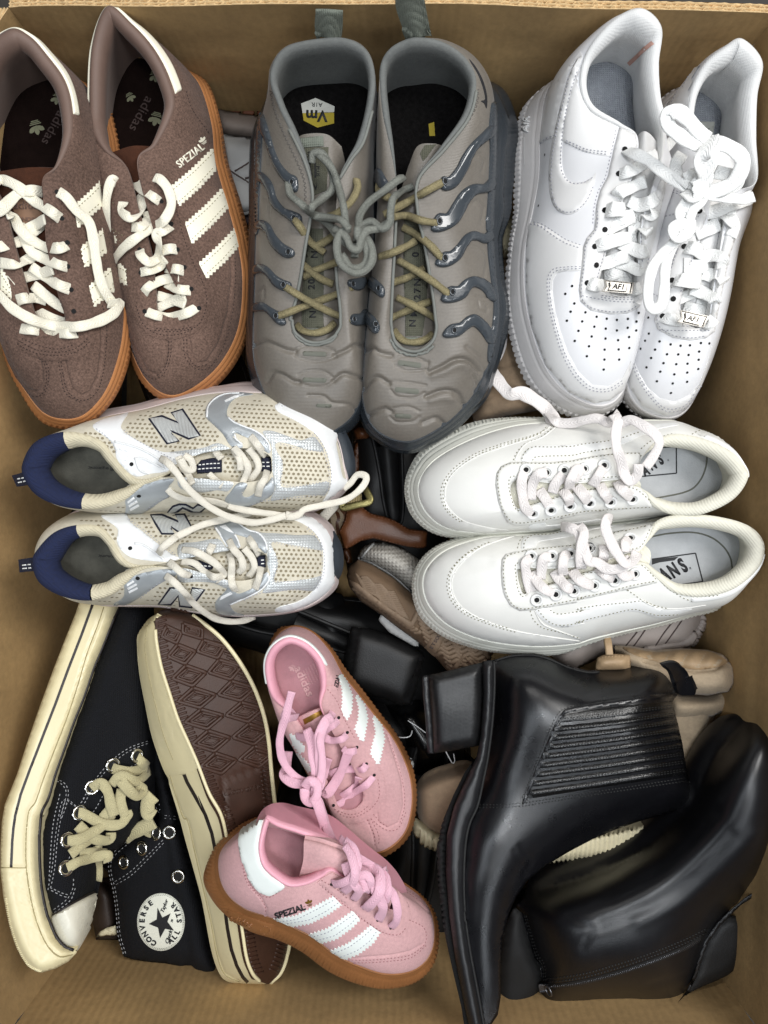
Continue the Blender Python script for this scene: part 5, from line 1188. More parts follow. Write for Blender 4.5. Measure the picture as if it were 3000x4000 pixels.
def runner(cfg):
    R = thing('trainer',cfg['label'], 'shoe',W(*cfg['loc']), 'cream mesh running trainers with navy heels')
    O,S,A = cfg['O'],cfg['S'],cfg['A']; n = len(O); print('run',len(O),len(S),len(A))
    k = cfg['k']; up = upper('upper',O,A,M_rmesh,R,k=k,h=.85,rows=40,seg=16); t = bvh(up)
    gp = lambda u,v: -.0012 * math.exp(-((v - .55) / .06) ** 2)
    sole('midsole',S,O,M_rmid,R,rows=14,seg=16,prof=gp,bulge=.002)
    if cfg.get('outsole'):
        sheet('outsole',cfg['outsole'],M_routs,R,thick=.006,seg=6,rseg=6)
    ln,base = lining('collar_lining',O,A,M_beige,R,pad=cfg['pad'],ins=.2,padw=.012,lip=.003,seg=16,split=[(cfg['nv'][0] - n,cfg['nv'][1],M_navy, 'heel_lining'),(cfg['nv'][1],cfg['nv'][0],M_beige, 'collar_lining')])
    ins = disc('insole',base,M_greyins,R); ti = bvh(ins)
    mb = MB(); text(mb, 'NB ergonomic',cfg['instext'][0],cfg['instext'][1],13,ti,ang=183,th=.0002); mb.out('lettering',M_blk,ins)
    tg = sheet('tongue',cfg['tongue'],M_rmesh,R,thick=.003)
    ov = []
    for nm,poly,m,th in cfg['over']:
        ov.append(patch(nm,smooth_poly(poly,3) if nm != 'n' else poly,t,m,R,th=th,step=11,edge=.4))
    t2 = bvh(up,tg,*ov)
    for outer in cfg['logos']:
        a = patch('letter_backing',outer,t2,M_navyweb,R,th=.0008,step=9); b = patch('letter',grow(outer,-8),bvh(a),M_nlogo,a,th=.0006,step=8)
    mb = MB(); tt = bvh(up,tg)
    for poly in cfg['holes']: hexholes(mb,poly,tt,ang=cfg['hang'],excl=[grow(l,6) for l in cfg['logos']])
    mb.out('mesh_holes',M_rhole,R,stuff=True)
    sm = MB()
    for p in cfg['stitch']: stitch(sm,p,t2,7,6,3)
    sm.out('stitching',M_gstitch,R,stuff=True)
    for p in cfg['piping']:
        m2 = MB(); cord(m2,p,t2,r=.0009,lift=.0002,flat=.6); m2.out('piping',M_rwhite,R)
    for p in cfg['bars']:
        patch('raised_bar',p,t2,M_rwhite,R,th=.0008,step=7)
    for poly,lines in cfg['tabs']:
        w = patch('webbing_tab',poly,t2,M_navyweb,R,th=.0035,step=8); tw = bvh(w); m2 = MB()
        for l in lines: stitch(m2,l,tw,12,3,4.5,.0007)
        m2.out('white_stripe',M_white_line,w,stuff=True)
    hl = sheet('heel_loop',cfg['loop'],M_navyweb,R,thick=.003); th = bvh(hl); m2 = MB()
    for l in cfg['looplines']: stitch(m2,l,th,12,3,5,.0007)
    m2.out('white_stripe',M_white_line,hl,stuff=True)
    mb = MB()
    for x,y in cfg['eyelets']: dot(mb,x,y,t2,.0017,.0003)
    mb.out('eyelet',M_hole,R,stuff=True)
    t3 = bvh(up,tg,*ov)
    for p in cfg['laces']: lace('lace',VH(p),t3,M_dirtylace,R,w=.0056,th=.0020)
    for p in cfg['free']: lace('lace',VH(p),None,M_dirtylace,R,w=.0055,th=.0024,absz=True)
    return R
Z = -.072
O1 = mixv((14,[(215,760,-.04,.005),(330,540,-.04,.0),(560,430,-.04,-.01),(880,340,-.04),(1250,262,-.04)]),
          (15,[(40,170,-.038),(330,120,-.036),(600,115,-.035),(880,140,-.035),(1130,250,-.035),(1290,370,-.035),(1380,560,-.035),(1425,760,-.035),(1440,900,-.035),(1340,1000,-.037),(1150,1110,-.04),(850,1155,-.042),(400,1165,-.044)]),
          (14,[(1450,1170,-.045),(1180,1175,-.045),(950,1170,-.045),(720,1135,-.045),(500,1085,-.044,-.02),(330,990,-.043,.0),(225,870,-.04,.005)]))
S1 = dropz(O1,Z,4)
for i,(x,y) in {3: (850,305),4: (1200,225)}.items(): S1[i] = V(14,[(x,y,Z)])[0]
for i,(x,y) in {5: (40,110),6: (330,75),7: (580,36),8: (880,66),9: (1150,180),10: (1340,345),11: (1405,540),12: (1450,760),13: (1460,890)}.items(): S1[i] = V(15,[(x,y,Z)])[0]
A1 = mixv((14,[(203,740,.015),(305,555,.012),(530,462,.008),(740,480,.004),(900,555,.002),(990,680,.003),(1180,862,.006),(1440,812,.010)]),
          (15,[(150,660,.008),(400,612,.006),(600,602,.003),(770,655,0),(800,740,-.002),(780,830,-.001),(620,890,.002),(400,880,.006),(100,852,.009)]),
          (14,[(1500,850,.010),(1300,875,.008),(1085,1040,.005),(900,1108,.006),(715,1122,.009),(500,1090,.012),(325,1005,.015),(222,870,.017)]))
f14,f15 = (lambda p: VL(14,p)),(lambda p: VL(15,p))
N1 = mixl((14,[(1280,345),(1400,314),(1540,372),(1474,292),(1582,258),(1738,490),(1630,527),(1470,455),(1555,540),(1440,568)]))
N1b = mixl((15,[(-118,1168),(-60,1095),(0,1075),(60,1078),(120,1110),(160,1078),(238,1108),(180,1162),(120,1160),(30,1120),(-30,1165)]))
runner(dict(label='upper one of the mesh running trainers with navy heels, its big N uncovered',loc=(700,1800,-.07),O=O1,S=S1,A=A1,nv=(21,2.15),hang=3,
    pad=[1.3,1.3,1.1,.8,.7,.6,.5,.1] + [0] * 10 + [.1,.8,.9,1,1.2,1.3,1.3],k=[.1] * 3 + [.25] * 5 + [.25] * 4 + [.2] * 4 + [.15] * 9,
    instext=(400,1830),tongue=[mixv((14,[(1100,820,.000),(1120,860,.002),(1120,920,.002),(1080,980,-.002)])),mixv((15,[(-100,620,-.004),(-60,720,.003),(-60,790,.003),(-100,880,-.004)])),mixv((15,[(380,590,-.006),(400,700,.001),(400,800,.001),(400,920,-.006)])),mixv((15,[(860,620,-.014),(860,700,-.010),(860,800,-.010),(860,880,-.014)]))],
    outsole=[mixv((15,[(1325,300,-.046),(1365,350,-.042),(1385,420,-.038)])),mixv((15,[(1462,500,-.046),(1430,520,-.038),(1370,520,-.034)])),mixv((15,[(1520,700,-.046),(1480,700,-.037),(1385,700,-.033)])),mixv((15,[(1518,830,-.046),(1480,840,-.038),(1410,840,-.034)])),mixv((15,[(1490,885,-.048),(1470,885,-.042),(1440,880,-.038)]))],
    over=[('toe_cap',f15([(830,230),(900,205),(1000,220),(1100,265),(1200,330),(1310,400),(1372,480),(1352,560),(1378,700),(1410,850),(1470,880),(1440,920),(1350,1000),(1220,1095),(1250,1040),(1295,960),(1312,850),(1300,720),(1260,600),(1190,490),(1100,420),(1000,360),(900,310),(842,275)]),M_rwhite,.0016),
          ('side_saddle',f15([(232,330),(240,240),(300,165),(380,128),(500,118),(640,135),(520,155),(450,200),(415,270),(420,330),(470,370),(560,410),(640,440),(720,490),(770,560),(788,620),(770,642),(700,590),(630,530),(530,485),(475,468),(482,520),(545,565),(540,600),(490,610),(430,560),(380,480),(300,400)]),M_rgrey,.0015),
          ('toe_band',f15([(720,462),(800,450),(950,500),(1050,532),(1150,500),(1200,540),(1245,625),(1100,610),(980,572),(870,548),(830,570),(845,630),(888,700),(890,800),(872,900),(900,935),(1000,935),(1150,912),(1295,890),(1262,1000),(1200,1002),(1050,1005),(900,1030),(790,1050),(830,950),(822,880),(806,800),(804,660),(790,560)]),M_rsilver,.0010),
          ('side_saddle',f15([(395,1050),(440,980),(500,905),(560,898),(590,920),(545,1000),(600,1020),(700,950),(770,890),(808,850),(828,920),(800,1000),(700,1060),(580,1105),(480,1105)]),M_rgrey,.0015),
          ('collar_panel',f14([(806,400),(900,350),(1040,315),(1110,295),(1062,370),(1050,430),(1130,500),(1300,590),(1420,635),(1560,640),(1620,700),(1520,740),(1445,800),(1300,820),(1180,845),(1080,780),(1010,690),(1000,620),(960,540),(880,480),(820,440)]),M_rwhite,.0013),
          ('collar_panel',f14([(1082,1060),(1100,1000),(1180,940),(1300,895),(1440,860),(1505,870),(1455,940),(1485,1000),(1380,1060),(1300,1120),(1200,1168),(1090,1172),(1088,1100)]),M_rgrey,.0013),
          ('lace_panel',f15([(-100,640),(0,625),(200,598),(330,555),(420,590),(430,605),(300,640),(160,660),(0,680)]),M_rsilver,.0009),
          ('lace_panel',f15([(0,860),(150,850),(390,872),(470,905),(420,970),(330,960),(200,980),(60,960),(0,930)]),M_rsilver,.0009)],
    logos=[N1,N1b],holes=[mixl((14,[(1090,430),(1130,370),(1250,290),(1548,215)]),(15,[(240,175),(225,330),(290,420),(345,490),(300,560),(200,590),(0,620)]),(14,[(1500,632),(1300,590),(1150,500)])),
        f15([(440,300),(480,230),(560,190),(700,190),(810,220),(830,285),(900,330),(1000,380),(1090,430),(1150,480),(1120,515),(1040,520),(900,460),(750,440),(640,430),(520,380),(450,340)]),
        f15([(840,570),(980,600),(1240,640),(1285,740),(1300,860),(1150,900),(1000,920),(885,925),(880,880),(900,780),(880,680)]),f15([(620,1090),(780,1050),(1000,1020),(1180,1010),(1235,1015),(1150,1085),(1000,1125),(800,1145),(640,1130)]),
        f14([(600,435),(800,435),(900,490),(985,600),(985,690),(930,600),(850,530),(740,478)]),f15([(400,650),(540,620),(640,640),(640,850),(480,860),(380,800)]),f15([(200,990),(300,975),(400,1000),(380,1070),(240,1060)]),f14([(760,1145),(1000,1110),(1070,1080),(1080,1160),(900,1170)])],
    stitch=[f15([(1150,480),(1230,600),(1280,740),(1295,860),(1270,980)]),f15([(1165,465),(1250,590),(1300,730),(1318,860),(1290,985)]),f15([(440,340),(520,390),(640,450),(720,505),(765,600)]),f15([(870,560),(980,590),(1100,615),(1240,630)]),f15([(890,700),(895,800),(878,900),(1000,930),(1150,905),(1290,885)]),
            f14([(1070,440),(1150,510),(1300,595),(1450,670),(1600,740)]),f14([(830,430),(900,480),(970,560),(1010,650)]),f14([(1455,950),(1470,1000),(1350,1070),(1250,1140)]),f15([(600,1100),(700,1060),(900,1035),(1200,1005)]),f15([(880,235),(1000,240),(1100,290),(1220,370)])],
    piping=[f15([(240,330),(250,240),(310,170),(400,130),(520,122)]),f15([(420,330),(470,372),(560,412),(640,442),(720,492),(772,562),(785,625)]),f14([(1160,690),(1240,690),(1420,780)]),f14([(1170,690),(1210,790),(1290,820)]),f15([(480,475),(490,520),(545,565)]),f14([(990,540),(1200,600),(1380,700),(1440,780)])],
    bars=[f14([(1030,600),(1100,615),(1110,632),(1035,615)]),f14([(1030,640),(1110,655),(1115,672),(1035,655)]),f14([(1035,680),(1110,700),(1115,717),(1040,697)]),f14([(1040,720),(1100,738),(1110,755),(1050,737)]),f14([(1100,1060),(1155,1020),(1165,1032),(1105,1075)]),f14([(1110,1090),(1180,1050),(1190,1064),(1115,1107)]),f14([(1120,1125),(1195,1085),(1205,1097),(1128,1140)]),
          f15([(390,190),(470,150),(560,130),(480,168),(400,200)])],
    tabs=[(f15([(145,760),(190,712),(290,692),(370,705),(370,800),(250,805),(160,810)]),[f15([(165,745),(260,733),(360,730)]),f15([(160,780),(260,772),(362,768)])]),(f15([(708,682),(788,682),(795,800),(705,796)]),[f15([(712,722),(790,722)]),f15([(712,755),(792,755)])])],
    loop=[V(14,[(100,835,.004),(145,932,.004)]),V(14,[(150,822,.008),(200,925,.008)]),V(14,[(215,800,.012),(255,910,.012)])],looplines=[f14([(115,872),(215,852)]),f14([(130,902),(232,880)])],
    eyelets=f14([(1137,738),(1200,1012),(1455,825)]) + f15([(20,820)]),
    laces=[[(15,300,585,.0),(15,325,640,.004),(15,365,690,.004)],[(15,255,815,.003),(15,310,870,.005),(15,372,925,0)],[(15,450,500,-.001),(15,475,610,.006),(15,520,690,.007),(15,530,790,.004)],
           [(15,470,590,.003),(15,550,680,.006),(15,595,770,.006),(15,560,870,.006),(15,520,975,-.001)],[(15,615,495,-.001),(15,680,575,.005),(15,745,670,.003)],[(15,600,600,.002),(15,665,690,.005),(15,685,770,.005),(15,640,840,.004),(15,590,885,.002)],
           [(15,760,795,.003),(15,740,860,.005),(15,700,930,.004),(15,680,1010,-.001)],[(15,40,660,.004),(15,100,700,.009),(15,120,780,.007),(15,60,775,.009),(15,10,690,.006)],[(14,1540,670,.004),(15,30,760,.009),(15,80,830,.009),(15,110,910,.006)],
           [(14,1450,950,-.001),(14,1500,1000,.004),(14,1600,1040,.006),(15,150,1045,.006),(15,300,1060,.005),(15,420,1095,.004)]],
    free=[[(14,1390,690,.010),(14,1450,725,.018),(14,1540,830,.019),(15,60,930,.018),(15,180,1045,.012),(15,300,1130,.006),(15,450,1200,.0),(15,640,1242,-.006),(15,800,1215,-.010),(15,920,1180,-.014)],
          [(15,420,1095,-.008),(15,560,1132,-.012),(15,780,1165,-.014),(15,940,1190,-.016),(15,1030,1175,-.018),(15,1090,1125,-.020),(15,1250,1090,-.024),(15,1420,1050,-.026),(15,1530,985,-.028),(15,1605,900,-.030),(15,1610,840,-.030),(15,1540,830,-.032),(15,1480,900,-.034),(15,1420,950,-.036)],
          [(15,920,1170,-.014),(15,980,1185,-.018),(15,1060,1160,-.020)]]))
f16,f17 = (lambda p: VL(16,p)),(lambda p: VL(17,p))
O2 = mixv((16,[(305,530,-.045,.0),(315,400,-.045,-.02),(460,240,-.047),(640,100,-.05),(880,60,-.05),(1250,50,-.05)]),
          (17,[(0,45,-.048),(400,45,-.046),(800,60,-.044),(1050,105,-.043),(1220,200,-.042),(1300,320,-.042),(1332,480,-.042),(1338,620,-.042),(1325,720,-.043),(1200,850,-.045),(1000,935,-.046),(700,975,-.048),(300,970,-.05)]),
          (16,[(1400,900,-.05),(1100,890,-.05),(850,880,-.05),(600,845,-.05,-.03),(400,745,-.048,-.01),(312,640,-.046,.0)]))
S2 = dropz(O2,-.078,4)
for i,(x,y) in {9: (1120,85),10: (1290,190),11: (1345,290),12: (1360,480),13: (1355,640),14: (1340,730)}.items(): S2[i] = V(17,[(x,y,-.078)])[0]
A2 = mixv((16,[(288,520,.008),(338,405,.006),(480,262,.003),(665,203,.0),(860,215,-.002),(970,320,-.002),(1070,490,.0),(1200,545,.002),(1420,530,.006)]),
          (17,[(60,490,.004),(320,440,.002),(560,405,0),(740,450,-.003),(762,540,-.005),(742,620,-.004),(560,680,-.001),(350,660,.003),(60,575,.005)]),
          (16,[(1430,562,.007),(1230,590,.005),(1080,710,.003),(950,805,.003),(750,852,.005),(520,805,.008),(345,690,.009)]))
N2 = mixl((16,[(1295,112),(1400,105),(1545,165),(1510,108),(1600,104)]),(17,[(130,250),(0,275)]),(16,[(1480,225),(1512,285),(1395,285),(1340,200)]))
N2b = mixl((16,[(1362,885),(1465,738),(1540,735)]),(17,[(90,810),(110,735),(228,758),(110,918),(0,905)]),(16,[(1540,820),(1480,895)]))
runner(dict(label='lower one of the mesh running trainers with navy heels, a lace strung across its N',loc=(700,2150,-.07),O=O2,S=S2,A=A2,nv=(21.8,3.0),hang=2,
    pad=[1.3,1.3,1.1,.8,.7,.6,.5,.2] + [0] * 11 + [.3,.8,.9,1,1.2,1.3],k=[.1] * 2 + [.2] * 6 + [.25] * 4 + [.2] * 4 + [.15] * 9,
    instext=(440,2175),tongue=[mixv((16,[(1080,510,-.004),(1120,545,-.002),(1130,590,-.002),(1080,620,-.006)])),mixv((17,[(-100,480,-.006),(-60,520,.001),(-60,560,.001),(-100,600,-.006)])),mixv((17,[(380,400,-.008),(400,490,-.001),(400,580,-.001),(400,700,-.008)])),mixv((17,[(820,420,-.016),(820,500,-.012),(820,580,-.012),(820,650,-.016)]))],
    outsole=[mixv((17,[(1340,250,-.054),(1345,290,-.050),(1330,330,-.044)])),mixv((17,[(1402,370,-.054),(1370,380,-.046),(1335,390,-.040)])),mixv((17,[(1422,500,-.054),(1385,500,-.046),(1338,500,-.040)])),mixv((17,[(1405,620,-.054),(1370,630,-.046),(1342,630,-.040)])),mixv((17,[(1348,712,-.056),(1345,700,-.050),(1340,680,-.044)]))],
    over=[('toe_cap',f17([(870,130),(1000,120),(1120,120),(1240,190),(1320,280),(1335,400),(1325,500),(1340,650),(1335,710),(1200,840),(1000,930),(850,950),(830,925),(900,895),(1000,870),(1100,820),(1180,740),(1230,640),(1245,500),(1230,380),(1180,280),(1100,210),(1000,160)]),M_rwhite,.0016),
          ('side_saddle',f17([(300,205),(450,160),(520,190),(600,240),(680,270),(740,340),(762,420),(745,445),(690,400),(600,320),(510,290),(480,280),(500,330),(525,390),(500,405),(430,390),(370,310)]),M_rgrey,.0015),
          ('toe_band',f17([(630,250),(720,270),(850,275),(1000,290),(1150,290),(1210,350),(1240,420),(1100,395),(950,370),(830,345),(795,370),(830,450),(850,540),(830,620),(820,690),(900,690),(1100,670),(1240,640),(1200,720),(1150,770),(1000,755),(850,775),(720,785),(770,700),(785,620),(762,540),(760,450),(765,380)]),M_rsilver,.0010),
          ('side_saddle',f17([(310,880),(340,830),(400,770),(430,735),(500,790),(560,780),(640,740),(700,690),(745,605),(780,640),(765,700),(680,770),(560,830),(480,870),(440,890),(480,950),(560,980),(400,975),(330,950)]),M_rgrey,.0015),
          ('collar_panel',f16([(880,120),(1000,110),(1090,110),(1130,180),(1250,270),(1350,350),(1480,450),(1550,490),(1440,520),(1250,505),(1130,480),(1050,420),(1010,340),(1020,250),(980,200),(900,150)]),M_rwhite,.0013),
          ('collar_panel',f16([(1075,760),(1080,700),(1170,635),(1300,600),(1440,580),(1540,600),(1500,650),(1430,680),(1300,760),(1180,840),(1080,890),(970,890),(1060,830)]),M_rgrey,.0013),
          ('lace_panel',f17([(0,370),(150,350),(330,320),(400,390),(430,420),(300,450),(100,490),(0,490)]),M_rsilver,.0009),('lace_panel',f17([(0,580),(150,590),(360,665),(460,690),(420,750),(300,700),(150,690),(0,690)]),M_rsilver,.0009)],
    logos=[N2,N2b],holes=[mixl((16,[(1130,140),(1250,112),(1548,105)]),(17,[(240,110),(340,190),(310,320),(200,335),(0,350)]),(16,[(1400,330),(1250,240)])),f17([(520,190),(620,130),(850,145),(1000,180),(1150,280),(1100,300),(1000,280),(850,265),(700,250),(600,220)]),
        f17([(800,380),(950,380),(1230,425),(1240,520),(1225,640),(1080,660),(830,680),(820,640),(855,540),(830,440)]),f17([(500,900),(600,850),(750,800),(1000,765),(1140,775),(1090,820),(980,875),(830,930),(700,960),(560,955)]),
        f16([(620,180),(800,140),(930,190),(1000,280),(1005,340),(950,270),(850,205),(700,195)]),f17([(330,480),(480,430),(600,450),(600,640),(450,640),(340,560)]),mixl((17,[(0,690),(250,720),(400,760),(330,840),(310,900),(380,970),(100,940),(0,930)]),(16,[(1250,860),(1400,720)])),f16([(780,870),(950,820),(1070,740),(1070,800),(950,885)])],
    stitch=[f17([(1100,230),(1190,320),(1225,420),(1235,520),(1222,640),(1160,750)]),f17([(1115,215),(1205,310),(1245,420),(1255,520),(1240,650),(1180,760)]),f17([(820,350),(950,378),(1220,420)]),f17([(830,440),(855,540),(832,620),(815,680),(950,690),(1100,668)]),f17([(520,190),(620,250),(700,290),(750,400)]),f16([(1110,150),(1250,250),(1400,370),(1530,470)]),f16([(1440,600),(1460,650),(1350,720),(1200,840)]),f17([(560,850),(700,790),(900,765),(1120,760)])],
    piping=[f17([(310,215),(370,310),(420,390)]),f17([(520,195),(600,245),(690,275),(745,345),(760,420)]),f17([(480,285),(505,335),(525,390)]),f16([(1160,360),(1250,380),(1420,500)]),f17([(440,890),(560,835),(690,770),(770,690),(775,640)])],
    bars=[f16([(1095,715),(1150,680),(1160,692),(1100,730)]),f16([(1100,745),(1175,705),(1185,718),(1108,760)]),f16([(1110,775),(1185,738),(1192,750),(1118,790)]),f17([(350,215),(430,260),(470,270),(400,200)]),f17([(360,820),(440,780),(460,795),(350,850)])],
    tabs=[(f17([(665,475),(742,470),(745,562),(668,566)]),[f17([(668,508),(742,502)]),f17([(668,538),(744,533)])]),(f17([(75,540),(180,512),(300,550),(290,575),(180,580)]),[f17([(120,545),(280,560)])])],
    loop=[V(16,[(158,500,-.004),(168,612,-.004)]),V(16,[(220,490,.0),(225,605,.0)]),V(16,[(290,480,.004),(300,600,.004)])],looplines=[f16([(160,552),(275,540)]),f16([(165,580),(280,570)])],
    eyelets=f16([(1125,402),(1190,660),(1650,645),(1375,440)]),
    laces=[[(17,25,415,-.001),(17,130,430,.006),(17,250,490,.010),(17,340,560,.010),(17,385,630,.006),(17,300,650,.006),(17,230,610,.005),(17,130,530,.004),(17,20,515,.002)],[(17,290,370,.0),(17,260,430,.003),(17,235,470,.001)],[(17,430,330,-.001),(17,470,410,.005),(17,530,480,.006),(17,550,560,.006),(17,510,615,.003)],
           [(17,435,440,.002),(17,455,540,.006),(17,450,640,.006),(17,460,720,.003),(17,490,770,-.001)],[(17,595,310,-.001),(17,640,370,.004),(17,690,460,.003)],[(17,560,400,.001),(17,625,480,.004),(17,650,570,.004),(17,600,650,.002)],[(17,705,565,.003),(17,690,650,.005),(17,655,755,-.001)],
           [(17,330,640,.003),(17,350,690,.0)],[(16,1460,520,.001),(16,1520,570,.006),(16,1580,620,.006),(17,95,640,.000)]],
    free=[[(16,1375,445,.004),(16,1400,400,.012),(16,1500,320,.010),(17,0,290,.006),(17,200,200,-.002),(17,420,145,-.012),(17,620,100,-.022)],
          [(16,1435,640,.006),(16,1500,690,.012),(16,1600,790,.008),(17,100,850,-.006),(17,200,940,-.020),(17,320,1010,-.036),(17,450,1035,-.048),(17,560,1025,-.056),(17,650,990,-.062)]]))
# ------------------------------------------------------------------ ivory leather pair with side stripe
M_ivory = mat('ivory_leather', '#dbdad5',rough=.42,var=.025,scale=40,bump=.10,bscale=1300,big=.04)
M_ivstripe = mat('white_stripe_leather', '#e0e0de',rough=.38,var=.02,scale=40,bump=.08,bscale=1400)
M_ivsole = mat('ivory_rubber', '#d2d2c8',rough=.5,var=.03,scale=60,bump=.1)
M_ivlin = mat('ivory_lining', '#d6d3c4',rough=.85,var=.05,scale=150,bump=.2,weave=('DIAGONAL',1200),big=.04)
M_ivins = mat('pale_grey_insole', '#a8aaac',rough=.9,var=.06,scale=120,bump=.3)
M_ivlace = mat('pinkish_white_lace', '#e2dcd9',rough=.9,var=.05,scale=120,bump=.5,bscale=1200,weave=('lace',20))
M_dkst = mat('khaki_thread', '#7d7a66',rough=.9,bump=0)
def vprof(u,t):
    return (.0007 * math.sin(u * 2 * math.pi / .0034) if .02 < t < .40 else 0) - .0012 * math.exp(-((t - .47) / .04) ** 2) - .0010 * math.exp(-((t - .74) / .035) ** 2)
def plain(cfg):
    R = thing('trainer',cfg['label'], 'shoe',W(*cfg['loc']), 'ivory leather lace-up trainers')
    O,S,A = cfg['O'],cfg['S'],cfg['A']; n = len(O); print('pl',len(O),len(S),len(A))
    up = upper('upper',O,A,M_ivory,R,k=cfg['k'],h=.88,rows=44,seg=16,lines=cfg.get('emb')); t = bvh(up)
    sole('sole',S,O,M_ivsole,R,rows=26,seg=26,prof=vprof,bulge=.001)
    ln,base = lining('collar_lining',O,A,M_ivlin,R,pad=cfg['pad'],ins=.22,padw=.010,lip=.002,seg=14)
    ins = disc('insole',base,M_ivins,R); ti = bvh(ins)
    mb = MB(); bx = cfg['box']
    for a,b in zip(bx,bx[1:]):
        dx,dy = b[0] - a[0],b[1] - a[1]; l = math.hypot(dx,dy); nx,ny = -dy / l * 2.6,dx / l * 2.6
        flatpoly(mb,[(a[0] + nx,a[1] + ny),(b[0] + nx,b[1] + ny),(b[0] - nx,b[1] - ny),(a[0] - nx,a[1] - ny)],ti,.0002)
    for w,x,y,sz,an,sx in cfg['words']: text(mb,w,x,y,sz,ti,ang=an,sx=sx,bold=.05 if sz > 20 else 0,th=.0002)
    for p in cfg.get('blk',[]): flatpoly(mb,p,ti,.0002)
    mb.out('lettering',M_blk,ins)
    m2 = MB(); cord(m2,cfg['insline'],ti,r=.0007,lift=0,flat=.3); m2.out('insole_seam',M_bar,ins)
    tg = sheet('tongue',cfg['tongue'],M_ivlin,R,thick=.003)
    st = patch('side_stripe',smooth_poly(cfg['stripe1'],3),t,M_ivstripe,R,th=.0010,step=12); s2 = patch('side_stripe',smooth_poly(cfg['stripe2'],3),t,M_ivstripe,R,th=.0010,step=12)
    es = patch('eyestay',cfg['eye'],t,M_ivory,R,th=.0018,step=11,edge=.3)
    for p,th in cfg['panels']: patch('panel',smooth_poly(p,3),t,M_ivory,R,th=th,step=13,edge=.3)
    pstrip('heel_tab',up,*cfg['heel'],M_ivstripe,R,th=.0012)
    t2 = bvh(*[c for c in R.children if c.name.split('.')[0] in ('upper', 'side_stripe', 'eyestay', 'panel')],tg)
    sm = MB()
    for p in cfg['stitch']: stitch(sm,p,t2,8,7,3.6)
    sm.out('stitching',M_dkst,R,stuff=True)
    sm = MB()
    for p in cfg['seam']: cord(sm,p,t2,r=.0007,lift=0,flat=.7)
    sm.out('seam',M_ivory,R,stuff=True)
    for x,y in cfg['eyelets']:
        mb = MB(); torus(mb,x,y,t2,.0042,.0013,.0002,seg=18); e = mb.out('eyelet',M_ivstripe,R); mb = MB(); dot(mb,x,y,t2,.0021,.0004,10); mb.out('hole',M_hole,e)
    for p in cfg['laces']: lace('lace',VH(p),t2,M_ivlace,R,w=cfg.get('lw',.0080),th=.0012)
    for p in cfg['free']: lace('lace',VH(p),None,M_ivlace,R,w=.0080,th=.0012,absz=True)
    return R
f18,f19,f20,f21 = (lambda p: VL(18,p)),(lambda p: VL(19,p)),(lambda p: VL(20,p)),(lambda p: VL(21,p))
zo = -.046
O3 = mixv((19,[(1468,590,zo,.0),(1400,400,zo,-.005),(1320,265,zo,-.01),(1190,190,zo,-.02),(1050,145,zo,-.03),(850,105,zo),(700,98,zo),(500,96,zo),(350,97,zo),(150,105,zo)]),
          (18,[(1350,112,zo),(1000,140,zo),(650,245,zo),(330,415,zo),(195,570,zo),(163,720,zo),(230,890,zo),(400,1020,zo),(700,1065,zo),(1100,1050,zo)]),
          (19,[(0,1005,zo),(350,960,zo),(650,925,zo),(900,912,zo,-.03),(1150,875,zo,-.02),(1370,770,zo,-.01)]))
S3 = dropz(O3,-.068,4)
for i,(x,y) in {10: (1350,85),11: (960,78),12: (600,132),13: (240,320),14: (90,525),15: (58,730),16: (130,930),17: (330,1070),18: (650,1105),19: (1000,1062)}.items(): S3[i] = V(18,[(x,y,-.068)])[0]
A3 = mixv((19,[(1482,590,.008),(1440,470,.006),(1340,365,.004),(1190,285,.001),(1030,233,-.002),(850,210,-.004),(740,240,-.004),(640,320,-.003),(565,430,-.002),(530,560,-.002),(400,600,-.002),(100,630,-.003)]),
          (18,[(1350,640,-.006),(1060,605,-.010),(972,640,-.012),(968,740,-.013),(1030,862,-.013),(1140,825,-.012),(1450,725,-.008)]),
          (19,[(200,685,-.005),(480,657,-.003),(600,720,-.004),(668,830,-.006),(850,905,-.006),(1100,898,-.001),(1360,770,.004)]))
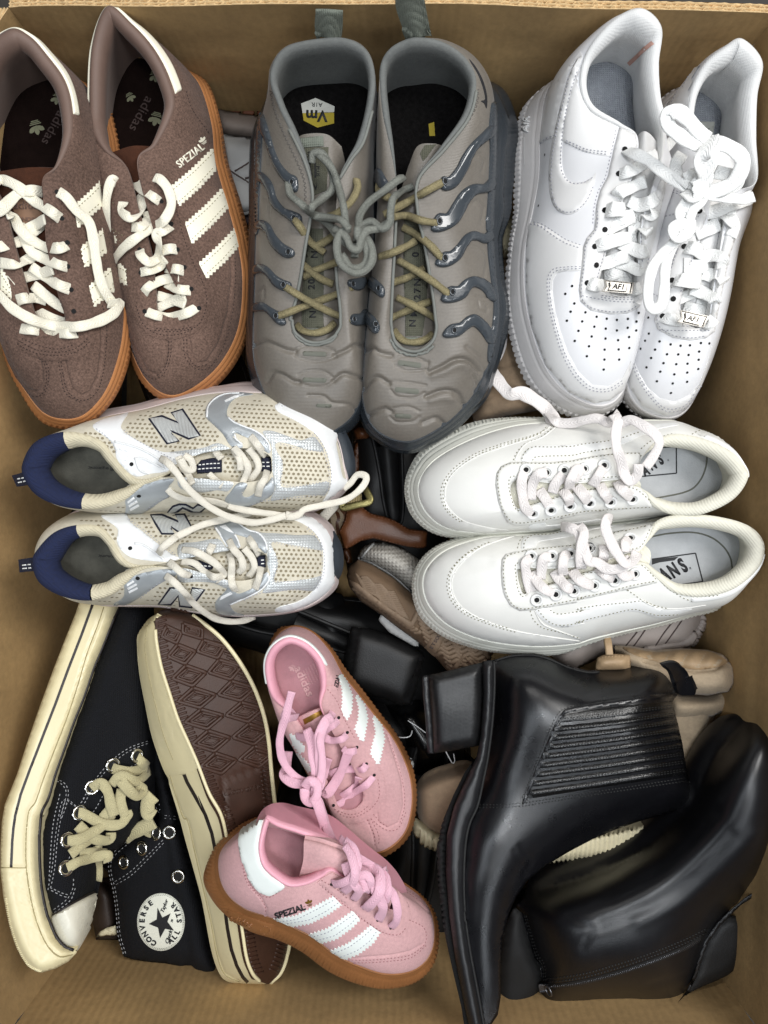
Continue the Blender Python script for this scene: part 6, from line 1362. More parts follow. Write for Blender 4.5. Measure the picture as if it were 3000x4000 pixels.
plain(dict(label='upper one of the ivory leather trainers, its loose lace end looped over the collar',loc=(2250,1850,-.068),O=O3,S=S3,A=A3,
    pad=[1,1,1,1,1,1,.8,.3] + [0] * 13 + [.2,.8,1,1,1],k=[.1] * 4 + [.2] * 10 + [.2] * 6 + [.1] * 6,
    box=f19([(600,340),(866,318),(868,550),(560,578)]),words=[('S',*f19([(728,432)])[0],42,-28,.58),('N',*f19([(660,478)])[0],40,-28,.58),('A',*f19([(600,530)])[0],40,-28,.58),('R',*f19([(797,438)])[0],7,-10,1.)],
    blk=[smooth_poly([(f19([(797,438)])[0][0] + 9 * math.cos(a) ,f19([(797,438)])[0][1] + 9 * math.sin(a)) for a in (0,1,2,3,4,5)],2)][:0],insline=f19([(740,290),(900,285),(1050,310),(1125,370),(1120,500),(1060,630),(950,710),(670,770)]),
    tongue=[mixv((19,[(500,540,-.006),(530,590,-.004),(560,640,-.004),(560,690,-.008)])),mixv((19,[(150,560,-.010),(150,620,-.006),(150,680,-.006),(150,740,-.012)])),mixv((18,[(1300,560,-.014),(1300,640,-.010),(1300,740,-.010),(1300,820,-.014)])),mixv((18,[(940,570,-.020),(940,640,-.017),(940,780,-.017),(940,880,-.020)]))],
    stripe1=mixl((18,[(1055,440),(1070,390),(1120,335),(1200,315),(1400,312)]),(19,[(-50,305),(200,280),(340,255),(560,160),(700,130),(850,120),(880,135),(720,165),(600,210),(420,290),(330,330),(100,365),(-50,380)]),(18,[(1350,390),(1200,405),(1160,425),(1145,450),(1100,452)])),
    stripe2=mixl((18,[(1120,1000),(1200,985),(1260,975),(1280,1000),(1400,990),(1600,965)]),(19,[(200,945),(200,958),(50,985)]),(18,[(1500,1012),(1300,1035),(1150,1040)])),
    eye=mixl((18,[(1500,440),(1300,455),(1100,452),(960,455),(880,490),(840,550),(830,650),(850,780),(890,900),(930,970),(1000,1000),(1100,995),(1300,960),(1500,920)]),(19,[(50,900),(300,865),(500,850),(650,845),(672,828),(600,715),(480,650),(200,678)]),(18,[(1450,718),(1140,818),(1032,870),(960,740),(966,635),(1060,598),(1350,632)]),(19,[(100,622),(400,592),(535,540),(560,430),(555,370),(400,372),(200,395),(0,430)])),
    panels=[(mixl((18,[(1320,118),(1260,180),(1150,240),(1000,290),(850,340),(650,420),(500,520),(420,620),(400,700),(400,790),(450,870),(560,960),(750,1015),(950,1045),(800,1062),(550,1055),(380,1000),(250,890),(175,760),(175,640),(240,510),(420,365),(700,235),(1000,150)])),.0011),
            (mixl((19,[(1020,230),(1100,195),(1200,205),(1300,260),(1390,370),(1460,500),(1380,400),(1250,310),(1150,270)])),.0008)],
    heel=(0.0,3.6,.96,.80),stitch=[f18([(1340,118),(1260,175),(1150,225),(1000,265),(850,308),(650,385),(480,500),(395,600),(360,700),(370,800),(430,900),(540,980)]),f18([(1270,150),(1200,215),(1000,280),(850,325),(660,400),(500,510),(410,615),(380,700),(385,790),(440,890),(560,975)]),
            mixl((18,[(1100,462),(960,466),(890,500),(852,560),(858,700),(890,850),(950,950),(1020,978),(1150,968),(1300,940),(1500,900)]),(19,[(50,882),(300,862),(660,840)])),mixl((18,[(1100,462),(1300,465),(1500,445)]),(19,[(50,430),(300,390),(545,378),(550,420)])),
            f18([(1030,575),(960,580),(945,650),(960,740),(1000,860),(1050,875)]),mixl((18,[(1130,825),(1300,775),(1500,720)]),(19,[(100,690),(400,665),(520,690),(610,760),(660,825)])),f19([(0,605),(200,590),(400,575)]),mixl((18,[(1060,430),(1080,375),(1150,325),(1300,325),(1500,318)]),(19,[(50,300),(330,262),(560,190)])),mixl((18,[(1150,440),(1170,410),(1300,402),(1500,395)]),(19,[(100,365),(320,330)])),f18([(985,440),(1010,380),(1080,300),(1200,250),(1300,180),(1350,130)]),f19([(560,340),(640,275),(720,240),(850,212)]),f19([(1000,215),(1070,180),(1180,180),(1300,235)])],
    seam=[f18([(400,790),(395,700),(430,600),(520,500),(680,400),(850,340),(1000,290),(1150,240),(1260,180),(1330,120)]),f18([(1000,440),(1030,370),(1100,290),(1230,240),(1350,150)])],
    eyelets=f18([(1095,520),(1275,545),(1425,525),(1600,512),(1155,900),(1312,870),(1475,835),(1640,815)]) + f19([(245,482),(120,805),(300,800),(490,775)]),
    laces=[[(18,1095,515,-.001),(18,1060,600,.004),(18,1060,720,.005),(18,1090,850,.004),(18,1165,915,-.001)],[(18,1275,545,.001),(18,1200,560,.005,10),(18,1150,650,.006),(18,1140,780,.003)],[(18,1205,690,.001),(18,1260,770,.006),(18,1315,865,-.001)],[(18,1420,560,.002),(18,1350,640,.006),(18,1320,720,.002)],
           [(18,1400,690,.001),(18,1460,760,.006),(18,1475,835,-.001)],[(18,1600,520,-.001),(18,1530,520,.005),(18,1480,610,.007),(18,1470,690,.002)],[(18,1530,660,.002),(18,1590,740,.006),(18,1640,815,-.001)],[(19,75,505,-.001),(19,20,540,.004),(19,-20,620,.003)],[(19,245,490,-.001),(19,200,560,.005),(19,140,660,.003)],
           [(19,0,660,.002),(19,70,730,.005),(19,120,800,-.001)],[(19,200,640,.001),(19,250,730,.006),(19,300,800,-.001)],[(19,350,620,.002),(19,410,700,.007),(19,490,775,-.001)]],
    free=[[(18,1280,20,-.050),(18,1330,80,-.034),(18,1390,115,-.030),(18,1500,115,-.024),(19,60,95,-.018),(19,180,75,-.012),(19,280,110,-.010),(19,340,60,-.004),(19,330,30,.002)],
          [(19,325,40,.002),(19,360,100,.006),(19,345,200,.008),(19,350,320,.008),(19,390,450,.008,30),(19,420,560,.007),(19,470,620,.006),(19,530,560,.008,-30),(19,540,470,.010)],
          [(19,380,120,.004),(19,480,90,.010),(19,580,140,.014,20),(19,680,210,.014),(19,720,290,.013,-20),(19,670,400,.010),(19,600,500,.008)]]))
O4 = mixv((21,[(1600,390,zo,-.005),(1560,270,zo,-.008),(1440,180,zo,-.012),(1250,130,zo,-.02),(1020,110,zo,-.03),(800,115,zo),(600,125,zo),(400,150,zo),(200,170,zo),(-50,190,zo)]),
          (20,[(1300,85,zo),(1000,92,zo),(700,118,zo),(400,220,zo),(240,370,zo),(203,540,zo),(270,720,zo),(450,885,zo),(750,1000,zo),(1150,1050,zo),(1500,1030,zo)]),
          (21,[(150,1135,zo),(420,1070,zo),(700,1005,zo),(950,930,zo),(1200,845,zo),(1480,640,zo,-.02)]))
S4 = dropz(O4,-.068,3)
for i,(x,y) in {11: (900,78),12: (620,98),13: (330,190),14: (165,350),15: (120,560),16: (190,790),17: (400,965),18: (700,1068),19: (1050,1115),20: (1350,1110)}.items(): S4[i] = V(20,[(x,y,-.068)])[0]
for i,(x,y) in {21: (110,1172),22: (420,1085),23: (720,1018),24: (1000,935),25: (1250,850)}.items(): S4[i] = V(21,[(x,y,-.068)])[0]
A4 = mixv((21,[(1624,380,.004),(1588,252,.003),(1465,152,.0),(1250,92,-.003),(1020,68,-.005),(820,82,-.006),(690,140,-.006),(630,250,-.005),(550,375,-.004),(430,405,-.003),(160,495,-.005)]),
          (20,[(1450,372,-.007),(1200,378,-.010),(1045,355,-.012),(1022,420,-.013),(1040,520,-.014),(1082,598,-.014),(1200,550,-.012),(1450,470,-.009)]),
          (21,[(100,560,-.006),(330,525,-.004),(560,495,-.003),(680,600,-.005),(850,740,-.007),(1080,775,-.005),(1350,712,.0),(1560,540,.003)]))
plain(dict(label='lower one of the ivory leather trainers, with a white stripe along its near side',loc=(2300,2250,-.068),O=O4,S=S4,A=A4,
    pad=[1,1,1,1,1,1,.7,.3] + [0] * 13 + [.2,.5,.8,1,1,1],k=[.1] * 4 + [.15] * 8 + [.2] * 9 + [.25] * 4 + [.2] * 2,
    emb=[(f20([(480,320),(620,360),(760,330)]),30,-.0010),(f21([(1350,220),(1440,300),(1440,420)]),12,-.001)],
    box=f21([(655,452),(1032,400),(1095,645),(850,678),(700,690)]),words=[('S',*f21([(925,510)])[0],54,-33,.58),('N',*f21([(845,552)])[0],52,-33,.58),('A',*f21([(768,592)])[0],52,-33,.58),('R',*f21([(988,530)])[0],9,-10,1.)],
    blk=[f21([(655,455),(885,430),(850,462),(720,480),(655,500)])],insline=f21([(640,260),(800,230),(1000,220),(1150,255),(1260,330),(1330,430),(1352,540)]),
    tongue=[mixv((21,[(560,300,-.012),(640,380,-.007),(640,470,-.007),(600,560,-.012)])),mixv((21,[(150,440,-.012),(150,500,-.008),(150,550,-.008),(150,610,-.013)])),mixv((20,[(1300,330,-.016),(1300,400,-.013),(1300,490,-.013),(1300,560,-.018)])),mixv((20,[(980,330,-.022),(980,400,-.019),(1000,540,-.019),(1040,620,-.022)]))],
    stripe1=mixl((20,[(1060,210),(1060,150),(1100,100),(1180,75),(1350,50),(1600,20)]),(21,[(200,130),(450,120),(470,135),(350,165),(230,180),(100,205)]),(20,[(1500,95),(1300,130),(1200,150),(1175,190),(1120,200)])),
    stripe2=mixl((20,[(1175,735),(1290,718),(1320,755),(1370,775),(1480,760),(1650,725)]),(21,[(0,880),(200,840),(400,810),(560,800),(700,870),(850,890),(1000,880),(850,935),(700,950),(540,900),(400,910),(200,955),(0,1010)]),(20,[(1600,850),(1450,880),(1330,870),(1240,820)])),
    eye=mixl((20,[(1500,175),(1300,195),(1150,205),(1000,235),(920,255),(885,300),(878,400),(885,520),(910,620),(960,700),(1040,742),(1150,735),(1350,700),(1600,660)]),(21,[(0,810),(250,755),(500,700),(700,655),(705,620),(560,490),(330,518),(100,552)]),(20,[(1450,462),(1200,542),(1085,608),(1030,520),(1012,420),(1040,345),(1200,370),(1450,364)]),(21,[(160,487),(430,398),(548,368),(620,260),(680,140),(600,170),(400,215),(200,260),(0,310)])),
    panels=[(mixl((20,[(1000,95),(850,140),(700,200),(580,290),(490,390),(455,480),(460,580),(520,690),(640,780),(800,850),(1000,915),(1250,960),(1560,1005),(1480,1025),(1150,1042),(750,992),(460,878),(285,715),(215,540),(250,380),(410,230),(700,130)])),.0011)],
    heel=(23.6,26.9,.97,.86),stitch=[f20([(780,150),(640,210),(520,300),(440,400),(412,500),(425,600),(480,700),(600,790),(780,860),(900,900),(1020,930)]),f20([(700,190),(600,245),(500,330),(440,430),(430,520),(450,610),(510,705),(640,790),(800,850),(950,895)]),
            mixl((20,[(1170,212),(1000,245),(930,270),(905,320),(900,440),(920,580),(970,680),(1050,725),(1180,712),(1350,680),(1600,630)]),(21,[(0,790),(250,740),(500,675),(690,640)])),mixl((20,[(1170,212),(1300,200),(1550,170)]),(21,[(100,285),(300,230),(500,190),(620,160)])),f20([(1060,330),(1005,335),(1005,430),(1020,540),(1060,620),(1090,610)]),
            mixl((20,[(1250,520),(1450,460),(1600,430)]),(21,[(40,575),(190,565)])),f21([(470,480),(560,500),(640,570),(700,640)]),f21([(450,370),(560,340),(620,230),(660,150)]),mixl((20,[(1300,735),(1380,770),(1600,740)]),(21,[(0,885),(200,850),(450,825),(580,815),(720,880)])),mixl((20,[(1200,735),(1260,810),(1340,860),(1450,865),(1600,835)]),(21,[(0,995),(250,935),(480,885),(560,895),(700,935),(900,930)])),
            f20([(1130,740),(1160,820),(1240,890),(1400,930),(1560,980)]),f21([(440,715),(520,770),(560,800),(650,840),(800,880)]),f21([(740,640),(850,730),(1000,775),(1150,768),(1240,745)]),mixl((20,[(1075,205),(1085,140),(1150,90),(1300,65),(1450,40)])),f20([(1020,205),(1040,140),(1080,90)])],
    seam=[f20([(1000,95),(850,140),(700,200),(580,290),(490,390),(455,480),(460,580),(520,690),(640,780),(800,850),(1000,915),(1250,960),(1560,1005)]),f21([(560,800),(650,850),(780,880),(950,875),(1120,850)]),f20([(1170,740),(1230,850),(1330,900),(1560,985)])],
    eyelets=f20([(1140,272),(1318,270),(1480,250),(1640,205),(1188,650),(1352,602),(1508,572)]) + f21([(115,358),(470,270),(158,680),(335,635),(510,580)]),
    laces=[[(20,1150,280,-.001),(20,1090,330,.004),(20,1100,430,.006),(20,1130,550,.005),(20,1185,645,-.001)],[(20,1318,275,-.001),(20,1250,290,.005),(20,1230,380,.007),(20,1225,470,.003)],[(20,1155,400,.002),(20,1190,490,.006),(20,1260,560,.005),(20,1345,600,-.001)],[(20,1480,250,-.001),(20,1430,270,.005),(20,1410,360,.007),(20,1420,440,.002)],
           [(20,1330,400,.002),(20,1390,480,.006),(20,1450,540,.005),(20,1508,565,-.001)],[(20,1600,160,.004),(20,1580,290,.007),(20,1570,380,.003)],[(20,1490,390,.002),(20,1550,470,.006),(20,1640,520,.005),(21,155,675,-.001)],[(21,470,270,-.001),(21,430,310,.005),(21,430,390,.004)],[(21,240,330,.004),(21,240,420,.006),(21,230,480,.002)],
           [(21,180,520,.002),(21,260,590,.006),(21,335,630,-.001)],[(21,370,540,.004),(21,430,600,.006),(21,510,580,-.001)]],
    free=[[(20,1400,15,-.020),(20,1450,20,-.006),(20,1540,60,.0),(20,1590,180,.002),(20,1640,310,.003),(21,180,480,.004),(21,280,540,.005,20),(21,400,520,.006),(21,470,440,.004)],
          [(21,310,110,-.010),(21,270,100,.002),(21,255,180,.004),(21,300,300,.006),(21,360,410,.008),(21,430,490,.010,-20),(21,500,460,.009,-40),(21,530,390,.004)],
          [(21,20,160,-.002),(21,70,220,.004),(21,50,330,.004),(21,40,430,.002),(21,40,520,-.002)]]))
# ------------------------------------------------------------------ black canvas high-tops with cream rubber soles
M_canvas = mat('black_canvas', '#0d0e12',rough=.9,var=.25,scale=300,bump=.4,bscale=900,weave=('grid',1500),spec=.25)
M_foxing = mat('cream_foxing', '#d8cca4',rough=.33,var=.03,scale=40,bump=.06,bscale=600,big=.03)
M_foxseam = mat('foxing_seam_tan', '#9d9068',rough=.7,bump=0)  # darker tan line drawn along the foxing groove
M_toecap = mat('cream_toe_cap', '#d9d5c5',rough=.28,var=.02,scale=40,bump=.04)
M_blackline = mat('black_rubber_line', '#1b1415',rough=.5,bump=.1)
M_outsole = mat('brown_outsole', '#3b2317',rough=.55,var=.14,scale=60,bump=.15,big=.12)
M_canlace = mat('khaki_cream_lace', '#b5ac86',rough=.95,var=.08,scale=200,bump=.6,bscale=1200,weave=('lace',24),sheen=.1)
M_ring = mat('silver_eyelet', '#c7c5bf',rough=.15,var=.03,scale=90,bump=0,metal=1)
M_patch = mat('white_round_patch', '#d9d9cb',rough=.7,var=.03,scale=90,bump=.2)
M_whst = mat('white_canvas_thread', '#9a9a9c',rough=.8,bump=0)
M_brownlin = mat('dark_brown_leather', '#2e231d',rough=.6,var=.3,scale=60,bump=.3)
f9,f10 = (lambda p: VL(9,p)),(lambda p: VL(10,p))
def rings(R,t,pts,r=.0042):
    for x,y in pts:
        mb = MB(); torus(mb,x,y,t,r,.0014,.0004,seg=22,ts=8); e = mb.out('eyelet',M_ring,R); mb = MB(); dot(mb,x,y,t,r * .8,.0004,12); mb.out('hole',M_hole,e)
def canvas_left():
    R = thing('high_top', 'left one of the black canvas high-tops, lying on its side with a cream toe cap', 'shoe',W(300,3100,-.10), 'black canvas high-tops with cream soles')
    outer = mixl((9,[(432,60),(405,140),(352,270),(290,430),(220,620),(150,820),(92,1000)]),(10,[(25,60),(10,150),(2,300),(2,420),(18,560),(48,700),(88,830),(138,915),(190,960),(225,967),(300,945),(368,908),(412,862),(418,845)]))
    inner = mixl((10,[(395,845),(345,828),(300,780),(268,700),(244,620),(222,520),(212,400),(210,250),(220,120)]),(9,[(237,1230),(252,1150),(292,1000),(342,860),(392,720),(452,570),(502,420),(552,300),(602,170),(640,60)]))
    zt = [(p[0],p[1],z) for p,z in zip(mixl((9,[(520,90),(430,430),(300,760),(170,1100)]),(10,[(110,300),(140,600),(230,850),(350,880)])),(-.060,-.040,-.022,-.008,.002,.008,.010,.006))]
    grv = [(mixl((9,[(560,100),(530,190),(470,350),(420,520),(360,700),(290,880),(230,1040),(190,1150)]),(10,[(158,90),(146,160),(140,250),(142,400),(165,560),(200,700),(255,820),(320,880),(390,870)])),4,-.0012),
           (mixl((10,[(10,400),(140,400)])),3,-.0008)]
    dm = []
    for i in range(15):
        for j in range(3):
            a = .05 + i * .066; x = 60 + a * 140 + j * 26; y = 430 + a * 480 - j * 12
            dm.append((f10([(x - 11,y),(x,y - 16),(x + 11,y),(x,y + 16),(x - 11,y)]),2.6,-.0006))
    fx = slab('foxing',outer + inner,zt,M_foxing,R,R=22,rel=.007,thick=.085,step=9,slope=8,lines=grv + dm,prof=2.5,tps=.5)
    tf = bvh(fx)
    ln = mixl((9,[(500,85),(440,250),(370,430),(300,620),(230,800),(160,980),(112,1110)]),(10,[(82,120),(72,190),(66,260),(60,400)]))
    patch('black_line',offset(ln,5) + list(reversed(offset(ln,-5))),tf,M_blackline,R,th=.0007,step=10)
    mb = MB(); cord(mb,mixl((9,[(560,100),(530,190),(470,350),(420,520),(360,700),(290,880),(230,1040),(192,1150)]),(10,[(158,90),(146,160),(140,250),(142,400),(165,560),(200,700),(255,820),(320,880),(390,870)])),tf,r=.0005,lift=0); cord(mb,mixl((10,[(8,400),(138,402)])),tf,r=.0004,lift=0); mb.out('foxing_seam',M_foxseam,R,stuff=True)
    for k,(a,b) in enumerate(((f10([(8,560),(30,700),(75,840),(135,935),(210,968)]),.0011),)):
        p = even(opened(a,6),8)
        mb = MB()
        for q,r_ in zip(p[:-1],p[1:]):
            stitch(mb,[q,(q[0] + 22,q[1] - 6)],tf,22,1,3.5,.0010,crv=False)
        mb.out('toe_ribs',M_foxing,R,stuff=True)
    body = mixl((9,[(652,60),(820,60),(830,400),(835,800),(830,1000)]),(10,[(840,60),(760,180),(640,300),(560,330),(535,420),(522,480),(515,560),(495,660),(465,770),(425,832),(396,850),(345,832),(305,785),(272,700),(246,620),(224,520),(214,400),(212,250),(222,120)]),(9,[(240,1230),(255,1150),(296,1000),(346,860),(396,720),(456,570),(506,420),(556,300),(606,170)]))
    bz = [(p[0],p[1],z) for p,z in zip(mixl((9,[(720,120),(650,500),(560,800),(430,1050),(700,1100)]),(10,[(330,250),(320,500),(400,700),(560,150)])),(-.064,-.050,-.040,-.028,-.050,-.010,.000,.002,-.045))]
    bd = slab('canvas_upper',body,bz,M_canvas,R,R=90,rel=.028,thick=.10,step=13); t = bvh(bd)
    cap = f10([(268,668),(330,632),(420,580),(512,535),(514,600),(492,680),(462,775),(424,828),(396,838),(350,815),(305,765),(280,712)])
    tc = patch('toe_cap',smooth_poly(cap,4),t,M_toecap,R,th=.0030,step=10,edge=.2)
    pl = mixl((9,[(640,100),(605,178),(555,305),(505,425),(455,572),(395,722),(345,862),(295,1002),(258,1130)]),(10,[(222,100),(212,190),(208,250),(212,400),(222,520),(246,640),(264,690),(300,775),(345,828),(395,848)]))
    mb = MB(); cord(mb,pl,bvh(fx,bd),r=.0013,lift=.0004); mb.out('piping',M_blackline,R)
    mb = MB(); cord(mb,f10([(262,672),(330,628),(420,575),(510,530)]),t,r=.0010,lift=.0004); mb.out('piping',M_blackline,R)
    # lace stay and tongue
    st = mixl((9,[(830,815),(780,830),(700,862),(600,935),(500,1055),(430,1165),(385,1244)]),(10,[(355,20),(325,130),(305,250),(290,400),(262,520),(375,545),(398,440),(392,380),(420,300),(440,220),(470,100)]),(9,[(530,1190),(590,1080),(640,1010),(730,960),(830,935)]))
    sp = patch('lace_stay',smooth_poly(st,3),t,M_canvas,R,th=.0012,step=11)
    tgp = mixl((10,[(400,520),(520,470),(530,400),(570,330),(640,230)]),(9,[(830,1180),(830,950),(740,965),(650,1020),(600,1090),(540,1200)]),(10,[(475,110),(445,220),(425,300),(395,380),(400,440)]))
    patch('tongue',tgp,t,M_canvas,R,th=.0004,step=14)
    t2 = bvh(bd,sp); sm = MB()
    for p in (mixl((9,[(800,822),(700,858),(600,930),(495,1055),(420,1175)]),(10,[(345,30),(315,130),(297,250),(282,400),(258,530)])),mixl((9,[(800,834),(705,872),(610,942),(508,1065),(435,1180)]),(10,[(358,30),(330,130),(310,250),(296,400),(272,520)])),
              mixl((9,[(300,1022),(350,1050),(370,1100),(355,1180),(330,1244)])),mixl((9,[(305,1036),(340,1060),(358,1100),(343,1180),(320,1240)])),mixl((10,[(325,0),(290,150),(275,300),(265,480)])),
              f10([(270,505),(330,535),(375,548)]),f10([(275,520),(330,550),(370,562)]),f10([(268,640),(320,605),(370,560),(395,500),(395,450)]),f10([(272,655),(330,618),(384,570),(408,500)]),mixl((9,[(830,930),(730,950),(640,1000),(580,1075),(500,1210)]),(10,[(440,130),(400,260),(370,360)]))):
        stitch(sm,p,t2,11,6,2.6)
    sm.out('stitching',M_whst,R,stuff=True)
    rings(R,t2,mixl((9,[(738,900),(608,952),(497,1072),(428,1210)]),(10,[(362,250),(355,402)])),.0050)
    L = lambda pts,**k: lace('lace',VH(pts),t2,M_canlace,R,w=.0084,th=.0013,**k)
    L([(9,735,905,-.001),(9,770,940,.004),(9,800,965,.002)]); L([(9,600,965,-.001),(9,640,980,.004),(9,710,985,.006),(9,800,970,.004)]); L([(9,810,980,.004),(9,740,1040,.008),(9,650,1010,.010),(9,600,1060,.006)])
    L([(9,490,1085,-.001),(9,540,1050,.005),(9,580,1090,.008),(9,600,1170,.010),(10,620,120,.010)]); L([(9,640,1020,.008),(9,690,1080,.012),(9,740,1120,.010),(9,775,1090,.008),(9,740,1060,.006)])
    L([(9,660,1080,.006),(9,650,1150,.010),(9,680,1230,.012),(10,690,110,.012),(10,650,165,.012),(10,560,165,.008),(10,470,120,.005),(10,405,95,-.001)])
    L([(9,610,1110,.004),(9,600,1180,.007),(9,560,1230,.007),(10,560,140,.006),(10,540,190,.004)]); L([(10,355,255,-.001),(10,420,250,.005),(10,500,210,.008),(10,560,170,.008),(10,605,110,.006)])
    L([(10,420,170,.003),(10,470,215,.006),(10,530,250,.008),(10,590,250,.008),(10,600,210,.006)]); L([(10,350,410,-.001),(10,420,370,.005),(10,500,345,.007),(10,580,335,.004),(10,580,370,.001)])
    L([(10,380,330,.003),(10,440,280,.006),(10,490,240,.005)]); L([(10,430,330,.003),(10,500,320,.006),(10,560,320,.005)])
    L([(10,525,280,.006),(10,530,380,.004),(10,525,470,.002)])
    return R
canvas_left()
def canvas_right():
    R = thing('high_top', 'right one of the black canvas high-tops, its brown outsole and round star patch showing', 'shoe',W(800,3200,-.10), 'black canvas high-tops with cream soles')
    # foxing wall: rows run from toe (top) to heel (bottom); columns from the upper side to the outsole edge
    row = lambda v,a,b,z0=-.060,z1=-.026: V(v,[(a[0],a[1],z0),(a[0] + (b[0] - a[0]) * .5,a[1] + (b[1] - a[1]) * .5,(z0 + z1) / 2 + .004),(b[0],b[1],z1)])
    rows = [row(9,(838,140),(850,132),-.06,-.030),row(9,(800,165),(842,150)),row(9,(745,240),(838,200)),row(9,(740,330),(845,280)),row(9,(752,460),(872,420)),row(9,(782,620),(915,560)),row(9,(815,780),(955,690)),
            row(9,(860,920),(1012,815)),row(9,(910,1050),(1062,930)),row(9,(965,1225),(1125,1095),-.056,-.022),row(10,(1000,250),(1192,110),-.056,-.02),row(10,(1045,410),(1228,260),-.056,-.02),row(10,(1090,580),(1268,470),-.058,-.02),row(10,(1135,820),(1306,730),-.06,-.022),
            row(10,(1170,940),(1330,880),-.062,-.026),row(10,(1215,1008),(1362,968),-.066,-.032),row(10,(1300,1026),(1400,1012),-.07,-.04),row(10,(1420,1030),(1440,1026),-.075,-.055)]
    grv = [(mixl((9,[(855,950),(915,1050),(985,1225)]),(10,[(1015,150),(1055,330),(1100,520),(1140,700),(1170,860),(1210,970),(1290,1015)])),3.5,-.0010)]
    mid = [(p[1][0],p[1][1]) for p in rows]
    dm = []
    for i in range(26):
        for j in (-1,0,1):
            k = 1.3 + i * .26; a = int(k); w = k - a; x = mid[a][0] * (1 - w) + mid[a + 1][0] * w + j * 26; y = mid[a][1] * (1 - w) + mid[a + 1][1] * w - j * 10
            if a < 7: dm.append(([(x - 8,y),(x,y - 10),(x + 8,y),(x,y + 10),(x - 8,y)],2.5,-.0005))
    fx = sheet('foxing',rows,M_foxing,R,seg=14,rseg=14,thick=.004,lines=grv + dm); tf = bvh(fx)
    tape = patch('toe_bumper',smooth_poly(f9([(836,175),(800,200),(758,250),(748,330),(760,460),(790,620),(822,770),(870,915),(920,1004),(1070,968),(1018,830),(950,690),(905,560),(865,420),(848,290),(842,200)]),4),tf,M_foxing,R,th=.0011,step=11)
    ln = mixl((9,[(990,990),(1012,1045),(1060,1130),(1105,1225)]),(10,[(1070,20),(1112,120),(1145,215),(1168,330),(1200,500),(1228,720),(1250,840),(1280,930),(1312,990),(1338,1018)]))
    patch('black_line',offset(ln,6) + list(reversed(offset(ln,-6))),tf,M_blackline,R,th=.0007,step=9)
    mb = MB(); cord(mb,mixl((9,[(918,1008),(985,1225)]),(10,[(1015,150),(1055,330),(1100,520),(1140,700),(1170,860),(1210,970),(1290,1015)])),tf,r=.0005,lift=0); cord(mb,mixl((9,[(800,200),(790,330),(812,480),(850,640),(890,790),(940,920)])),tf,r=.0004,lift=.001); mb.out('foxing_seam',M_foxseam,R,stuff=True)
    # outsole face
    so = [V(9,[(862,118,-.056),(900,110,-.058),(930,108,-.06),(960,112,-.064)]),V(9,[(842,152,-.027),(920,140,-.026),(1000,140,-.032),(1040,142,-.056)]),V(9,[(840,220,-.025),(950,215,-.021),(1070,215,-.030),(1140,215,-.058)]),V(9,[(846,290,-.025),(980,300,-.020),(1120,300,-.032),(1220,292,-.060)]),
          V(9,[(872,425,-.025),(1030,430,-.018),(1190,425,-.034),(1310,415,-.062)]),V(9,[(916,565,-.025),(1090,570,-.018),(1260,560,-.036),(1380,545,-.064)]),V(9,[(960,700,-.025),(1130,710,-.018),(1300,700,-.038),(1430,690,-.066)]),V(9,[(1014,822,-.025),(1180,840,-.018),(1340,840,-.040),(1455,830,-.068)]),
          V(9,[(1066,940,-.024),(1220,980,-.018),(1370,990,-.042),(1468,980,-.070)]),V(9,[(1128,1100,-.021),(1270,1130,-.018),(1400,1150,-.044),(1485,1140,-.072)]),V(10,[(1194,115,-.019),(1310,140,-.018),(1420,170,-.046),(1500,170,-.075)]),V(10,[(1230,265,-.019),(1340,310,-.020),(1450,340,-.048),(1520,340,-.078)]),
          V(10,[(1270,475,-.019),(1380,500,-.022),(1480,520,-.050),(1545,520,-.080)]),V(10,[(1308,735,-.021),(1410,745,-.026),(1510,755,-.052),(1570,750,-.082)]),V(10,[(1332,885,-.025),(1410,890,-.030),(1500,890,-.054),(1552,880,-.082)]),V(10,[(1364,970,-.031),(1420,980,-.036),(1480,975,-.056),(1520,965,-.078)]),V(10,[(1402,1013,-.040),(1435,1022,-.048),(1460,1018,-.06),(1480,1005,-.075)]),V(10,[(1442,1027,-.056),(1450,1029,-.060),(1456,1027,-.066),(1462,1022,-.074)])]
    so = [[(p[0],p[1],r[0][2] + (r[-1][2] - r[0][2]) * ((p[0] - r[0][0]) / max(1,r[-1][0] - r[0][0])) * .8 + (.0015 if 0 < q < 3 else 0)) for q,p in enumerate(r)] for r in so]
    S2 = []
    # diamond tread
    def uv(u,v):                       # centre line of the outsole in the photograph
        c = mixl((9,[(940,190),(1040,300),(1110,430),(1170,570),(1220,700),(1260,840),(1300,985)])); w_ = (70,115,150,170,175,170,160)
        a = min(5,int(v)); f = v - a; x = c[a][0] + (c[a + 1][0] - c[a][0]) * f; y = c[a][1] + (c[a + 1][1] - c[a][1]) * f; w = w_[a] + (w_[a + 1] - w_[a]) * f
        return (x + u * w * .92,y - u * w * .16)
    D = []
    for j in range(7):
        v0,v1 = j * .86,min(6,j * .86 + .86); vm = (v0 + v1) / 2
        for u0 in (-1,0):
            for wd,sh in ((.0017,.03),(.0012,.17),(.0009,.30)):
                um = u0 + .5; q = [(um,v0 + sh),(u0 + 1 - sh * .9,vm),(um,v1 - sh),(u0 + sh * .9,vm),(um,v0 + sh)]; D.append(([uv(a,b) for a,b in q],wd))
    ed = [(p[0][0],p[0][1]) for p in so[1:-2]]; ee = even(opened(ed,6),17)
    for i in range(0,len(ee)):
        x,y = ee[i]; D.append(([(x + 10,y + 4),(x + 42,y - 6)],.0010))
    eo = even(opened([(p[3][0],p[3][1]) for p in so[3:-2]],6),17)
    for x,y in eo: D.append(([(x - 14,y - 2),(x - 48,y - 14)],.0010))
